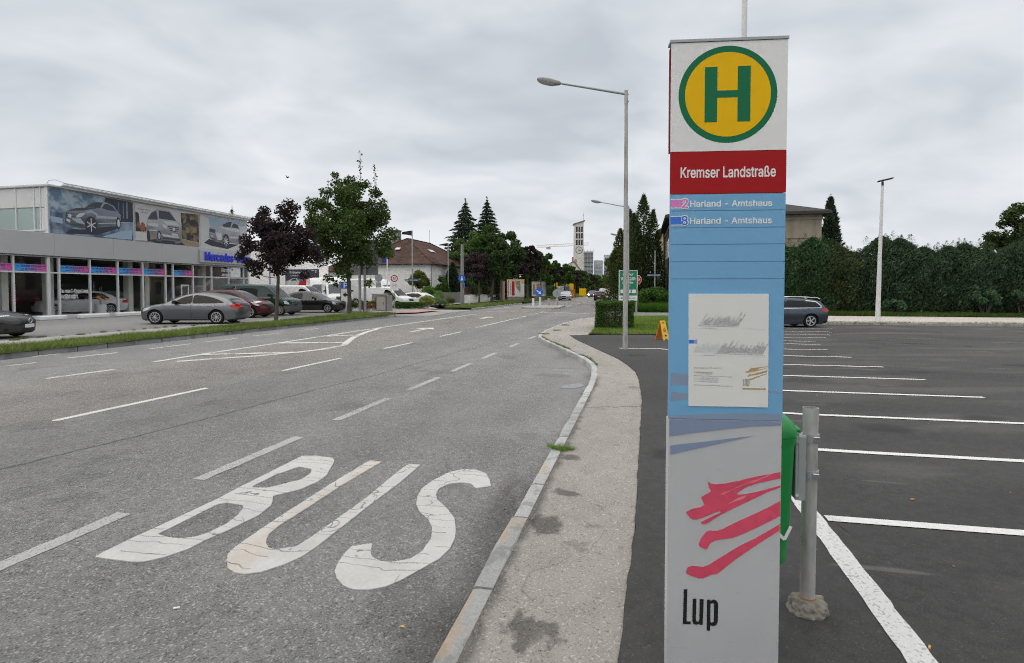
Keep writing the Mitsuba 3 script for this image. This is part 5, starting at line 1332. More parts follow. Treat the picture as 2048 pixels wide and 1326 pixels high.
k = thing('flag_pole', 'white flagpole with a limp blue flag beside the green maple', 'flagpole')
part(k, 'pole', tube([[-23.3, 49.6, 0.1], [-23.3, 49.6, 6.2]], [0.07, 0.05], 10), 'white_paint', 40)
cloth([-23.34, 49.58, 6.1], [-0.9, -0.25, 0], 0.5, 1.9, 1, 'flag_blue', k, 0.12)


def led_lamp(x, y, h, label):
    k = thing('path_lamp', label, 'street lamp', 'short arm lamps by the brown roofed house')
    part(k, 'pole', tube([[x, y, 0.1], [x, y, h]], [0.085, 0.055], 12), 'galv_plain', 40)
    return k


k = led_lamp(-23.9, 57.05, 7.95, 'grey pole with a dark streaming pennant before the brown hip roof')
cloth([-23.95, 57.05, 7.95], [-0.95, -0.3, 0], 1.05, 0.55, 4, 'black_flag', k, 0.1, 0.6)
k = led_lamp(-22.5, 64.6, 7.2, 'grey pole with a dark ragged pennant where the brown roof ends')
cloth([-22.55, 64.6, 7.2], [-0.95, -0.3, 0], 1.0, 0.4, 2, 'black_flag', k, 0.14, 0.7)
k = thing('street_name_sign', 'blue street name plate fixed to the lamp pole before the brown roofed house', 'street sign')
part(k, 'plate', rbx(-24.75, -23.2, 56.93, 56.95, 2.55, 2.78, 0.004), 'plate_navy')
part(k, 'lettering', lettering('Schulze-Delitzsch-Straße', (-24.68, 56.93, 2.60), (1, 0, 0), (0, 0, 1), 1.4, 0.13, 0.003), 'white_flat')
k = thing('concrete_pole', 'square concrete pole carrying a round blue path sign on the verge', 'pole')
part(k, 'shaft', tube([[-16.42, 51.1, 0.1], [-16.42, 51.1, 5.9]], [0.20, 0.13], 4), 'concrete_m')
mm, U, nn = roundel(k, [-16.40, 50.92, 2.72], [0.2, -1, 0], 0.34, None)
sg = part(k, 'path_sign', mm, 'sign_blue', label='round blue foot and cycle path sign')
part(sg, 'symbol', cat(prism(union_all([disc_poly(0, 0.14, 0.05, 12), Polygon([(-0.06, 0.08), (0.06, 0.08), (0.1, -0.2), (-0.1, -0.2)])]), 0.004, np.array([-16.40, 50.92, 2.72]) + nn * 0.012, U, ZU)), 'white_flat')
part(k, 'number_plate', rbx(-16.23, -16.18, 50.9, 51.2, 1.85, 2.3, 0.004), 'sign_blue')
one('verge_marker', cat(pole_mesh(-15.3, 49.6, 0.1, 0.9, 0.03), rbx(-15.45, -15.15, 49.58, 49.62, 0.72, 1.0, 0.01)), 'plate_white', 'low pale blue marker plate on the verge by the concrete pole', 'marker')

# ---------------------------------------------------------------- vehicles


def revolve_y(prof, n=36):
    """Turns a closed (radius, y) profile round the y axis."""
    prof = np.asarray(prof, float)
    t = np.arange(n) * 2 * PI / n
    m = len(prof)
    v = np.array([[r * math.cos(a), y, r * math.sin(a)] for a in t for r, y in prof])
    f = []
    for i in range(n):
        for j in range(m):
            a, b, c, d = i * m + j, i * m + (j + 1) % m, ((i + 1) % n) * m + (j + 1) % m, ((i + 1) % n) * m + j
            f += [[a, b, c], [a, c, d]]
    return trimesh.Trimesh(v, np.array(f), process=False)


def side_solid(poly, y0, y1, step=0.11):
    """Side-view polygon (x, z) as a solid between y0 and y1, finely divided."""
    out = None
    for g in getattr(poly, 'geoms', [poly]):
        if g.area < 1e-5:
            continue
        cs = m3.CrossSection([np.array(g.exterior.coords)[:-1]] + [np.array(i.coords)[:-1] for i in g.interiors], m3.FillRule.EvenOdd)
        s = m3.Manifold.extrude(cs, y1 - y0).transform(np.array([[1, 0, 0, 0], [0, 0, 1, y0], [0, 1, 0, 0]], float))
        out = s if out is None else out + s
    return out.refine_to_length(step)


def catmull(pts, n=4):
    p = np.asarray(pts, float)
    q = np.vstack([2 * p[0] - p[1], p, 2 * p[-1] - p[-2]])
    out = []
    for i in range(1, len(q) - 2):
        for t in np.linspace(0, 1, n, endpoint=False):
            a, b, c, d = q[i - 1], q[i], q[i + 1], q[i + 2]
            out.append(0.5 * (2 * b + (c - a) * t + (2 * a - 5 * b + 4 * c - d) * t * t + (3 * b - a - 3 * c + d) * t ** 3))
    return out + [p[-1]]


def clean(pg):
    g = pg.buffer(0)
    return max(g.geoms, key=lambda q: q.area) if hasattr(g, 'geoms') else g


RIMS = {'spoke10': (10, 0.085, 0.35), 'spoke5': (5, 0.20, 0.30), 'star7': (7, 0.15, 0.3), 'cap': (8, 0.24, 0.55)}


def vehicle(name, label, cat_, S, x, y, z, heading, paint, group=None, rim='spoke10', fine=True, glass='car_glass'):
    """A road vehicle. S holds its size and side outlines; local x runs from the nose to the tail."""
    L, W, H, r = S['L'], S['W'], S['H'], S['r']
    w1, w2 = S['wheels']
    belt, tumble = S['belt'], S.get('tumble', 0.2)
    fr, rr = S.get('fr', 0.9), S.get('rr', 0.7)
    pf, pr = S.get('pf', 0.16), S.get('pr', 0.10)
    k = thing(name, label, cat_, group)
    h = math.radians(heading)
    M = np.eye(4)
    c, s = -math.cos(h), -math.sin(h)
    M[:2, :2] = [[c, -s], [s, c]]
    M[:3, 3] = np.array([x, y, z]) - M[:3, :3] @ np.array([L / 2, 0, 0])

    def warp(P):
        P = np.array(P)
        X, Y, Z = P[:, 0].copy(), P[:, 1].copy(), P[:, 2].copy()
        t = np.abs(Y) / (W / 2)
        fx, rx = np.clip((fr - X) / fr, 0, 1), np.clip((X - (L - rr)) / rr, 0, 1)
        X = X + S.get('cf', 0.26) * fx * t ** 2.6 * np.clip(1.4 - 0.5 * Z / belt, 0.3, 1) - S.get('cr', 0.16) * rx * t ** 2.6
        zt = np.clip((Z - belt) / (H - belt), 0, 1)
        k1 = (1 - pf * fx ** 2) * (1 - pr * rx ** 2) * (1 - tumble * zt ** 1.15 - 0.035 * np.clip(zt * 12, 0, 1) * (tumble > 0.1))
        zl = np.clip((0.52 - Z) / 0.34, 0, 1)
        zb = np.clip(1 - np.abs(Z - belt * 0.72) / 0.3, 0, 1)
        Y = Y * k1 * (1 - 0.055 * zl ** 1.5) * (1 - 0.02 * (1 - zb))
        Z = Z - S.get('crown', 0.06) * t ** 4 * np.clip((Z - 0.5) / 0.4, 0, 1)
        return np.stack([X, Y, Z], 1)

    low = clean(Polygon(catmull(S['top'], 4) + S['bottom']))
    cab = clean(Polygon(catmull(S['cabin'], 5))) if 'cabin' in S else None
    full = low.union(cab).buffer(0) if cab is not None else low
    full = full.buffer(-0.03).buffer(0.03, quad_segs=3)
    body = side_solid(full, -W / 2, W / 2, 0.11 if fine else 0.2).warp_batch(warp)
    rc = r * 1.13
    for wx in (w1, w2):
        cyl_ = m3.Manifold.cylinder(W * 2, rc, rc, 40, True).transform(np.array([[1, 0, 0, wx], [0, 0, 1, 0], [0, 1, 0, r]], float))
        keep = m3.Manifold.cube([3, W - 0.62, 3], True).translate([wx, 0, r])
        body = body - (cyl_ - keep)
    bk = part(k, 'body', xf(body, M), paint, 28)

    def patch(reg, y0, y1, mt, nm, g=0.006, holder=None, mirror=True, step=0.11, **kw):
        p = (reg if hasattr(reg, 'geom_type') else Polygon(reg)).buffer(0).intersection(full.buffer(g))
        ms = []
        for sg in ((1, -1) if mirror else (1,)):
            a, b = (y0, y1) if sg > 0 else (-y1, -y0)
            q = side_solid(p, a, b, step)
            ms.append(q.warp_batch(warp))
        if kw.pop('split', False):
            for q in ms:
                part(holder or k, nm, xf(q, M), mt, 30, **kw)
        else:
            part(holder or k, nm, xf(cat(*ms), M), mt, 30, **kw)

    E_ = W / 2
    for reg in S['side_windows']:
        patch(Polygon(catmull(reg + [reg[0]], 3)) if S.get('roundwin', True) else reg, E_ - 0.04, E_ + 0.005, glass if reg is S['side_windows'][0] else 'car_glass', 'side_window', split=True)
    if 'windscreen' in S:
        patch(S['windscreen'], 0, E_ * 0.84, S.get('ws_mat', 'car_glass'), 'windscreen', 0.007, mirror=True)
    if 'rear_window' in S:
        patch(S['rear_window'], 0, E_ * 0.78, 'car_glass', 'rear_window', 0.007)
    for reg in S.get('headlight', []):
        patch(reg, E_ * S.get('hl_in', 0.52), E_ + 0.005, 'lamp_clear', 'headlight', 0.008, split=True)
    for reg in S.get('taillight', []):
        patch(reg, E_ * S.get('tl_in', 0.55), E_ + 0.005, 'lamp_red', 'taillight', 0.008, split=True)
    for reg in S.get('grille', []):
        patch(reg, 0, E_ * S.get('gr', 0.42), 'black_plastic', 'grille', 0.006)
    for reg in S.get('trim', []):
        patch(reg, E_ - 0.05, E_ + 0.003, S.get('trim_mat', 'black_plastic'), 'sill_trim', 0.004)
    for reg in S.get('bumper', []):
        patch(reg, 0, E_ + 0.004, S.get('bumper_mat', 'black_plastic'), 'bumper', 0.005)
    for reg in S.get('chrome', []):
        patch(reg, E_ - 0.03, E_ + 0.016, 'chrome', 'window_trim', 0.004)
    for d in S.get('doors', []):
        patch(d, E_ - 0.03, E_ + 0.0035, paint, 'door', 0.002, split=True)
        ring = Polygon(d).buffer(0.012).difference(Polygon(d).buffer(-0.002))
    if S.get('seams'):
        patch(union_all([Polygon(d).exterior.buffer(0.008) for d in S['doors']]), E_ - 0.03, E_ + 0.002, 'black_plastic', 'door_seam', 0.001)
    for hx, hz in S.get('handles', []):
        patch(sbox(hx - 0.09, hz - 0.018, hx + 0.09, hz + 0.018), E_ - 0.02, E_ + 0.028, paint, 'door_handle', 0.0, split=True)
    if 'plate' in S:
        px0, px1, pz = S['plate']
        patch(sbox(px0, pz, px1, pz + 0.115), 0, 0.26, 'plate_white', 'number_plate', 0.014)
    if 'emblem' in S:
        ex, ez = S['emblem']
        part(k, 'emblem', xf(xf(trimesh.creation.torus(0.075, 0.011, major_sections=20, minor_sections=6), trimesh.transformations.rotation_matrix(PI / 2, [0, 1, 0])), M @ place(ex, 0, ez)), 'chrome', 40)
    if 'mirror' in S:
        mx, mz = S['mirror']
        for sg in (1, -1):
            hull = trimesh.convex.convex_hull(np.array([[mx - 0.07, sg * (E_ + 0.02), mz - 0.05], [mx + 0.06, sg * (E_ + 0.02), mz - 0.06], [mx - 0.03, sg * (E_ + 0.19), mz - 0.04], [mx + 0.10, sg * (E_ + 0.18), mz - 0.06], [mx - 0.05, sg * (E_ + 0.03), mz + 0.08], [mx + 0.09, sg * (E_ + 0.03), mz + 0.07], [mx, sg * (E_ + 0.19), mz + 0.07], [mx + 0.10, sg * (E_ + 0.18), mz + 0.07], [mx, sg * (E_ - 0.12), mz - 0.04], [mx + 0.03, sg * (E_ - 0.12), mz]]))
            part(k, 'mirror', xf(hull, M), S.get('mirror_mat', paint), 40)
    if S.get('rails'):
        a, b, zr = S['rails']
        for sg in (1, -1):
            yy = sg * E_ * (1 - tumble - 0.035) * 0.93
            part(k, 'roof_rail', xf(tube([[a, yy, zr - 0.03], [a + 0.12, yy, zr + 0.02], [(a + b) / 2, yy, zr + 0.05], [b - 0.15, yy, zr], [b, yy, zr - 0.06]], 0.026, 6), M), 'chrome', 40)
    # wheels
    n, sw, hubr = RIMS[rim]
    tw = 0.10
    tyre = revolve_y([(r * 0.70, -tw), (r * 0.93, -tw), (r * 0.985, -tw * 0.8), (r, -tw * 0.4), (r, tw * 0.4), (r * 0.985, tw * 0.8), (r * 0.93, tw), (r * 0.70, tw)], 36 if fine else 20)
    ri = r * 0.70
    sp = []
    for i in range(n):
        a = 2 * PI * i / n
        o, q = ri * 0.97, ri * sw
        P_ = [(ri * 0.14, -q * 0.45), (o, -q * 0.62), (o, q * 0.62), (ri * 0.14, q * 0.45)]
        sp.append(affinity.rotate(Polygon(P_), math.degrees(a), origin=(0, 0)))
    sp = union_all(sp + [disc_poly(0, 0, ri * hubr * 0.6, 16), disc_poly(0, 0, ri, 36).difference(disc_poly(0, 0, ri * 0.88, 36))])
    for wx in (w1, w2):
        for sg in (1, -1):
            wk = sub(k, 'wheel')
            off = place(wx, sg * (E_ * (1 - 0.05) - tw - 0.005), r)
            part(wk, 'tyre', xf(tyre, M @ off), 'rubber', 35)
            rm = prism(sp, 0.03, (0, 0.075, 0), (-1, 0, 0), (0, 0, 1))
            rm2 = revolve_y([(0.02, 0.0), (ri * 1.0, 0.0), (ri * 1.0, 0.03), (0.02, 0.03)], 24)
            fl = np.diag([1, sg, 1, 1.0])
            part(wk, 'rim', xf(rm, M @ off @ fl) if sg > 0 else trimesh.Trimesh(xf(rm, M @ off @ fl).vertices, rm.faces[:, ::-1], process=False), S.get('rim_mat', 'alloy'))
            part(wk, 'brake_disc', xf(rm2, M @ off @ fl), 'hub_dark')
    part(k, 'underbody', xf(cat(bx(0.35, L - 0.35, -E_ * 0.72, E_ * 0.72, 0.16, 0.40)), M), 'black_plastic')
    return k


def bot(L, gc=0.18):
    return [(L - 0.03, 0.34), (L - 0.12, gc + 0.06), (L - 0.6, gc), (0.6, gc - 0.01), (0.12, gc + 0.01), (0.03, gc + 0.06)]


ESTATE = dict(L=4.63, W=1.78, H=1.435, r=0.325, wheels=(0.90, 3.60), belt=0.93, tumble=0.24, fr=1.0, pf=0.17,
              top=[(0.0, 0.36), (0.0, 0.52), (0.06, 0.66), (0.22, 0.77), (0.6, 0.865), (1.1, 0.94), (1.45, 0.98), (2.4, 0.985), (3.4, 0.99), (4.2, 1.0), (4.48, 0.96), (4.60, 0.82), (4.63, 0.60), (4.62, 0.45)], bottom=bot(4.63),
              cabin=[(1.12, 0.90), (1.5, 1.08), (1.95, 1.29), (2.35, 1.40), (2.7, 1.435), (3.1, 1.415), (3.6, 1.325), (4.05, 1.195), (4.2, 1.13), (4.5, 0.93), (4.3, 0.8), (1.3, 0.8)],
              side_windows=[[(1.66, 0.985), (1.72, 1.05), (2.08, 1.26), (2.42, 1.345), (2.50, 1.345), (2.47, 0.99)], [(2.56, 0.99), (2.57, 1.35), (2.85, 1.36), (3.2, 1.31), (3.6, 1.195), (3.92, 1.055), (3.9, 1.03), (3.5, 1.0)]],
              windscreen=[(1.22, 0.98), (1.9, 1.32), (2.15, 1.4), (2.2, 1.3), (1.5, 0.95)], rear_window=[(4.12, 1.2), (4.44, 0.97), (4.3, 0.95), (4.05, 1.12)],
              headlight=[[(0.08, 0.60), (0.12, 0.70), (0.35, 0.80), (0.66, 0.82), (0.5, 0.70), (0.3, 0.62)]], taillight=[[(4.28, 0.84), (4.30, 0.93), (4.52, 0.95), (4.66, 0.78), (4.64, 0.72), (4.5, 0.76)]],
              grille=[[(-0.05, 0.50), (-0.05, 0.70), (0.14, 0.70), (0.12, 0.50)], [(-0.05, 0.2), (-0.05, 0.38), (0.12, 0.38), (0.12, 0.2)]],
              trim=[[(1.3, 0.15), (1.3, 0.23), (3.2, 0.23), (3.2, 0.15)]], doors=[[(1.42, 0.30), (1.40, 0.9), (1.5, 0.965), (2.49, 0.975), (2.49, 0.30)], [(2.52, 0.30), (2.52, 0.975), (3.55, 0.975), (3.50, 0.72), (3.2, 0.42), (3.14, 0.30)]], seams=True,
              handles=[(2.28, 0.86), (3.28, 0.87)], mirror=(1.80, 1.0), mirror_mat='black_plastic', rim_mat='alloy')
MPV = dict(L=4.36, W=1.79, H=1.56, r=0.32, wheels=(0.85, 3.55), belt=1.0, tumble=0.22, fr=1.0, pf=0.18,
           top=[(0.0, 0.36), (0.0, 0.55), (0.08, 0.72), (0.3, 0.86), (0.7, 0.97), (1.15, 1.03), (2.4, 1.05), (3.9, 1.06), (4.25, 1.0), (4.34, 0.8), (4.36, 0.55)], bottom=bot(4.36, 0.2),
           cabin=[(0.85, 0.95), (1.3, 1.22), (1.75, 1.44), (2.2, 1.545), (2.8, 1.56), (3.5, 1.51), (3.95, 1.42), (4.2, 1.05), (4.1, 0.9), (1.0, 0.85)],
           side_windows=[[(1.25, 1.07), (1.55, 1.27), (1.9, 1.43), (2.25, 1.48), (2.35, 1.48), (2.32, 1.06)], [(2.42, 1.06), (2.44, 1.49), (3.0, 1.47), (3.45, 1.42), (3.8, 1.3), (3.75, 1.1)]],
           windscreen=[(0.98, 1.05), (1.65, 1.42), (2.0, 1.53), (2.05, 1.4), (1.25, 1.0)], rear_window=[(3.9, 1.42), (4.2, 1.1), (4.1, 1.05), (3.8, 1.38)],
           headlight=[[(0.1, 0.68), (0.15, 0.78), (0.45, 0.93), (0.72, 0.95), (0.5, 0.8), (0.3, 0.7)]], taillight=[[(4.05, 0.8), (4.05, 1.1), (4.3, 1.1), (4.38, 0.8)]],
           grille=[[(-0.05, 0.55), (-0.05, 0.76), (0.2, 0.76), (0.15, 0.55)], [(-0.05, 0.2), (-0.05, 0.40), (0.12, 0.40), (0.12, 0.2)]], trim=[[(1.3, 0.17), (1.3, 0.26), (3.2, 0.26), (3.2, 0.17)]],
           doors=[[(1.25, 0.32), (1.15, 0.98), (1.25, 1.04), (2.36, 1.045), (2.36, 0.32)], [(2.39, 0.32), (2.39, 1.045), (3.5, 1.045), (3.45, 0.75), (3.15, 0.45), (3.1, 0.32)]], seams=True, handles=[(2.15, 0.9), (3.2, 0.92)], mirror=(1.5, 1.1))
VAN = dict(L=4.76, W=1.90, H=1.90, r=0.335, wheels=(0.88, 3.88), belt=1.12, tumble=0.13, fr=0.9, pf=0.13, cr=0.08, pr=0.03, crown=0.09,
           top=[(0.0, 0.40), (0.0, 0.58), (0.06, 0.80), (0.25, 0.98), (0.7, 1.08), (1.0, 1.12), (4.6, 1.12), (4.74, 0.9), (4.76, 0.5)], bottom=bot(4.76, 0.22),
           cabin=[(0.75, 1.02), (1.1, 1.32), (1.45, 1.65), (1.75, 1.83), (2.1, 1.885), (3.2, 1.90), (4.4, 1.88), (4.62, 1.80), (4.72, 1.2), (4.7, 1.0), (0.9, 0.9)],
           side_windows=[[(1.22, 1.16), (1.5, 1.5), (1.68, 1.66), (2.12, 1.69), (2.12, 1.14)], [(2.28, 1.17), (2.28, 1.68), (3.3, 1.69), (3.3, 1.17)], [(3.42, 1.17), (3.42, 1.69), (4.45, 1.66), (4.5, 1.2)]],
           windscreen=[(0.85, 1.14), (1.4, 1.65), (1.72, 1.85), (1.8, 1.75), (1.1, 1.08)], rear_window=[(4.6, 1.7), (4.74, 1.2), (4.6, 1.2), (4.5, 1.7)],
           headlight=[[(0.04, 0.72), (0.1, 0.86), (0.35, 1.0), (0.48, 0.98), (0.4, 0.76)]], taillight=[[(4.6, 0.75), (4.6, 1.25), (4.8, 1.25), (4.8, 0.75)]], grille=[[(-0.05, 0.68), (-0.05, 0.86), (0.2, 0.9), (0.15, 0.68)]],
           bumper=[[(-0.05, 0.22), (-0.05, 0.60), (0.52, 0.60), (0.52, 0.42), (0.45, 0.22)]], bumper_mat='van_grey', trim=[[(1.3, 0.17), (1.3, 0.30), (3.45, 0.30), (3.45, 0.17)]],
           doors=[[(1.2, 0.34), (1.05, 1.05), (1.2, 1.12), (2.18, 1.12), (2.18, 0.34)]], seams=True, handles=[(2.0, 0.98)], mirror=(1.4, 1.22), mirror_mat='black_plastic')
SALOON = dict(L=4.80, W=1.80, H=1.44, r=0.315, wheels=(0.86, 3.69), belt=0.93, tumble=0.24, fr=0.9, pf=0.13,
              top=[(0.0, 0.40), (0.0, 0.56), (0.05, 0.72), (0.2, 0.80), (0.7, 0.88), (1.25, 0.95), (2.5, 0.98), (3.8, 0.99), (4.3, 0.98), (4.7, 0.94), (4.78, 0.75), (4.80, 0.5)], bottom=bot(4.8),
              cabin=[(1.2, 0.92), (1.6, 1.17), (2.0, 1.36), (2.4, 1.43), (2.9, 1.44), (3.4, 1.38), (3.8, 1.2), (4.15, 0.96), (4.1, 0.85), (1.3, 0.82)],
              side_windows=[[(1.62, 0.985), (1.85, 1.15), (2.15, 1.32), (2.4, 1.36), (2.55, 1.36), (2.52, 0.985)], [(2.62, 0.985), (2.64, 1.36), (3.0, 1.36), (3.35, 1.29), (3.62, 1.08), (3.6, 1.0)]],
              windscreen=[(1.3, 0.98), (1.95, 1.34), (2.2, 1.42), (2.3, 1.3), (1.5, 0.93)], rear_window=[(3.4, 1.38), (4.05, 1.02), (3.9, 0.95), (3.3, 1.3)],
              headlight=[[(0.03, 0.58), (0.06, 0.74), (0.25, 0.81), (0.42, 0.80), (0.3, 0.6)]], taillight=[[(4.4, 0.7), (4.4, 0.92), (4.8, 0.92), (4.82, 0.7)]], grille=[[(-0.05, 0.56), (-0.05, 0.80), (0.12, 0.80), (0.1, 0.56)]],
              doors=[[(1.4, 0.32), (1.35, 0.9), (1.5, 0.97), (2.56, 0.975), (2.56, 0.32)], [(2.59, 0.32), (2.59, 0.975), (3.6, 0.975), (3.55, 0.75), (3.25, 0.45), (3.2, 0.32)]], seams=True, handles=[(2.36, 0.85), (3.38, 0.87)], mirror=(1.72, 1.0))
ROADSTER = dict(L=4.53, W=1.83, H=1.30, r=0.325, wheels=(0.92, 3.48), belt=0.88, tumble=0.28, fr=1.1, pf=0.2, cf=0.36, hl_in=0.44,
                top=[(0.0, 0.34), (0.0, 0.50), (0.05, 0.60), (0.22, 0.70), (0.6, 0.79), (1.2, 0.88), (1.7, 0.92), (3.0, 0.93), (4.0, 0.93), (4.4, 0.88), (4.52, 0.6)], bottom=bot(4.53, 0.15),
                cabin=[(1.6, 0.85), (2.0, 1.06), (2.35, 1.24), (2.6, 1.29), (3.0, 1.29), (3.4, 1.2), (3.9, 0.9), (3.8, 0.8), (1.7, 0.78)],
                side_windows=[[(2.05, 0.93), (2.3, 1.1), (2.55, 1.22), (3.0, 1.23), (3.3, 1.15), (3.4, 0.95)]],
                windscreen=[(1.7, 0.92), (2.2, 1.18), (2.45, 1.27), (2.5, 1.15), (1.9, 0.88)], rear_window=[(3.3, 1.24), (3.8, 0.98), (3.7, 0.9), (3.2, 1.15)],
                headlight=[list(Point(0.44, 0.672).buffer(1, 6).exterior.coords) and [(0.44 + 0.20 * math.cos(a), 0.665 + 0.085 * math.sin(a)) for a in np.linspace(0, 2 * PI, 14)[:-1]], [(0.20 + 0.11 * math.cos(a), 0.60 + 0.07 * math.sin(a)) for a in np.linspace(0, 2 * PI, 14)[:-1]]],
                grille=[[(-0.05, 0.48), (-0.05, 0.62), (0.14, 0.66), (0.12, 0.48)], [(-0.05, 0.16), (-0.05, 0.32), (0.12, 0.32), (0.12, 0.16)]], plate=(-0.03, 0.09, 0.34), emblem=(-0.02, 0.56),
                doors=[[(1.75, 0.3), (1.7, 0.85), (1.85, 0.90), (3.05, 0.91), (3.05, 0.3)]], handles=[(2.85, 0.8)], mirror=(2.05, 0.95))
AVANT = dict(L=4.73, W=1.84, H=1.45, r=0.335, wheels=(0.88, 3.70), belt=0.98, tumble=0.22, fr=0.9, pf=0.14,
             top=[(0.0, 0.38), (0.0, 0.6), (0.06, 0.74), (0.3, 0.84), (0.9, 0.95), (1.3, 1.0), (2.5, 1.02), (4.0, 1.03), (4.5, 0.98), (4.69, 0.8), (4.73, 0.55)], bottom=bot(4.73),
             cabin=[(1.15, 0.95), (1.55, 1.2), (1.95, 1.38), (2.4, 1.445), (3.0, 1.45), (3.8, 1.40), (4.3, 1.30), (4.36, 1.26), (4.62, 0.98), (4.5, 0.85), (1.3, 0.85)],
             side_windows=[[(1.6, 1.03), (1.85, 1.2), (2.15, 1.34), (2.5, 1.375), (2.5, 1.03)], [(2.58, 1.035), (2.58, 1.38), (3.1, 1.375), (3.5, 1.345), (3.5, 1.04)], [(3.57, 1.045), (3.57, 1.34), (3.95, 1.28), (4.22, 1.12), (4.2, 1.07)]],
             windscreen=[(1.25, 1.0), (1.9, 1.36), (2.2, 1.44), (2.3, 1.3), (1.5, 0.95)], rear_window=[(4.32, 1.3), (4.6, 1.02), (4.45, 0.98), (4.2, 1.24)],
             headlight=[[(0.05, 0.62), (0.1, 0.75), (0.4, 0.86), (0.6, 0.84), (0.4, 0.68)]], taillight=[[(4.3, 0.86), (4.32, 0.98), (4.75, 0.98), (4.75, 0.82)]], tl_in=0.5,
             chrome=[[(3.5, 1.375), (3.5, 1.415), (4.0, 1.355), (4.31, 1.14), (4.26, 1.03), (1.6, 0.995), (1.6, 1.028), (4.2, 1.05), (4.25, 1.12), (3.98, 1.32)]],
             doors=[[(1.45, 0.32), (1.4, 0.95), (1.5, 1.0), (2.54, 1.0), (2.54, 0.32)], [(2.57, 0.32), (2.57, 1.0), (3.6, 1.0), (3.55, 0.75), (3.25, 0.45), (3.2, 0.32)]], seams=True, handles=[(2.35, 0.88), (3.4, 0.9)], mirror=(1.75, 1.05), rails=(1.9, 4.25, 1.46),
             bumper=[[(4.4, 0.2), (4.4, 0.32), (4.8, 0.36), (4.8, 0.2)]])
BIGVAN = dict(L=5.9, W=2.0, H=2.62, r=0.345, wheels=(1.0, 4.66), belt=1.25, tumble=0.10, fr=0.9, pf=0.12, pr=0.02, cr=0.05, cf=0.22, crown=0.10,
              top=[(0.0, 0.42), (0.0, 0.7), (0.06, 0.95), (0.3, 1.1), (0.8, 1.2), (1.0, 1.25), (5.85, 1.25), (5.9, 0.9), (5.9, 0.5)], bottom=bot(5.9, 0.24),
              cabin=[(0.8, 1.15), (1.15, 1.5), (1.55, 1.95), (1.85, 2.25), (2.2, 2.5), (2.6, 2.6), (3.4, 2.62), (5.6, 2.6), (5.8, 2.5), (5.88, 1.3), (5.85, 1.1), (1.0, 1.05)],
              side_windows=[[(1.15, 1.3), (1.42, 1.62), (1.72, 1.92), (2.15, 1.95), (2.15, 1.32), (1.6, 1.24)]],
              windscreen=[(0.88, 1.26), (1.5, 1.92), (1.78, 2.16), (1.9, 2.05), (1.2, 1.2)], ws_mat='car_glass_light',
              headlight=[[(0.03, 0.82), (0.08, 1.0), (0.35, 1.15), (0.5, 1.12), (0.35, 0.85)]], taillight=[[(5.75, 0.9), (5.75, 1.3), (5.95, 1.3), (5.95, 0.9)]], grille=[[(-0.05, 0.74), (-0.05, 0.98), (0.25, 1.04), (0.15, 0.74)]],
              bumper=[[(-0.05, 0.22), (-0.05, 0.62), (0.5, 0.58), (0.5, 0.22)]], bumper_mat='van_grey', doors=[[(1.2, 0.4), (1.1, 1.15), (1.3, 1.25), (2.22, 1.28), (2.22, 0.4)]], seams=True, mirror=(1.3, 1.45), mirror_mat='black_plastic', plate=(-0.03, 0.09, 0.5))
HATCH = dict(L=4.25, W=1.77, H=1.47, r=0.315, wheels=(0.84, 3.45), belt=0.95, tumble=0.22, fr=0.9, pf=0.16,
             top=[(0.0, 0.38), (0.0, 0.55), (0.06, 0.70), (0.3, 0.82), (0.8, 0.93), (1.1, 0.98), (2.4, 1.0), (3.8, 1.02), (4.15, 0.98), (4.24, 0.7), (4.25, 0.5)], bottom=bot(4.25),
             cabin=[(0.95, 0.92), (1.35, 1.17), (1.75, 1.37), (2.2, 1.46), (2.8, 1.47), (3.5, 1.40), (3.85, 1.30), (4.15, 1.0), (4.1, 0.88), (1.1, 0.84)],
             side_windows=[[(1.4, 1.01), (1.65, 1.18), (1.95, 1.34), (2.3, 1.38), (2.3, 1.0)], [(2.38, 1.01), (2.38, 1.385), (3.0, 1.37), (3.4, 1.3), (3.65, 1.12), (3.6, 1.04)]],
             windscreen=[(1.05, 0.98), (1.7, 1.35), (2.0, 1.45), (2.1, 1.3), (1.3, 0.93)], rear_window=[(3.85, 1.32), (4.15, 1.02), (4.0, 0.98), (3.7, 1.28)],
             headlight=[[(0.05, 0.58), (0.1, 0.72), (0.4, 0.84), (0.6, 0.82), (0.4, 0.64)]], taillight=[[(3.95, 0.8), (3.95, 1.05), (4.3, 1.05), (4.3, 0.8)]], grille=[[(-0.05, 0.54), (-0.05, 0.68), (0.14, 0.7), (0.12, 0.54)], [(-0.05, 0.2), (-0.05, 0.42), (0.12, 0.42), (0.12, 0.2)]],
             doors=[[(1.3, 0.32), (1.25, 0.9), (1.35, 0.97), (2.34, 0.98), (2.34, 0.32)]], seams=True, mirror=(1.55, 1.02), plate=(4.18, 4.28, 0.6))
mat('van_grey', [0.10, 0.105, 0.11], 0.6)
mat('paint_grey', [0.19, 0.195, 0.205], 0.30, 0.85, 0.5, 0.8)
mat('paint_red', [0.075, 0.006, 0.010], 0.2, 0.2, 0.4, 0.8)
mat('paint_green', [0.008, 0.036, 0.024], 0.2, 0.1, 0.5, 1.0)
mat('paint_black', [0.006, 0.006, 0.007], 0.12, 0.0, 0.6, 1.0)
mat('paint_darkgrey', [0.085, 0.10, 0.125], 0.28, 0.8, 0.5, 0.8)
mat('paint_white', [0.66, 0.66, 0.65], 0.25, 0.0, 0.5, 0.8)
mat('paint_silver', [0.42, 0.44, 0.46], 0.25, 0.6, 0.5, 0.8)
FCZ = 0.105
vehicle('parked_car', 'metallic grey coupé shaped estate car parked nose left behind the grass strip', 'car', ESTATE, -20.1, 22.45, FCZ, 195, 'paint_grey')
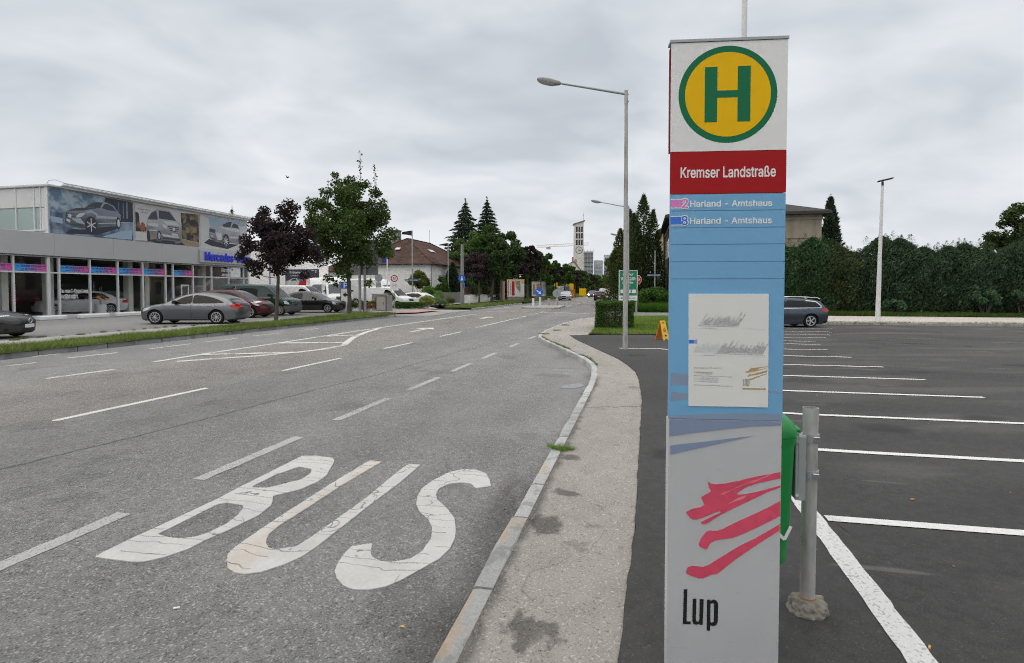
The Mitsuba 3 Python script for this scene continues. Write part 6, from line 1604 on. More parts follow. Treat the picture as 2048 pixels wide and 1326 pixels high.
vehicle('parked_car', 'dark red compact people carrier half hidden behind the grey estate', 'car', MPV, -22.45, 27.95, FCZ, 8, 'paint_red', rim='spoke5')
vehicle('parked_van', 'dark green window van with a grey bumper behind the dark maple trunk', 'van', VAN, -22.75, 30.7, FCZ, 10, 'paint_green', rim='cap', glass='car_glass_light')
vehicle('parked_car', 'black saloon with pale alloy wheels parked between green van and flower bed', 'car', SALOON, -22.2, 35.1, FCZ, 8, 'paint_black', rim='spoke5', glass='car_glass_light')
vehicle('parked_car', 'black roadster with oval double headlights cut off by the left edge', 'car', ROADSTER, -21.5, 13.75, FCZ, 20, 'paint_black')
vehicle('parked_van', 'white high roof van facing the road, nose toward the black saloon', 'van', BIGVAN, -25.2, 43.6, 0.1, -52, 'paint_white', 'white vans before the white hall', rim='cap')
vehicle('parked_van', 'white high roof van farther back, left of the van whose windscreen faces the road', 'van', BIGVAN, -27.9, 45.6, 0.1, -52, 'paint_white', 'white vans before the white hall', rim='cap')
WV = {**VAN, 'side_windows': VAN['side_windows'][:1]}
vehicle('parked_van', 'low white delivery van behind the black saloon, cab toward the right', 'van', WV, -25.7, 39.4, 0.1, 5, 'paint_white', 'white vans before the white hall', rim='cap')
vehicle('parked_van', 'long white high roof van seen from its side right of the two posts', 'van', BIGVAN, -24.9, 50.6, 0.1, -12, 'paint_white', 'white vans before the white house', rim='cap')
vehicle('parked_van', 'small white van with a dark cab window behind the electrical cabinet', 'van', WV, -21.2, 45.2, 0.02, -8, 'paint_white', 'white vans before the white house', rim='cap')
vehicle('parked_car', 'white car with only its bonnet and screen showing above the shrubs', 'car', HATCH, -21.1, 52.6, -0.05, -10, 'paint_white')
vehicle('showroom_car', 'white coupé standing behind the showroom glass under the white lettering', 'car', {**SALOON, 'H': 1.40, 'plate': (-0.03, 0.08, 0.36)}, -33.7, 28.3, 0.16, 246, 'paint_white')
vehicle('showroom_car', 'dark red car in the dim showroom, leftmost behind the glass', 'car', MPV, -34.2, 21.6, 0.16, 80, 'paint_red', rim='spoke5')
vehicle('parked_car', 'dark grey estate car with chrome roof rail parked behind the bus stop pillar', 'car', AVANT, 6.55, 30.75, -0.195, 193, 'paint_darkgrey', rim='spoke5')
vehicle('car', 'silver hatchback driving toward the camera past the traffic island', 'car', {**HATCH, 'windscreen': HATCH['windscreen']}, -11.5, 87.5, 0.0, 272, 'paint_silver', fine=False, rim='spoke5')
vehicle('car', 'dark car driving away on the right hand lane above the clipped hedge', 'car', {**HATCH, 'H': 1.5}, -6.1, 87.0, 0.0, 90, 'paint_black', fine=False, rim='spoke5')
vehicle('van', 'white van in front of the dark car, driving away', 'van', {**WV, 'H': 1.9}, -6.0, 97, 0.0, 90, 'paint_white', fine=False, rim='cap')
hc = vehicle('car', 'distant oncoming car with glowing headlights near the road end', 'car', HATCH, -9.9, 118, 0.0, 270, 'paint_darkgrey', fine=False, rim='spoke5')
for dx in (-0.6, 0.6):
    kk = part(hc, 'lit_headlamp', xf(trimesh.creation.icosphere(2, 0.15), place(-9.9 + dx, 115.84, 0.66)), 'lamp_clear')
    scene[kk]['emitter'] = {'type': 'area', 'radiance': {'type': 'rgb', 'value': [14.0, 10.0, 5.0]}}

# ---------------------------------------------------------------- traffic island
isl = thing('traffic_island', kind='structure')
ip = Polygon([(-10.2, 48.4), (-9.0, 47.4), (-7.3, 47.2), (-6.9, 48.2), (-7.2, 54.6), (-8.2, 55.4), (-9.6, 55.0), (-10.4, 52.0)])
part(isl, 'kerb_ring', prism(ip.difference(ip.buffer(-0.18)), 0.15, (0, 0, 0.0)), 'kerb_m')
part(isl, 'paving', prism(ip.buffer(-0.181), 0.13, (0, 0, 0.0)), 'concrete_m')
for x, y, lab in ((-10.0, 53.0, 'white bollard with black cap at the left end of the traffic island'), (-8.55, 53.2, 'pale post standing before the round sign back on the traffic island')):
    k = thing('bollard', lab, 'bollard')
    part(k, 'post', cyl([x, y, 0.13], [x, y, 0.85], 0.11, 14), 'white_flat' if x < -9 else 'pale_paving', 40)
    part(k, 'cap', cyl([x, y, 0.85], [x, y, 0.95], 0.115, 14), 'ink', 40)
k = thing('keep_right_sign', 'round blue sign with white arrow on a white base, traffic island', 'road sign')
part(k, 'post', cyl([-9.55, 54.2, 0.13], [-9.55, 54.2, 0.95], 0.10, 14), 'white_flat', 40)
mm, U, nn = roundel(k, [-9.65, 54.05, 1.42], [0.18, -1, 0], 0.40, None)
part(k, 'plate', mm, 'sign_blue')
aw = affinity.rotate(Polygon([(-0.28, -0.05), (0.05, -0.05), (0.05, -0.16), (0.3, 0), (0.05, 0.16), (0.05, 0.05), (-0.28, 0.05)]), -38, origin=(0, 0))
part(k, 'arrow', prism(aw, 0.004, np.array([-9.65, 54.05, 1.42]) + nn * 0.012, U, ZU), 'white_flat')
k = thing('sign_back', 'pale round sign back on a short post at the right of the traffic island', 'road sign')
mm, U, nn = roundel(k, [-8.05, 55.0, 1.30], [0.18, -1, 0], 0.40, None)
part(k, 'plate', mm, 'galv_plain')
part(k, 'post', cyl([-8.02, 55.1, 0.13], [-8.02, 55.1, 0.95], 0.09, 14), 'pale_paving', 40)
part(k, 'clamp', bx(-8.1, -7.96, 54.99 - 0.04, 54.99 - 0.014, 1.2, 1.45), 'grey_steel')

# ---------------------------------------------------------------- people


def figure(name, label, x, y, z, deg, shirt, trousers, hair):
    """A standing person as one continuous body: bones with tapering radii joined and smoothed; clothing as children."""
    J = dict(hip=(0, 0, 0.93), waist=(0, 0.01, 1.08), chest=(0, 0.0, 1.32), neck=(0, 0.01, 1.50), head=(0, -0.02, 1.66), top=(0, 0.0, 1.70))
    parts_ = []

    def bone(a, ra, b, rb):
        s1 = m3.Manifold.sphere(ra, 20).translate(list(a)); s2 = m3.Manifold.sphere(rb, 20).translate(list(b))
        return m3.Manifold.batch_hull([s1, s2])

    skin, sh, tr = [], [], []
    skin += [bone((0, 0, 1.42), .06, (0, -0.01, 1.56), .052), bone((0, -0.01, 1.62), .078, (0, 0.01, 1.69), .092), bone((0, -0.045, 1.58), .05, (0, -0.03, 1.64), .07)]
    skin += [bone((0, -0.10, 1.635), .013, (0, -0.115, 1.615), .016)]
    for s in (1, -1):
        skin += [bone((s * 0.093, 0.0, 1.63), .02, (s * 0.093, 0.005, 1.655), .022), bone((s * 0.25, 0.02, 1.14), .036, (s * 0.27, -0.05, 0.90), .028), bone((s * 0.27, -0.06, 0.86), .035, (s * 0.272, -0.075, 0.82), .034)]
        for i, (dx, ln) in enumerate(((-.025, .06), (-.009, .075), (.008, .07), (.024, .055))):
            skin.append(bone((s * 0.272, -0.075 + dx, 0.82), .0105, (s * 0.268, -0.08 + dx, 0.82 - ln), .009))
        skin.append(bone((s * 0.262, -0.10, 0.85), .012, (s * 0.25, -0.115, 0.80), .010))
        sh += [bone((s * 0.17, 0.01, 1.42), .075, (s * 0.10, 0.0, 1.25), .13), bone((s * 0.19, 0.01, 1.42), .062, (s * 0.245, 0.02, 1.14), .05)]
        tr += [bone((s * 0.09, 0, 0.92), .105, (s * 0.10, 0.0, 0.50), .068), bone((s * 0.10, 0, 0.50), .066, (s * 0.105, 0.02, 0.10), .05), bone((s * 0.105, 0.02, 0.06), .05, (s * 0.115, -0.14, 0.04), .04)]
    sh += [bone((0, 0, 1.32), .155, (0, 0.0, 1.05), .14), bone((0, 0, 1.05), .14, (0, 0, 0.95), .15)]
    k = thing(name, label, 'person')
    M = place(x, y, z, deg)
    sm = lambda L, st: trimesh.smoothing.filter_taubin(tm(m3.Manifold.batch_boolean(L, m3.OpType.Add).refine_to_length(0.03)), iterations=st)
    mat('skin', [0.50, 0.30, 0.22], 0.6)
    scene[k] = mikit.ply(xf(sm(skin + sh + tr, 6), M), 'skin', 40)
    part(k, 'shirt', xf(sm([m3.Manifold.batch_hull([b, b.translate([0, 0, 0.001])]).scale([1.05, 1.05, 1.0]) for b in sh], 6), M), shirt, 40)
    part(k, 'trousers', xf(sm([b.scale([1.07, 1.07, 1.0]) for b in tr[:2] + tr[3:5]], 6), M), trousers, 40)
    part(k, 'hair', xf(sm([bone((0, 0.02, 1.68), .098, (0, 0.03, 1.70), .094).trim_by_plane([0, 0.48, 0.877], 1.475)], 2), M), hair, 40)
    for s in (1, -1):
        part(k, 'eye', xf(trimesh.creation.icosphere(2, 0.012), M @ place(s * 0.032, -0.098, 1.662)), 'ink', 40)
    return k


mat('hair_brown', [0.03, 0.02, 0.015], 0.8); mat('shirt_dark', [0.06, 0.05, 0.06], 0.9); mat('jeans', [0.03, 0.04, 0.07], 0.9); mat('shirt_black', [0.02, 0.02, 0.022], 0.9)
figure('person', 'person in dark clothing whose head shows over the red car', -23.6, 29.35, FCZ, 160, 'shirt_dark', 'jeans', 'hair_brown')
figure('person', 'person in black standing on the far pavement beyond the clipped hedge', -2.9, 78, 0.1, 15, 'shirt_black', 'shirt_black', 'hair_brown')

# ---------------------------------------------------------------- vegetation
LEAF_GAIN = 2.25


def leaf_mesh(C, size, rng, col, up=0.35, aspect=0.62, jit=0.35, out=None, hue=0.12):
    """One folded four-cornered leaf per centre; colours vary leaf by leaf."""
    n = len(C)
    nrm = rng.normal(size=(n, 3))
    nrm[:, 2] = np.abs(nrm[:, 2]) + up
    if out is not None:
        nrm += out * 0.8
    nrm /= np.linalg.norm(nrm, axis=1, keepdims=True)
    a = np.cross(nrm, rng.normal(size=(n, 3)))
    a /= np.linalg.norm(a, axis=1, keepdims=True) + 1e-9
    b = np.cross(nrm, a)
    s = (size * (1 + jit * (rng.random(n) * 2 - 1)))[:, None]
    w = s * aspect * 0.5
    v = np.stack([C - a * s * 0.5, C + b * w + nrm * s * 0.08, C + a * s * 0.5 - nrm * s * 0.10, C - b * w + nrm * s * 0.08], 1).reshape(-1, 3)
    i = np.arange(n)[:, None] * 4
    f = np.concatenate([i + [0, 1, 2], i + [0, 2, 3]], 1).reshape(-1, 3)
    col = np.asarray(col, float)
    base = col[rng.integers(0, len(col), n)] if col.ndim == 2 else np.repeat(col[None], n, 0)
    k = (LEAF_GAIN * (0.65 + 0.7 * rng.random(n)))[:, None]
    h = 1 + hue * rng.normal(size=(n, 3)) * [1, 0.5, 1]
    c = np.clip(base * k * h, 0.004, 0.9)
    return (v, f), np.repeat(c, 4, 0)


def sphere_dirs(rng, n):
    d = rng.normal(size=(n, 3))
    return d / np.linalg.norm(d, axis=1, keepdims=True)


def crown_points(rng, clumps, n, spread=0.42):
    """Leaf centres gathered in clumps: (x, y, z, radius) rows."""
    cl = np.asarray(clumps, float)
    w = cl[:, 3] ** 2
    idx = rng.choice(len(cl), n, p=w / w.sum())
    d = sphere_dirs(rng, n)
    r = rng.random(n) ** 0.45
    return cl[idx, :3] + d * (r * cl[idx, 3])[:, None] * [1, 1, 0.85], d


def tree(name, label, catg, x, y, z0, H, r, zc, n, size, col, seed, trunk_r=0.1, fork=2.0, nclump=34, group=None, flat=1.0, shoots=(), bend=(0, 0), lim=8, extra=()):
    """A broad-leaved tree: tapered trunk, limbs that reach the leaf clumps, a crown of many leaves. zc: the height where the crown begins."""
    rng = np.random.default_rng(seed)
    k = thing(name, label, catg, group)
    ctr = np.array([x + bend[0], y + bend[1], z0 + (zc + H) / 2])
    R = np.array([r, r, (H - zc) / 2])
    cl = []
    for _ in range(nclump):
        d = sphere_dirs(rng, 1)[0]
        q = rng.random() ** 0.4
        lobe = 0.62 + 0.62 * meshkit.noise(d * 2.3 + seed, seed)
        p = ctr + d * R * q * lobe * 0.82
        if d[2] > 0:
            p[:2] = ctr[:2] + (p[:2] - ctr[:2]) * (1 - 0.25 * flat * d[2])
        cl.append([*p, r * rng.uniform(0.12, 0.25)])
    cl = np.array(cl + [[x + a, y + b, z0 + c, q] for a, b, c, q in extra])
    C, d = crown_points(rng, cl, n)
    tips = [C]
    for sx, sy, sz0, sz1 in shoots:
        m = 26
        t = rng.random(m)
        tips.append(np.c_[x + sx + rng.normal(size=m) * 0.07, y + sy + rng.normal(size=m) * 0.07, z0 + sz0 + (sz1 - sz0) * t])
    C = np.vstack(tips)
    lm, cc = leaf_mesh(C, size, rng, col)
    part(k, 'crown', lm, 'leaf_m', False, color=cc, kind='stuff' if False else None)
    # wood
    wob = rng.normal(size=(5, 2)) * trunk_r * 0.25
    hs = [0, fork * 0.4, fork, fork + (H - fork) * 0.35, fork + (H - fork) * 0.7]
    tp = np.array([[x + wob[i, 0] * (i > 0) + bend[0] * h_ / H, y + wob[i, 1] * (i > 0) + bend[1] * h_ / H, z0 + h_] for i, h_ in enumerate(hs)])
    part(k, 'trunk', cat(tube(np.vstack([tp[0] - [0, 0, 0.1], tp[0] + [0, 0, 0.12], tp[1:]]), [trunk_r * 1.45, trunk_r * 1.12, trunk_r, trunk_r * 0.86, trunk_r * 0.5, trunk_r * 0.2], 12)), 'bark_m', 40)
    order = rng.permutation(len(cl))[:lim + 10]
    limbs = []
    for j, o in enumerate(order):
        p = cl[o, :3]
        t = np.clip((p[2] - z0 - fork) / (H - fork), 0.02, 0.9) * rng.uniform(0.25, 0.7)
        s = np.array([np.interp(fork + t * (H - fork), hs, tp[:, i]) for i in range(3)])
        mid = (s + p) / 2 + [0, 0, 0.12 * r] + rng.normal(size=3) * 0.06 * r
        limbs.append(tube([s, mid, p], [trunk_r * (0.42 if j < lim else 0.2), trunk_r * 0.24, trunk_r * 0.07], 6))
    part(k, 'limbs', cat(*limbs), 'bark_m', 40)
    for sx, sy, sz0, sz1 in shoots:
        part(k, 'shoot', tube([[x + sx, y + sy, z0 + sz0 - 1.0], [x + sx, y + sy, z0 + sz1]], [0.028, 0.010], 5), 'bark_m')
    return k


def conifer(name, label, catg, x, y, z0, H, r, n, col, seed, style='spruce', group=None, size=0.34, zb=0.3, power=0.9, tip=2.0, spikes=0, spires=None):
    rng = np.random.default_rng(seed)
    k = thing(name, label, catg, group)
    t = 1 - (1 - rng.random(n)) ** 0.62 if style == 'spruce' else rng.random(n) ** 0.9
    t = np.clip(t, 0, 0.995)
    ang = rng.random(n) * 2 * PI
    lay = t * H * (1.9 if style == 'spruce' else 1.1)
    if style == 'spruce':
        prof = (1 - t) ** power * (0.55 + 0.75 * meshkit.noise(np.c_[np.cos(ang) * 2.2, np.sin(ang) * 2.2, np.floor(lay)], seed))
    else:
        prof = np.minimum(1.0, ((1 - t) * tip)) ** 0.7 * (0.32 + 1.10 * meshkit.fbm(np.c_[np.cos(ang) * 2.4, np.sin(ang) * 2.4, t * H * 1.1], 3, seed))
    q = rng.random(n) ** (0.5 if style == 'spruce' else 0.33)
    rad = r * prof * q
    zz = zb + t * (H - zb)
    bxy = np.zeros((n, 2))
    if spires:
        sp = np.array(spires, float)
        i_ = rng.choice(len(sp), n, p=(sp[:, 2] * sp[:, 3]) / (sp[:, 2] * sp[:, 3]).sum())
        bxy, zz, rad = sp[i_, :2], zb + t * (sp[i_, 2] - zb), rad * sp[i_, 3]
    if style == 'spruce':
        zz = zz + (np.floor(lay) + 0.5 - lay) * 0.30 - 0.34 * rad * 0.6 + 0.10 * rad ** 2 / max(r, 0.1)
    P = np.c_[x + bxy[:, 0] + rad * np.cos(ang), y + bxy[:, 1] + rad * np.sin(ang), z0 + zz]
    out = np.c_[np.cos(ang), np.sin(ang), np.full(n, -0.12 if style == 'spruce' else 0.75)]
    out += rng.normal(size=(n, 3)) * 0.42
    out /= np.linalg.norm(out, axis=1, keepdims=True)
    side = np.cross(out, rng.normal(size=(n, 3)))
    side /= np.linalg.norm(side, axis=1, keepdims=True) + 1e-9
    s = (size * (0.6 + 0.8 * rng.random(n)))[:, None]
    drop = np.array([0, 0, -1.0]) * s * (0.22 if style == 'spruce' else 0.0)
    v = np.stack([P - out * s * 0.5, P + side * s * 0.17 + drop * 0.4, P + out * s * 0.6 + drop, P - side * s * 0.17 + drop * 0.4], 1).reshape(-1, 3)
    i = np.arange(n)[:, None] * 4
    f = np.concatenate([i + [0, 1, 2], i + [0, 2, 3]], 1).reshape(-1, 3)
    col = np.asarray(col, float)
    c = LEAF_GAIN * col[rng.integers(0, len(col), n)] * (0.6 + 0.8 * rng.random(n))[:, None]
    # leader
    m = max(24, int(n * 0.01))
    tz = z0 + H * (0.90 + 0.14 * rng.random(m))
    L = np.c_[x + rng.normal(size=m) * min(0.05 * r, 0.08), y + rng.normal(size=m) * min(0.05 * r, 0.08), tz]
    for _ in range(spikes):
        sa, sr, sh = rng.random() * 2 * PI, r * rng.uniform(0.15, 0.75), rng.uniform(0.35, 0.85)
        mm = 110
        tt = rng.random(mm)
        zt = z0 + H * (1 - (sr / r) ** 2 * 0.16) - 0.25
        w_ = 0.22 * (1 - tt) + 0.02
        L = np.vstack([L, np.c_[x + sr * math.cos(sa) + rng.normal(size=mm) * w_, y + sr * math.sin(sa) + rng.normal(size=mm) * w_, zt + tt * sh]])
    lm, lc = leaf_mesh(L, size * 0.42, rng, col, aspect=0.3)
    part(k, 'crown', (np.vstack([v, lm[0]]), np.vstack([f, lm[1] + len(v)])), 'leaf_m', False, color=np.vstack([np.repeat(c, 4, 0), lc]))
    part(k, 'trunk', tube([[x, y, z0 - 0.1], [x, y, z0 + H * 0.5], [x, y, z0 + H * 1.01]], [0.03 * H * 0.55, 0.015 * H * 0.55, 0.012], 8), 'bark_m', 40)
    return k


def shrub(name, label, catg, x, y, z0, rx, ry, h, n, size, col, seed, group=None, flowers=None, stems=True):
    rng = np.random.default_rng(seed)
    k = thing(name, label, catg, group)
    cl = []
    for _ in range(16):
        d = sphere_dirs(rng, 1)[0]
        d[2] = abs(d[2]) * 1.1 - 0.15
        cl.append([x + d[0] * rx * 0.68, y + d[1] * ry * 0.68, z0 + h * 0.42 + d[2] * h * 0.40, min(rx, ry, h * 0.8) * rng.uniform(0.30, 0.46)])
    C, d = crown_points(rng, cl, n)
    C = C[C[:, 2] > z0 + 0.01]
    lm, cc = leaf_mesh(C, size, rng, col)
    part(k, 'foliage', lm, 'leaf_m', False, color=cc)
    part(k, 'stems', cat(*[tube([[x + rng.normal() * 0.12 * rx, y + rng.normal() * 0.12 * ry, z0 - 0.05], [c[0] * 0.6 + x * 0.4, c[1] * 0.6 + y * 0.4, (c[2] + z0) / 2], c[:3]], [0.022, 0.015, 0.006], 5) for c in np.array(cl)[:9]]), 'bark_m', 40)
    if flowers:
        F, _ = crown_points(rng, cl, flowers[1])
        F = F[F[:, 2] > z0 + h * 0.25]
        fm, fc = leaf_mesh(F, flowers[2], rng, flowers[0], aspect=0.95)
        part(k, 'blossom', fm, 'leaf_m', False, color=fc, kind='stuff')
    return k


PURPLE = [[0.027, 0.020, 0.0225], [0.034, 0.024, 0.0265], [0.021, 0.017, 0.019], [0.036, 0.029, 0.026]]
MAPLE = [[0.035, 0.058, 0.019], [0.047, 0.072, 0.022], [0.027, 0.045, 0.016], [0.060, 0.080, 0.027]]
GREEN = [[0.028, 0.062, 0.014], [0.040, 0.078, 0.016], [0.022, 0.048, 0.014], [0.050, 0.085, 0.022]]
DGREEN = [[0.036, 0.058, 0.022], [0.046, 0.072, 0.026], [0.028, 0.046, 0.020]]
LGREEN = [[0.062, 0.098, 0.030], [0.075, 0.110, 0.038], [0.050, 0.085, 0.028]]
SPRUCE = [[0.027, 0.042, 0.026], [0.036, 0.054, 0.031], [0.021, 0.034, 0.023]]
THUJA = [[0.034, 0.058, 0.032], [0.046, 0.072, 0.040], [0.025, 0.045, 0.027], [0.055, 0.078, 0.046]]
OLIVE = [[0.060, 0.075, 0.022], [0.045, 0.062, 0.020], [0.085, 0.085, 0.022]]
YELLOWISH = [[0.16, 0.16, 0.045], [0.12, 0.14, 0.05], [0.10, 0.12, 0.04]]

tree('maple_tree', 'dark purple leaved maple standing in the grass strip before the dealership', 'tree', -16.75, 23.6, 0.13, 5.45, 2.2, 1.75, 14000, 0.155, PURPLE, 3, 0.085, 1.95, 62, bend=(0.25, 0.0), extra=((-0.55, 0, 5.2, .34), (-0.7, .1, 4.9, .36), (0.75, 0, 5.55, .3), (0.95, 0.1, 5.3, .34), (0.5, -.1, 5.2, .38), (-1.75, 0, 3.3, .3), (-2.0, .1, 3.1, .25), (2.05, 0, 3.4, .32), (2.2, 0.2, 3.0, .26), (1.5, 0, 2.2, .26), (-1.0, 0, 2.3, .28)))
tree('maple_tree', 'tall green maple with thin upright shoots in the grass strip', 'tree', -17.0, 30.9, 0.13, 8.3, 2.95, 1.9, 26000, 0.165, MAPLE, 12, 0.125, 2.4, 95, shoots=((0.65, 0.3, 8.0, 9.75), (1.5, 0.5, 7.2, 9.0), (-1.9, 0.2, 6.2, 7.6), (-1.35, 0.1, 6.9, 8.1)), lim=14, extra=((-0.85, 0, 8.35, .26), (-0.8, 0.1, 7.9, .36), (-0.2, 0, 7.9, .3), (0.7, .1, 7.6, .4), (1.2, 0, 7.7, .34), (-1.4, 0, 7.3, .42), (1.7, 0, 7.2, .42), (0.2, 0, 8.0, .4), (-2.0, 0.1, 6.7, .38), (2.3, 0, 6.0, .4), (1.8, .2, 7.2, .3), (2.2, 0, 6.6, .34), (2.75, .2, 5.0, .3), (3.0, 0.1, 4.5, .28), (2.6, 0, 3.6, .34), (-2.4, 0, 6.2, .3), (-2.6, .1, 5.4, .32), (-1.2, -.2, 2.2, .34), (-0.9, 0.1, 1.9, .25), (1.3, 0, 1.9, .3)))
tree('maple_tree', 'purple leaved maple just right of the concrete pole', 'tree', -17.45, 60.3, 0.13, 6.9, 2.35, 1.5, 7500, 0.27, [[a * 1.35 for a in c] for c in PURPLE], 5, 0.10, 1.9, 34)
tree('maple_tree', 'tall green maple right of the purple maple by the pole', 'tree', -15.1, 61.2, 0.13, 9.4, 2.95, 2.2, 11000, 0.29, DGREEN, 7, 0.15, 2.3, 44)
tree('maple_tree', 'purple leaved maple between the two billboards', 'tree', -13.9, 70, 0.13, 7.4, 2.2, 2.2, 5500, 0.30, PURPLE, 8, 0.12, 2.3, 30, group='street trees in the left verge')
tree('maple_tree', 'young green tree before the farther billboard', 'tree', -13.4, 76.5, 0.13, 7.4, 1.9, 2.7, 4500, 0.32, DGREEN, 9, 0.10, 2.3, 28, group='street trees in the left verge')
ST = [(84, 7.2, 2.3, 'g'), (92, 6.6, 2.1, 'p'), (101, 7.0, 2.3, 'g'), (110, 6.2, 2.1, 'g'), (120, 6.4, 2.2, 'p'), (131, 6.6, 2.3, 'g'), (143, 6.6, 2.4, 'g'), (156, 6.6, 2.4, 'p'), (170, 6.8, 2.6, 'g'), (190, 7.0, 3, 'g'), (215, 7.5, 3.5, 'g')]
names_ = ['seventh', 'eighth', 'ninth', 'tenth', 'eleventh', 'twelfth', 'thirteenth', 'fourteenth', 'fifteenth', 'sixteenth', 'seventeenth']
for i, (yy, hh, rr, cc) in enumerate(ST):
    tree('maple_tree', f'{"purple" if cc == "p" else "green"} street tree along the left verge, {names_[i]} counting away from the dealership', 'tree', -13.9 + (i % 3) * 0.25, yy, 0.13, hh, rr, 1.9, 3600, 0.36, PURPLE if cc == 'p' else (DGREEN if i % 2 else GREEN), 20 + i, 0.11, 2.1, 24, group='street trees in the left verge')
tree('willow_tree', 'pale grey green fine leaved tree behind the concrete pole', 'tree', -23.2, 75, 0.0, 10.3, 3.3, 2.0, 11000, 0.24, LGREEN, 41, 0.2, 2.5, 40)
tree('garden_tree', 'broad mid green tree behind the street maples near the two spruces', 'tree', -19.6, 74, 0.0, 10.9, 3.6, 2.0, 10000, 0.32, GREEN, 42, 0.2, 2.5, 44)
tree('garden_tree', 'dark green tree behind the nearer billboard', 'tree', -18.6, 86, 0.0, 10.3, 4.0, 1.5, 9000, 0.36, DGREEN, 43, 0.2, 2.5, 44)
tree('garden_tree', 'green tree behind the farther billboard, lower than its neighbour', 'tree', -18.4, 99, 0.0, 8.8, 4.0, 1.2, 8000, 0.38, GREEN, 44, 0.2, 2.5, 44)
for i, (xx, yy, hh) in enumerate([(-19.5, 116, 8.2), (-20.5, 134, 8.5), (-19, 155, 8.2), (-19, 180, 8.8)]):
    tree('garden_tree', f'green tree behind the left verge near the road end, {["first", "second", "third", "fourth"][i]} toward the church', 'tree', xx, yy, 0.0, hh, 4.6, 0.8, 5500, 0.48, DGREEN if i % 2 else GREEN, 50 + i, 0.2, 2.0, 36)
conifer('spruce_tree', 'dark spruce, left one of the pair above the street trees', 'tree', -25.5, 81, 0, 14.6, 6.4, 13000, SPRUCE, 61, size=0.55)
conifer('spruce_tree', 'dark spruce, right and taller one of the pair above the street trees', 'tree', -23.3, 85, 0, 15.4, 6.0, 13000, SPRUCE, 62, size=0.55)
conifer('spruce_tree', 'spruce top peeping over the dealership roof', 'tree', -56.5, 70, 0, 13.0, 3.2, 4500, SPRUCE, 63, size=0.5)
tree('garden_tree', 'small loose tree right of the brown tiled roof', 'tree', -25.5, 86.5, 0, 8.6, 2.2, 2, 3000, 0.3, OLIVE, 64, 0.12, 2.4, 24)
# right of the road
conifer('cypress_tree', 'tall dark conifer rising behind the inn sign', 'tree', 0.15, 53.0, 0, 10.0, 2.2, 16000, [[0.030, 0.046, 0.017], [0.042, 0.056, 0.022], [0.022, 0.034, 0.015]], 71, 'column', size=0.26, tip=1.7, spires=((0, 0, 10.2, 0.7), (-0.85, 0.3, 8.6, 0.6), (0.85, 0.2, 8.9, 0.5), (0.3, -0.8, 6.6, 0.75), (-0.5, -0.7, 7.4, 0.6), (1.2, -0.2, 6.0, 0.5)))
conifer('cypress_tree', 'conifer left of the tallest one behind the inn sign', 'tree', -1.15, 56.5, 0, 9.2, 2.1, 13000, [[0.036, 0.052, 0.017], [0.050, 0.062, 0.022]], 72, 'column', size=0.26, tip=1.7, spires=((0, 0, 9.4, 0.65), (-0.9, 0.1, 7.6, 0.65), (0.7, 0.4, 8.1, 0.6), (-0.3, -0.9, 6.2, 0.8), (-1.5, -0.3, 5.4, 0.6)))
tree('roadside_tree', 'bushy green tree leaning over the road right of the church', 'tree', -2.0, 63, 0, 8.6, 2.3, 0.9, 11000, 0.27, [[0.05, 0.075, 0.02], [0.035, 0.058, 0.016], [0.065, 0.085, 0.026]], 73, 0.16, 1.6, 46)
tree('roadside_tree', 'smaller dark tree beyond the bushy roadside tree on the right', 'tree', -2.5, 76, 0, 7.0, 2.0, 1.0, 6000, 0.32, DGREEN, 74, 0.14, 1.8, 34)
for i, (xx, yy, hh, rr) in enumerate([(-2.7, 90, 6.5, 2.4), (-2.8, 106, 6.4, 2.6), (-3.0, 126, 6.6, 2.8), (-3.0, 150, 6.8, 3.2), (-3.5, 180, 7.2, 3.6)]):
    tree('roadside_tree', f'green tree on the right of the road, {["third", "fourth", "fifth", "sixth", "seventh"][i]} toward the church', 'tree', xx, yy, 0, hh, rr, 1.0, 4000, 0.40, DGREEN, 80 + i, 0.14, 1.8, 30)
shrub('shrub', 'broad green shrub below the street name plate on the right', 'shrub', 0.9, 45.5, -0.1, 1.5, 1.2, 2.1, 6000, 0.13, GREEN, 91)
shrub('shrub', 'olive green shrub beside the stop sign post', 'shrub', -0.1, 47.0, -0.05, 1.0, 1.0, 1.9, 3500, 0.13, OLIVE, 92)
shrub('shrub', 'dark shrub at the foot of the old brown facade', 'shrub', 2.4, 45.8, -0.1, 1.0, 0.9, 1.6, 3000, 0.13, DGREEN, 93)

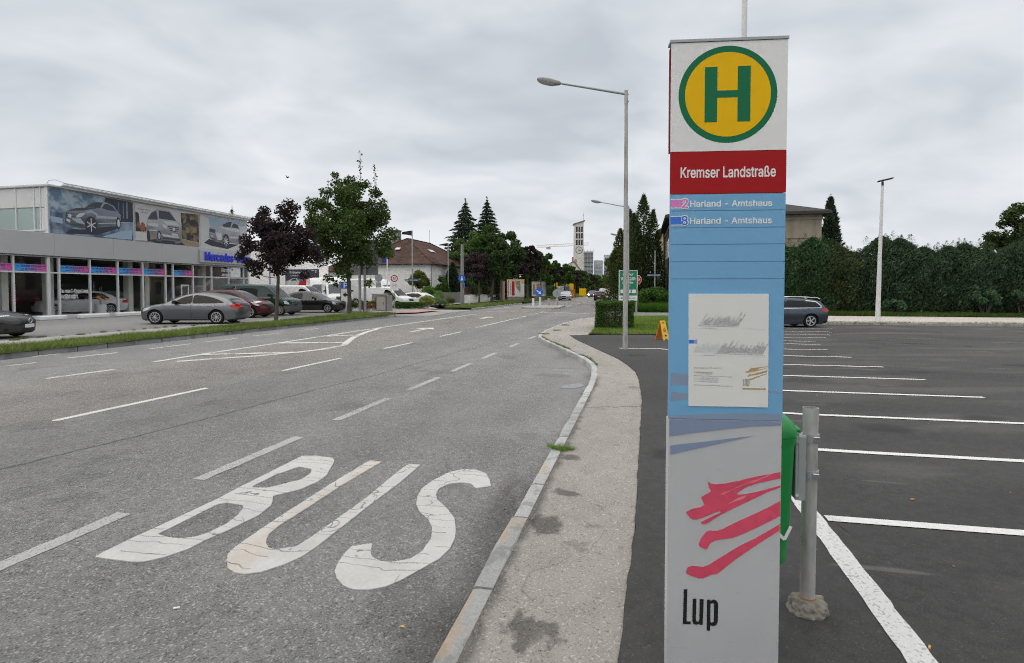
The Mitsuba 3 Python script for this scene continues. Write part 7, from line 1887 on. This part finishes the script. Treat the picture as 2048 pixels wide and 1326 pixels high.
# conifer hedge beyond the parking lot
rng_h = np.random.default_rng(77)
HX = np.arange(9.6, 34.5, 1.42)
for i, xx in enumerate(HX):
    hh = [5.4, 5.15, 5.5, 5.0, 4.9, 5.35, 5.3, 5.0, 5.15, 5.2, 5.05, 5.35, 5.55, 4.7, 5.0, 5.6, 5.7, 5.8][i % 18] + rng_h.uniform(-0.42, 0.30)
    colr = THUJA if i > 3 else [[0.036, 0.066, 0.030], [0.046, 0.078, 0.036], [0.030, 0.055, 0.028]]
    if i == 3:
        colr = [[0.058, 0.066, 0.026], [0.046, 0.060, 0.026], [0.036, 0.054, 0.026]]
    place_ = ['leftmost, next to the beige house', 'second from the beige house', 'third from the beige house', 'slightly yellower, fourth from the beige house', 'fifth from the beige house', 'sixth from the beige house', 'seventh from the beige house', 'eighth from the beige house', 'ninth from the beige house', 'tenth from the beige house', 'eleventh from the beige house', 'twelfth from the beige house', 'thirteenth from the beige house', 'fourteenth from the beige house', 'fifteenth from the beige house', 'sixteenth from the beige house', 'seventeenth from the beige house', 'last at the edge of the view'][min(i, 17)]
    conifer('hedge_conifer', f'dense dark conifer of the tall hedge, {place_}', 'conifer', xx + rng_h.uniform(-0.2, 0.2), 45.9 + rng_h.uniform(-0.35, 0.35) + 0.05 * i, -0.2, hh, 1.9, 15000, colr, 100 + i, 'column', 'conifers in the tall hedge beyond the lot', 0.21, 0.0, tip=3.6, spikes=7)
for i, (xx, yy, h_) in enumerate([(22.5, 44.3, 2.1), (24.6, 44.4, 1.9), (17.0, 44.2, 1.1)]):
    shrub('shrub', ['pale green self sown bush at the foot of the conifer hedge', 'bluish green bush before the conifer hedge at the right', 'small bright bush at the foot of the hedge near the lot lamp'][i], 'shrub', xx, yy, -0.1, 0.95, 0.7, h_, 2600, 0.16, [[0.05, 0.085, 0.045], [0.038, 0.066, 0.036]], 130 + i)
tree('walnut_tree', 'loose leaved walnut tree towering over the hedge at the right edge', 'tree', 27.5, 49.5, -0.2, 8.7, 3.0, 2.0, 12000, 0.24, [[0.046, 0.068, 0.024], [0.034, 0.052, 0.02]], 141, 0.16, 2.6, 70)
conifer('cypress_tree', 'narrow dark conifer standing at the corner of the beige house', 'tree', 14.9, 51.0, -0.2, 9.3, 1.05, 7000, SPRUCE, 142, 'column', size=0.32)
# undergrowth in the flower bed and by the house on the left
shrub('shrub', 'round clipped green bush behind the pale electrical cabinet', 'shrub', -19.2, 40.6, 0.1, 0.9, 0.8, 1.5, 3500, 0.08, DGREEN, 151)
shrub('flower_shrub', 'flowering shrub with red blossoms left of the maple trunk', 'shrub', -20.3, 37.0, 0.1, 0.75, 0.6, 0.85, 2200, 0.09, GREEN, 152, flowers=([[0.55, 0.06, 0.03]], 60, 0.09))
shrub('flower_shrub', 'low reddish shrub between the maple trunk and the two posts', 'shrub', -19.1, 37.0, 0.1, 0.7, 0.6, 0.85, 2200, 0.09, [[0.12, 0.05, 0.03], [0.06, 0.07, 0.02]], 153, flowers=([[0.5, 0.10, 0.06]], 40, 0.08))
shrub('flower_shrub', 'low green shrub with a few red flowers beside the electrical cabinet', 'shrub', -18.9, 38.9, 0.1, 1.0, 0.7, 1.0, 3000, 0.09, OLIVE, 154, flowers=([[0.45, 0.16, 0.08]], 40, 0.08))
k = thing('low_hedge', 'low clipped hedge below the speed limit plate', 'hedge')
rngg = np.random.default_rng(9)
C = np.c_[rngg.uniform(-19.4, -16.9, 5000), rngg.uniform(42.2, 43.2, 5000), 0.1 + rngg.random(5000) ** 0.5 * 0.55]
lm, cc = leaf_mesh(C, 0.09, rngg, GREEN)
part(k, 'foliage', lm, 'leaf_m', color=cc)
shrub('shrub', 'yellow green shrub before the nose of the white van', 'shrub', -17.4, 44.6, 0.1, 0.75, 0.7, 1.15, 2500, 0.10, YELLOWISH, 156)
shrub('shrub', 'grey green low shrub right of the yellow green one', 'shrub', -18.1, 48.6, 0.1, 1.2, 0.8, 0.95, 2500, 0.10, [[0.10, 0.13, 0.07], [0.07, 0.10, 0.05]], 157)
shrub('shrub', 'olive low shrub at the foot of the white car', 'shrub', -18.6, 52.5, 0.1, 1.3, 0.8, 0.95, 2500, 0.11, OLIVE, 158)
shrub('ornamental_grass', 'big fountain of bright green grass before the garden wall', 'plant', -21.6, 56.4, 0.0, 1.5, 1.1, 2.2, 5200, 0.2, [[0.06, 0.11, 0.03], [0.09, 0.14, 0.04]], 159)
shrub('shrub', 'loose tall shrub with yellowing leaves before the white house corner', 'shrub', -24.2, 59.6, 0.0, 1.75, 1.2, 4.3, 5200, 0.19, OLIVE, 160)
shrub('shrub', 'thin shrub right of the house corner behind the wall', 'shrub', -22.4, 61.8, 0.0, 1.0, 1.0, 3.6, 3000, 0.18, GREEN, 161)
conifer('garden_conifer', 'narrow dark conifer in the garden right of the white house', 'conifer', -22.6, 66.5, 0, 4.9, 1.0, 4500, SPRUCE, 162, 'column')
shrub('shrub', 'dark evergreen shrub rising behind the board fence', 'shrub', -22.8, 70.5, 0, 2.2, 2.6, 3.8, 6000, 0.22, DGREEN, 163)
shrub('shrub', 'second dark shrub behind the board fence near the billboard', 'shrub', -22.4, 76.5, 0, 1.8, 2.6, 3.2, 5000, 0.24, DGREEN, 164)

# the low dark mass behind the far verge
k = thing('garden_hedge', 'long dark garden hedge behind the far street trees on the left', 'hedge')
rngg = np.random.default_rng(19)
C = np.c_[-19.6 - rngg.random(16000) * 1.2, rngg.uniform(84, 175, 16000), rngg.random(16000) ** 0.7 * 2.7]
lm, cc = leaf_mesh(C, 0.36, rngg, DGREEN)
part(k, 'foliage', lm, 'leaf_m', color=cc)
C = np.c_[rngg.uniform(-75, 30, 30000), 232 + rngg.random(30000) * 6, rngg.random(30000) ** 0.8 * 6.0]
C[:, 2] *= 0.55 + 0.75 * meshkit.noise(np.c_[C[:, 0] * 0.16, C[:, 1] * 0.1, C[:, 0] * 0], 5)
lm, cc = leaf_mesh(C, 0.75, rngg, DGREEN)
kk = setting('treeline', lm, 'leaf_m', 'dark line of trees closing the far end of the road', 'stuff', color=cc)
labels[kk]['category'] = 'trees'

# the clipped box hedge on the lawn: leafy shell, bare twigs inside
k = thing('clipped_hedge', 'clipped box shaped hedge with a bare dark side on the lawn', 'hedge')
rngb = np.random.default_rng(33)
P = []
X0, X1, Y0, Y1, Z0, Z1 = -1.74, -0.32, 22.0, 24.5, 0.14, 1.2
n = 9000
u = rngb.random((n, 3))
P.append(np.c_[X0 + u[:, 0] * (X1 - X0), Y0 + u[:, 1] * (Y1 - Y0), Z1 - 0.16 * u[:, 2] ** 1.3])
n = 6000
u = rngb.random((n, 3))
P.append(np.c_[X0 + 0.22 * u[:, 0] ** 1.2, Y0 + u[:, 1] * (Y1 - Y0), Z0 + u[:, 2] * (Z1 - Z0)])
P.append(np.c_[X1 - 0.22 * u[:, 0] ** 1.2, Y0 + u[:, 1] * (Y1 - Y0), Z0 + u[:, 2] * (Z1 - Z0)])
n = 5200
u = rngb.random((n, 3))
q = np.c_[X0 + u[:, 0] * (X1 - X0), Y0 + 0.22 * u[:, 1], Z0 + u[:, 2] * (Z1 - Z0)]
bare = np.exp(-(((q[:, 0] + 0.95) / 0.5) ** 2 + ((q[:, 2] - 0.55) / 0.38) ** 2)) > rngb.random(n) * 1.1
P.append(q[~bare])
u = rngb.random((2500, 3))
P.append(np.c_[X0 + u[:, 0] * (X1 - X0), Y0 + 0.4 + u[:, 1] * (Y1 - Y0 - 0.4), Z0 + u[:, 2] * (Z1 - Z0)])
P = np.vstack(P)
P += (meshkit.noise(P * 2.3, 4) - 0.5)[:, None] * [0.12, 0.12, 0.10]
lm, cc = leaf_mesh(P, 0.055, rngb, [[0.034, 0.066, 0.018], [0.05, 0.088, 0.022], [0.026, 0.05, 0.016]])
part(k, 'foliage', lm, 'leaf_m', color=cc)
tw = []
for i in range(70):
    bx0, by0 = rngb.uniform(X0 + 0.2, X1 - 0.2), rngb.uniform(Y0 + 0.1, Y0 + 0.9)
    tw.append(tube([[bx0, by0, Z0 - 0.05], [bx0 + rngb.normal() * 0.12, by0 - 0.05 + rngb.normal() * 0.08, 0.55], [bx0 + rngb.normal() * 0.25, by0 + rngb.normal() * 0.15, 1.05]], [0.012, 0.009, 0.004], 5))
part(k, 'twigs', cat(*tw), 'bark_m')


def grass(name, poly, n, h, col, seed, z, lean=0.5, w=0.007, zfn=None):
    rng = np.random.default_rng(seed)
    x0, y0, x1, y1 = poly.bounds
    pts = []
    from shapely import contains_xy
    while sum(len(p) for p in pts) < n:
        q = np.c_[rng.uniform(x0, x1, n), rng.uniform(y0, y1, n)]
        q = q[contains_xy(poly, q[:, 0], q[:, 1])]
        dens = meshkit.fbm(np.c_[q * 1.1, np.full(len(q), seed)], 3, seed)
        pts.append(q[rng.random(len(q)) < np.clip(dens * 2.2 - 0.25, 0.25, 1)])
    q = np.vstack(pts)[:n]
    hh = h * (0.45 + 0.9 * rng.random(n)) * (0.6 + 0.8 * meshkit.fbm(np.c_[q * 0.9, np.full(n, seed + 4.0)], 2, seed))
    a = rng.random(n) * 2 * PI
    s = np.c_[np.cos(a), np.sin(a), np.zeros(n)]
    d = np.c_[rng.normal(size=(n, 2)) * lean, np.ones(n)]
    P0 = np.c_[q, np.full(n, z) if zfn is None else zfn(q[:, 0], q[:, 1])]
    v = np.stack([P0 - s * w, P0 + s * w, P0 + d * hh[:, None] + s * w * 0.3], 1).reshape(-1, 3)
    f = np.arange(3 * n).reshape(-1, 3)
    col = np.asarray(col, float)
    big = meshkit.fbm(np.c_[q * 0.7, np.full(n, 3.0)], 3, seed + 2)
    c = col[rng.integers(0, len(col), n)] * 1.5 * (0.6 + 0.8 * big + 0.3 * rng.random(n))[:, None]
    k = num(name)
    scene[k] = mikit.ply((v, f), 'leaf_m', False, color=np.repeat(np.clip(c, 0, 1), 3, 0))
    return k


GR = [[0.095, 0.145, 0.032], [0.12, 0.165, 0.042], [0.08, 0.12, 0.028], [0.16, 0.165, 0.07]]
LW = [[0.095, 0.16, 0.028], [0.12, 0.185, 0.036], [0.08, 0.135, 0.025], [0.16, 0.19, 0.06]]
for nm, pg, n, h, c, sd, lb in [('grass', VERGES['grass_strip'].buffer(-0.03), 62000, 0.13, GR, 1, 'bright green grass of the strip along the left kerb'), ('grass', VERGES['grass_verge'], 22000, 0.16, GR, 2, 'grass of the verge around the concrete pole'),
                                ('grass', VERGES['grass_bank'].intersection(sbox(-30, 60, 0, 128)), 22000, 0.22, GR, 3, 'grass of the far verge under the street trees'), ('grass', LAWN, 60000, 0.085, LW, 4, 'lawn grass around the clipped hedge'),
                                ('grass', Polygon([(3, 42.8), (36, 42.4), (36, 44.8), (3, 44.9)]), 40000, 0.22, [[0.04, 0.07, 0.018], [0.06, 0.09, 0.02]], 5, 'rough grass at the foot of the conifer hedge'),
                                ('grass', Polygon([(-1.2, 43.0), (2.9, 42.9), (2.9, 45), (-1.2, 45)]), 14000, 0.65, [[0.04, 0.10, 0.016], [0.055, 0.12, 0.02]], 6, 'tall rough grass below the street name plate')]:
    kk = grass(nm, pg, n, h, c, sd, 0.13 if sd < 4 else (0.148 if sd == 4 else -0.1), w=0.009 if sd in (1, 4) else 0.018)
    labels[kk] = {'label': lb, 'category': 'grass', 'kind': 'stuff'}
# weeds: the tuft on the kerb and in the joints
kk = grass('weeds', union_all([Point(-0.80, 5.48).buffer(0.06), Point(-0.73, 5.43).buffer(0.06), Point(-0.87, 5.52).buffer(0.03), Point(-0.66, 5.46).buffer(0.035)]), 330, 0.032, [[0.07, 0.13, 0.02], [0.10, 0.16, 0.03]], 21, 0.118, 1.2, 0.004)
labels[kk] = {'label': 'tuft of weeds growing over the kerb beside the pavement', 'category': 'weeds', 'kind': 'stuff'}
wd = [LineString([(x + 0.13, y) for x, y in KERB if 14.6 < y < 18.6]).buffer(0.03), LineString([(x + 0.13, y) for x, y in KERB if 11.5 < y < 13.6]).buffer(0.018), Point(-3.3, 19.6).buffer(0.2), Point(-3.1, 21.3).buffer(0.16), Point(-3.2, 24.5).buffer(0.2)]
kk = grass('weeds', union_all(wd), 1200, 0.045, [[0.08, 0.12, 0.03], [0.12, 0.13, 0.05]], 22, 0.118, 0.9, 0.006)
labels[kk] = {'label': 'thin weeds along the curved kerb of the bus bay', 'category': 'weeds', 'kind': 'stuff'}
kk = grass('weeds', union_all([Point(-19.0 + random.Random(i).uniform(-0.25, 0.25), 12.5 + i * 0.55).buffer(random.Random(i + 50).uniform(0.03, 0.13)) for i in range(22)]), 1700, 0.07, [[0.08, 0.10, 0.03], [0.13, 0.11, 0.05]], 23, 0.10, 0.9, 0.008)
labels[kk] = {'label': 'dry weeds along the joint between path and dealer forecourt', 'category': 'weeds', 'kind': 'stuff'}
kk = grass('weeds', LineString([(7.6, 33.8), (12.3, 34.4), (19.4, 34.9), (36, 35.5)]).buffer(0.25), 6000, 0.08, [[0.10, 0.14, 0.03], [0.14, 0.15, 0.05]], 24, -0.135, 0.9, 0.012)
labels[kk] = {'label': 'patchy grass along the far kerb of the parking lot', 'category': 'weeds', 'kind': 'stuff'}

# grit in the gutter and along the joint, a few dry leaves
def grit(n, xs, ys, z, s0, s1, seed):
    rng = np.random.default_rng(seed)
    tet = np.array([[1, 1, 1], [1, -1, -1], [-1, 1, -1], [-1, -1, 1]], float)
    c = np.c_[xs(rng, n), rng.uniform(*ys, n), np.full(n, z)]
    r = (s0 + (s1 - s0) * rng.random(n) ** 2)[:, None, None]
    v = tet[None] * r * (0.6 + 0.8 * rng.random((n, 4, 3))) + c[:, None]
    f = np.array([[0, 1, 2], [0, 2, 3], [0, 3, 1], [1, 3, 2]])[None] + 4 * np.arange(n)[:, None, None]
    return (v.reshape(-1, 3), f.reshape(-1, 3))


gm = [grit(700, lambda r, n: -0.87 - np.abs(r.normal(size=n)) * 0.05, (1.8, 9.5), 0.002, 0.0015, 0.005, 1), grit(900, lambda r, n: -0.715 + r.normal(size=n) * 0.012, (1.8, 9.5), 0.119, 0.0012, 0.004, 2), grit(500, lambda r, n: -0.09 + r.normal(size=n) * 0.02, (1.8, 8.0), 0.119, 0.001, 0.0035, 3)]
kk = setting('gravel', cat(*gm), 'concrete_m', 'fine grit lying in the gutter and along the pavement edges', 'stuff')
labels[kk]['category'] = 'grit'
rl = np.random.default_rng(4)
C = np.vstack([np.c_[-0.92 - np.abs(rl.normal(size=26)) * 0.12, rl.uniform(2.2, 11, 26), np.full(26, 0.006)], np.c_[rl.uniform(1.3, 5, 22), rl.uniform(3, 12, 22), np.full(22, 0.0)], np.c_[rl.uniform(-4.5, -1.2, 10), rl.uniform(2.3, 7, 10), np.full(10, 0.007)]])
C[26:48, 2] = gz(C[26:48, 0], C[26:48, 1]) + 0.018
lm, cc = leaf_mesh(C, 0.024, rl, [[0.20, 0.11, 0.03], [0.14, 0.09, 0.04], [0.25, 0.18, 0.06]], up=3.0)
kk = setting('leaves', lm, 'leaf_m', 'scattered small dry leaves on the asphalt', 'stuff', color=cc)
labels[kk]['category'] = 'leaves'

# ---------------------------------------------------------------- old houses on the right
mat('dark_slate', [0.045, 0.042, 0.042], 0.85)
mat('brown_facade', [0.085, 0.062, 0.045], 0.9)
mat('cream_facade', [0.46, 0.36, 0.20], 0.9)
mat('pink_facade', [0.42, 0.27, 0.22], 0.9)
mat('facade_grey', [0.22, 0.19, 0.16], 0.9)
bh = thing('beige_house', 'two storey beige rendered house under a dark hip roof behind the pillar', 'house')
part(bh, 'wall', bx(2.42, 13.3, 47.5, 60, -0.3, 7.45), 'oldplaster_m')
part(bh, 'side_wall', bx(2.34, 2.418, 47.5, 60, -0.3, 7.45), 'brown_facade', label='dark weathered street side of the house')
part(bh, 'roof', hip(2.34, 13.3, 47.5, 60, 7.6, 9.6, 52.5, 55, 0.55, 7.8, 0.22), 'dark_slate')
part(bh, 'cornice', pcat(bx(2.3, 13.36, 47.42, 47.498, 7.0, 7.18), bx(2.26, 2.338, 47.42, 60, 7.0, 7.18)), 'oldplaster_m')
part(bh, 'string_course', cat(bx(2.3, 13.34, 47.44, 47.498, 5.6, 5.68)), 'oldplaster_m')
for i, y in enumerate((48.6, 51.2, 53.8, 56.4)):
    for z in (1.1, 4.4):
        wf = part(bh, 'window', bx(2.28, 2.338, y, y + 1.1, z, z + 1.8), 'facade_grey')
        part(wf, 'pane', bx(2.26, 2.279, y + 0.1, y + 1.0, z + 0.1, z + 1.7), 'car_glass')
part(bh, 'downpipe', pole_mesh(2.25, 60.0, 0, 7.4, 0.06), 'dark_steel')
for nm, m, y0, y1, z, lab in (('town_house', 'cream_facade', 60.2, 70, 7.7, 'cream facade glimpsed between the dark conifer and the brown house'), ('town_house', 'pink_facade', 70.2, 84, 8.6, 'pinkish old facade farther back beside the dark conifer')):
    k = thing(nm, lab, 'house')
    part(k, 'wall', bx(2.1, 12, y0, y1, -0.3, z), m)
    part(k, 'roof', hip(2.1, 12, y0, y1, z + 0.12, z + 2.6, (y0 + y1) / 2 - 1, (y0 + y1) / 2 + 1, 0.4), 'roof_m')
    for y in np.arange(y0 + 1, y1 - 1.5, 2.6):
        for zz in (1.0, 4.4):
            wf = part(k, 'window', bx(2.05, 2.098, y, y + 1.1, zz, zz + 1.8), 'white_flat')
            part(wf, 'pane', bx(2.03, 2.049, y + 0.1, y + 1.0, zz + 0.1, zz + 1.7), 'car_glass')

# ---------------------------------------------------------------- billboards on the left verge
for (x0, y0, x1, y1, zb, zt, lab, seed) in ((-17.15, 72.4, -14.95, 72.9, 0.72, 2.95, 'advertising hoarding with red and grey poster and yellow top rail', 1), (-16.1, 84.2, -13.95, 84.7, 0.7, 2.75, 'farther advertising hoarding with a pinkish poster behind a young tree', 2)):
    k = thing('billboard', lab, 'billboard')
    ln = math.hypot(x1 - x0, y1 - y0)
    U = np.array([(x1 - x0) / ln, (y1 - y0) / ln, 0])
    O = np.array([x0, y0, 0])
    Nn = np.array([U[1], -U[0], 0])
    bp = lambda a, b, c, d, l, th=0.01: prism(sbox(a, c, b, d), th, O + Nn * l, U, ZU)
    part(k, 'board', bp(0, ln, zb, zt, -0.12, 0.12), 'white_flat')
    part(k, 'base_wall', bp(0.1, ln - 0.05, 0.0, zb - 0.01, -0.1, 0.1), 'concrete_m')
    part(k, 'frame_rail', bp(-0.05, ln + 0.05, zt, zt + 0.09, -0.12, 0.16), 'h_yellow' if seed == 1 else 'white_flat')
    if seed == 1:
        part(k, 'printed_red', pcat(bp(0.08, 0.22, zb + 0.1, zt - 0.1, 0), bp(0.62, 1.0, zb + 0.15, zt - 0.2, 0)), 'sign_red')
        part(k, 'printed_grey', pcat(prism([(1.1, zt - 0.15), (1.75, zt - 0.15), (1.75, zb + 0.5), (1.1, zb + 1.4)], 0.01, O, U, ZU), bp(0.4, 0.48, zb + 0.3, zt - 0.5, 0)), 'grey_steel')
        part(k, 'printed_yellow', pcat(bp(1.1, 1.6, zt - 0.85, zt - 0.65, 0.011), bp(1.9, 2.2, zt - 0.5, zt - 0.1, 0)), 'h_yellow')
        part(k, 'side_panel', prism(sbox(0, 0.1, 0.75, zt - 0.2), 0.05, O - U * 0.3 + np.array([0, 0.0, 0]), np.array([-0.6, 0.8, 0]), ZU), 'pink_facade')
    else:
        part(k, 'printed_pink', pcat(bp(0.15, 0.5, zb + 0.2, zt - 0.3, 0), bp(0.7, 1.2, zb + 0.1, zt - 0.2, 0), bp(1.3, 1.5, zb + 0.6, zt - 0.6, 0)), 'pink_facade')
        part(k, 'printed_grey', bp(1.6, 2.0, zb + 0.2, zt - 0.2, 0), 'ink_pale')

# small bright things at the road end
for i, (x, y, w, z0, z1, m, lab) in enumerate([(-14.6, 104, 1.3, 0.3, 2.3, 'white_flat', 'white petrol price board by the left verge at the road end'), (-13.6, 112, 1.5, 0.3, 1.7, 'caution_orange', 'orange hoarding beyond the silver car'), (-14.6, 118, 1.6, 1.6, 2.9, 'h_yellow', 'yellow sign above the far verge'),
                                               (-12.9, 128, 1.6, 0.3, 1.9, 'h_yellow', 'yellow hoarding on the far left verge'), (-14.2, 96, 0.6, 2.2, 2.8, 'h_yellow', 'round yellow sign before the dark trees'), (-13.7, 108, 0.7, 1.6, 2.3, 'sign_blue', 'blue square sign at the road end'),
                                               (-3.2, 120, 0.9, 1.3, 2.1, 'sign_blue', 'blue sign on the right beyond the dark car'), (-3.4, 132, 1.2, 0.4, 1.3, 'caution_orange', 'orange box on the right pavement at the road end'), (-8.8, 150, 0.8, 2.0, 2.7, 'sign_red', 'small red sign over the far end of the road')]):
    k = thing('roadside_sign', lab, 'sign')
    part(k, 'board', rbx(x - w / 2, x + w / 2, y, y + 0.08, z0, z1, 0.02), m)
    part(k, 'post', cat(pole_mesh(x - w * 0.3, y + 0.12, 0, z1, 0.04), pole_mesh(x + w * 0.3, y + 0.12, 0, z1, 0.04)), 'grey_steel')

# ---------------------------------------------------------------- church tower, houses, scaffolded block and crane far away
TX, TY = -28.0, 260.0
mat('tower_white', [0.66, 0.64, 0.61], 0.9)
mat('tower_roof', [0.24, 0.17, 0.14], 0.9)
mat('louvre', [0.055, 0.055, 0.06], 0.8)
ct = thing('church_tower', 'slim white church tower with slanted roof, louvre windows and clock', 'church tower')
UT = np.array([math.cos(0.20), math.sin(0.20), 0])
VT = np.array([-UT[1], UT[0], 0])
OT = np.array([TX, TY, 0])


def tw_box(a0, a1, b0, b1, z0, z1):
    m = bx(a0, a1, b0, b1, z0, z1)
    M = np.eye(4)
    M[:3, 0], M[:3, 1], M[:3, 3] = UT, VT, OT
    return xf(m, M)


body = [(-2.5, 0), (2.35, 0), (2.2, 32.6), (-1.95, 31.3)]
part(ct, 'shaft', prism(body, 5.0, OT + VT * 5.0, UT, ZU), 'tower_white')
part(ct, 'roof', prism([(-2.45, 31.15), (2.75, 32.75), (2.75, 33.2), (-2.45, 31.6)], 5.8, OT + VT * 5.4, UT, ZU), 'tower_roof')
for i in range(3):
    for j in range(3):
        a = -1.32 + j * 1.16
        part(ct, 'louvre_window', tw_box(a, a + 0.8, -0.06, -0.01, 21.9 + i * 2.95, 24.3 + i * 2.95), 'louvre')
ck = part(ct, 'clock_face', prism(disc_poly(0, 0, 1.55, 40), 0.08, OT + UT * 0.12 - VT * 0.01 + ZU * 19.6, UT, ZU), 'tower_white')
part(ck, 'ring', prism(disc_poly(0, 0, 1.55, 40).difference(disc_poly(0, 0, 1.36, 40)), 0.05, OT + UT * 0.12 - VT * 0.091 + ZU * 19.6, UT, ZU), 'louvre')
part(ck, 'hands', prism(union_all([stroke([(-0.45, 0.12), (1.05, -0.42)], 0.22), stroke([(0.0, 0.0), (0.62, -0.32)], 0.28)]), 0.05, OT + UT * 0.12 - VT * 0.141 + ZU * 19.6, UT, ZU), 'louvre')
part(ct, 'cross', cat(tube([OT + UT * 2.2 + VT * 2.5 + ZU * 32.8, OT + UT * 2.2 + VT * 2.5 + ZU * 36.6], 0.10, 6), tube([OT + UT * 1.8 + VT * 2.5 + ZU * 35.6, OT + UT * 2.6 + VT * 2.5 + ZU * 35.6], 0.09, 6)), 'grey_steel')
gh = thing('gabled_house', 'pale gabled house with two brick chimneys at the foot of the church tower', 'house')
GO = np.array([-26.6, 238, 0])
part(gh, 'wall', prism([(-4.0, 0), (4.2, 0), (4.2, 6.5), (-1.0, 13.2), (-4.0, 11.4)], 10, GO + VT * 10, UT, ZU), 'cream_facade' if False else 'tower_white')
part(gh, 'roof', cat(prism([(-1.2, 13.2), (4.7, 5.9), (4.7, 6.4), (-1.0, 13.75)], 10.6, GO + VT * 10.3, UT, ZU), prism([(-4.5, 11.3), (-1.1, 13.22), (-1.0, 13.75), (-4.5, 11.8)], 10.6, GO + VT * 10.3, UT, ZU)), 'tower_roof')
for a in (-1.6, -0.2):
    part(gh, 'chimney', prism(sbox(a, 12, a + 0.7, 15.4 - (a + 1.6) * 0.6), 0.8, GO + VT * 4, UT, ZU), 'pink_facade')
mat('scaffold_grey', [0.33, 0.34, 0.36], 0.9)
mat('scaffold_dark', [0.20, 0.21, 0.23], 0.9)
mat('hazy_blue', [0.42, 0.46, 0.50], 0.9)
sb_ = thing('scaffolded_block', 'grey scaffolded apartment block right behind the church tower', 'building')
SO = np.array([-41.2, 400, 0])
part(sb_, 'wall', xf(bx(0, 8.0, 0, 12, 0, 28.3), place(*SO, 8)), 'scaffold_grey')
for i in range(9):
    part(sb_, 'scaffold_floor', xf(bx(-0.3, 8.3, -0.9, -0.05, 3 + i * 3, 3.35 + i * 3), place(*SO, 8)), 'scaffold_dark' if i < 4 else 'galv_plain')
for i in range(5):
    part(sb_, 'scaffold_pole', xf(bx(i * 2.0 - 0.12, i * 2.0 + 0.12, -1.0, -0.905, 0, 29.6), place(*SO, 8)), 'galv_plain')
for i in range(4):
    for j in range(8):
        part(sb_, 'window', xf(bx(0.5 + i * 2.0, 1.7 + i * 2.0, -0.04, -0.01, 1.3 + j * 3.2, 2.9 + j * 3.2), place(*SO, 8)), 'scaffold_dark')
for i, (x, y, w, h, lab) in enumerate([(-34.2, 420, 6.0, 23.0, 'low pale block right of the scaffolded one'), (-27.6, 430, 7, 27.5, 'pale block edge seen beside the right hand trees')]):
    k = thing('apartment_block', lab, 'building')
    part(k, 'wall', bx(x, x + w, y, y + 10, 0, h), 'hazy_blue')
    for j in range(6):
        part(k, 'window_band', bx(x + 0.4, x + w - 0.4, y - 0.06, y - 0.01, 2 + j * 3, 3.3 + j * 3), 'scaffold_grey')
cr_ = thing('tower_crane', 'thin pale orange tower crane whose long jib crosses behind the church tower', 'crane')
mat('crane_orange', [0.62, 0.40, 0.28], 0.8)
JX, JY, JZ = -93.0, 520.0, 40.6
lat = []
jl = np.array([1.0, 0.05, 0.035])
jl /= np.linalg.norm(jl)


def jp(s, dz):
    return np.array([JX, JY, JZ]) + jl * s + [0, 0, dz]


for dz in (0.0, 2.0):
    lat.append(tube([jp(-2, dz), jp(46, dz)], 0.16, 4))
for s in np.arange(-2, 46, 2.0):
    lat.append(tube([jp(s, 0), jp(s + 1, 2.0), jp(s + 2, 0)], 0.09, 4))
part(cr_, 'jib', cat(*lat), 'crane_orange')
mast = [tube([jp(36.5 + dx, -45), jp(36.5 + dx, 3)], 0.12, 4) for dx in (-0.7, 0.7)]
for z in np.arange(-45, 2, 2.2):
    mast.append(tube([jp(35.8, z), jp(37.2, z + 1.1), jp(35.8, z + 2.2)], 0.09, 4))
part(cr_, 'mast', cat(*mast), 'crane_orange')
part(cr_, 'counterweight', xf(bx(-2, 2, -0.6, 0.6, -1.6, 0.4), place(*jp(9, -0.5), 10)), 'hazy_blue')
# bird
bd = thing('bird', 'small dark bird flying above the dealership roof', 'bird')
BP = np.array([-25.5, 37.5, 9.9])
bb = trimesh.creation.icosphere(3, 1.0)
v = np.array(bb.vertices) * [0.16, 0.06, 0.055]
v[:, 1] *= 1 - 0.45 * np.clip(-v[:, 0] / 0.16, 0, 1)
head = trimesh.creation.icosphere(2, 0.045)
head.apply_translation([0.16, 0, 0.015])
beak = tube([[0.19, 0, 0.012], [0.24, 0, 0.005]], [0.014, 0.002], 6)
M = np.eye(4) * 0.62; M[3, 3] = 1; M[:3, 3] = BP
body_b = m3.Manifold.batch_hull([m3.Manifold.sphere(0.055, 16), m3.Manifold.sphere(0.03, 16).translate([-0.14, 0, 0.0]), m3.Manifold.sphere(0.04, 16).translate([0.12, 0, 0.015])]) + m3.Manifold.sphere(0.042, 16).translate([0.16, 0, 0.03])
scene[bd] = mikit.ply(xf(body_b, M), 'black_plastic', 40)
for s in (1, -1):
    part(bd, 'wing', xf(prism([(-0.06, 0), (0.07, 0), (0.05, 0.2), (-0.03, 0.40), (-0.07, 0.36)], 0.008, (0, 0, 0.02), (1, 0, 0), np.array([0, s * 0.8, 0.6])), M), 'black_plastic')
part(bd, 'tail', xf(prism([(-0.27, -0.045), (-0.27, 0.045), (-0.13, 0.02), (-0.13, -0.02)], 0.008), M), 'black_plastic')
part(bd, 'beak', xf(beak, M), 'ink')
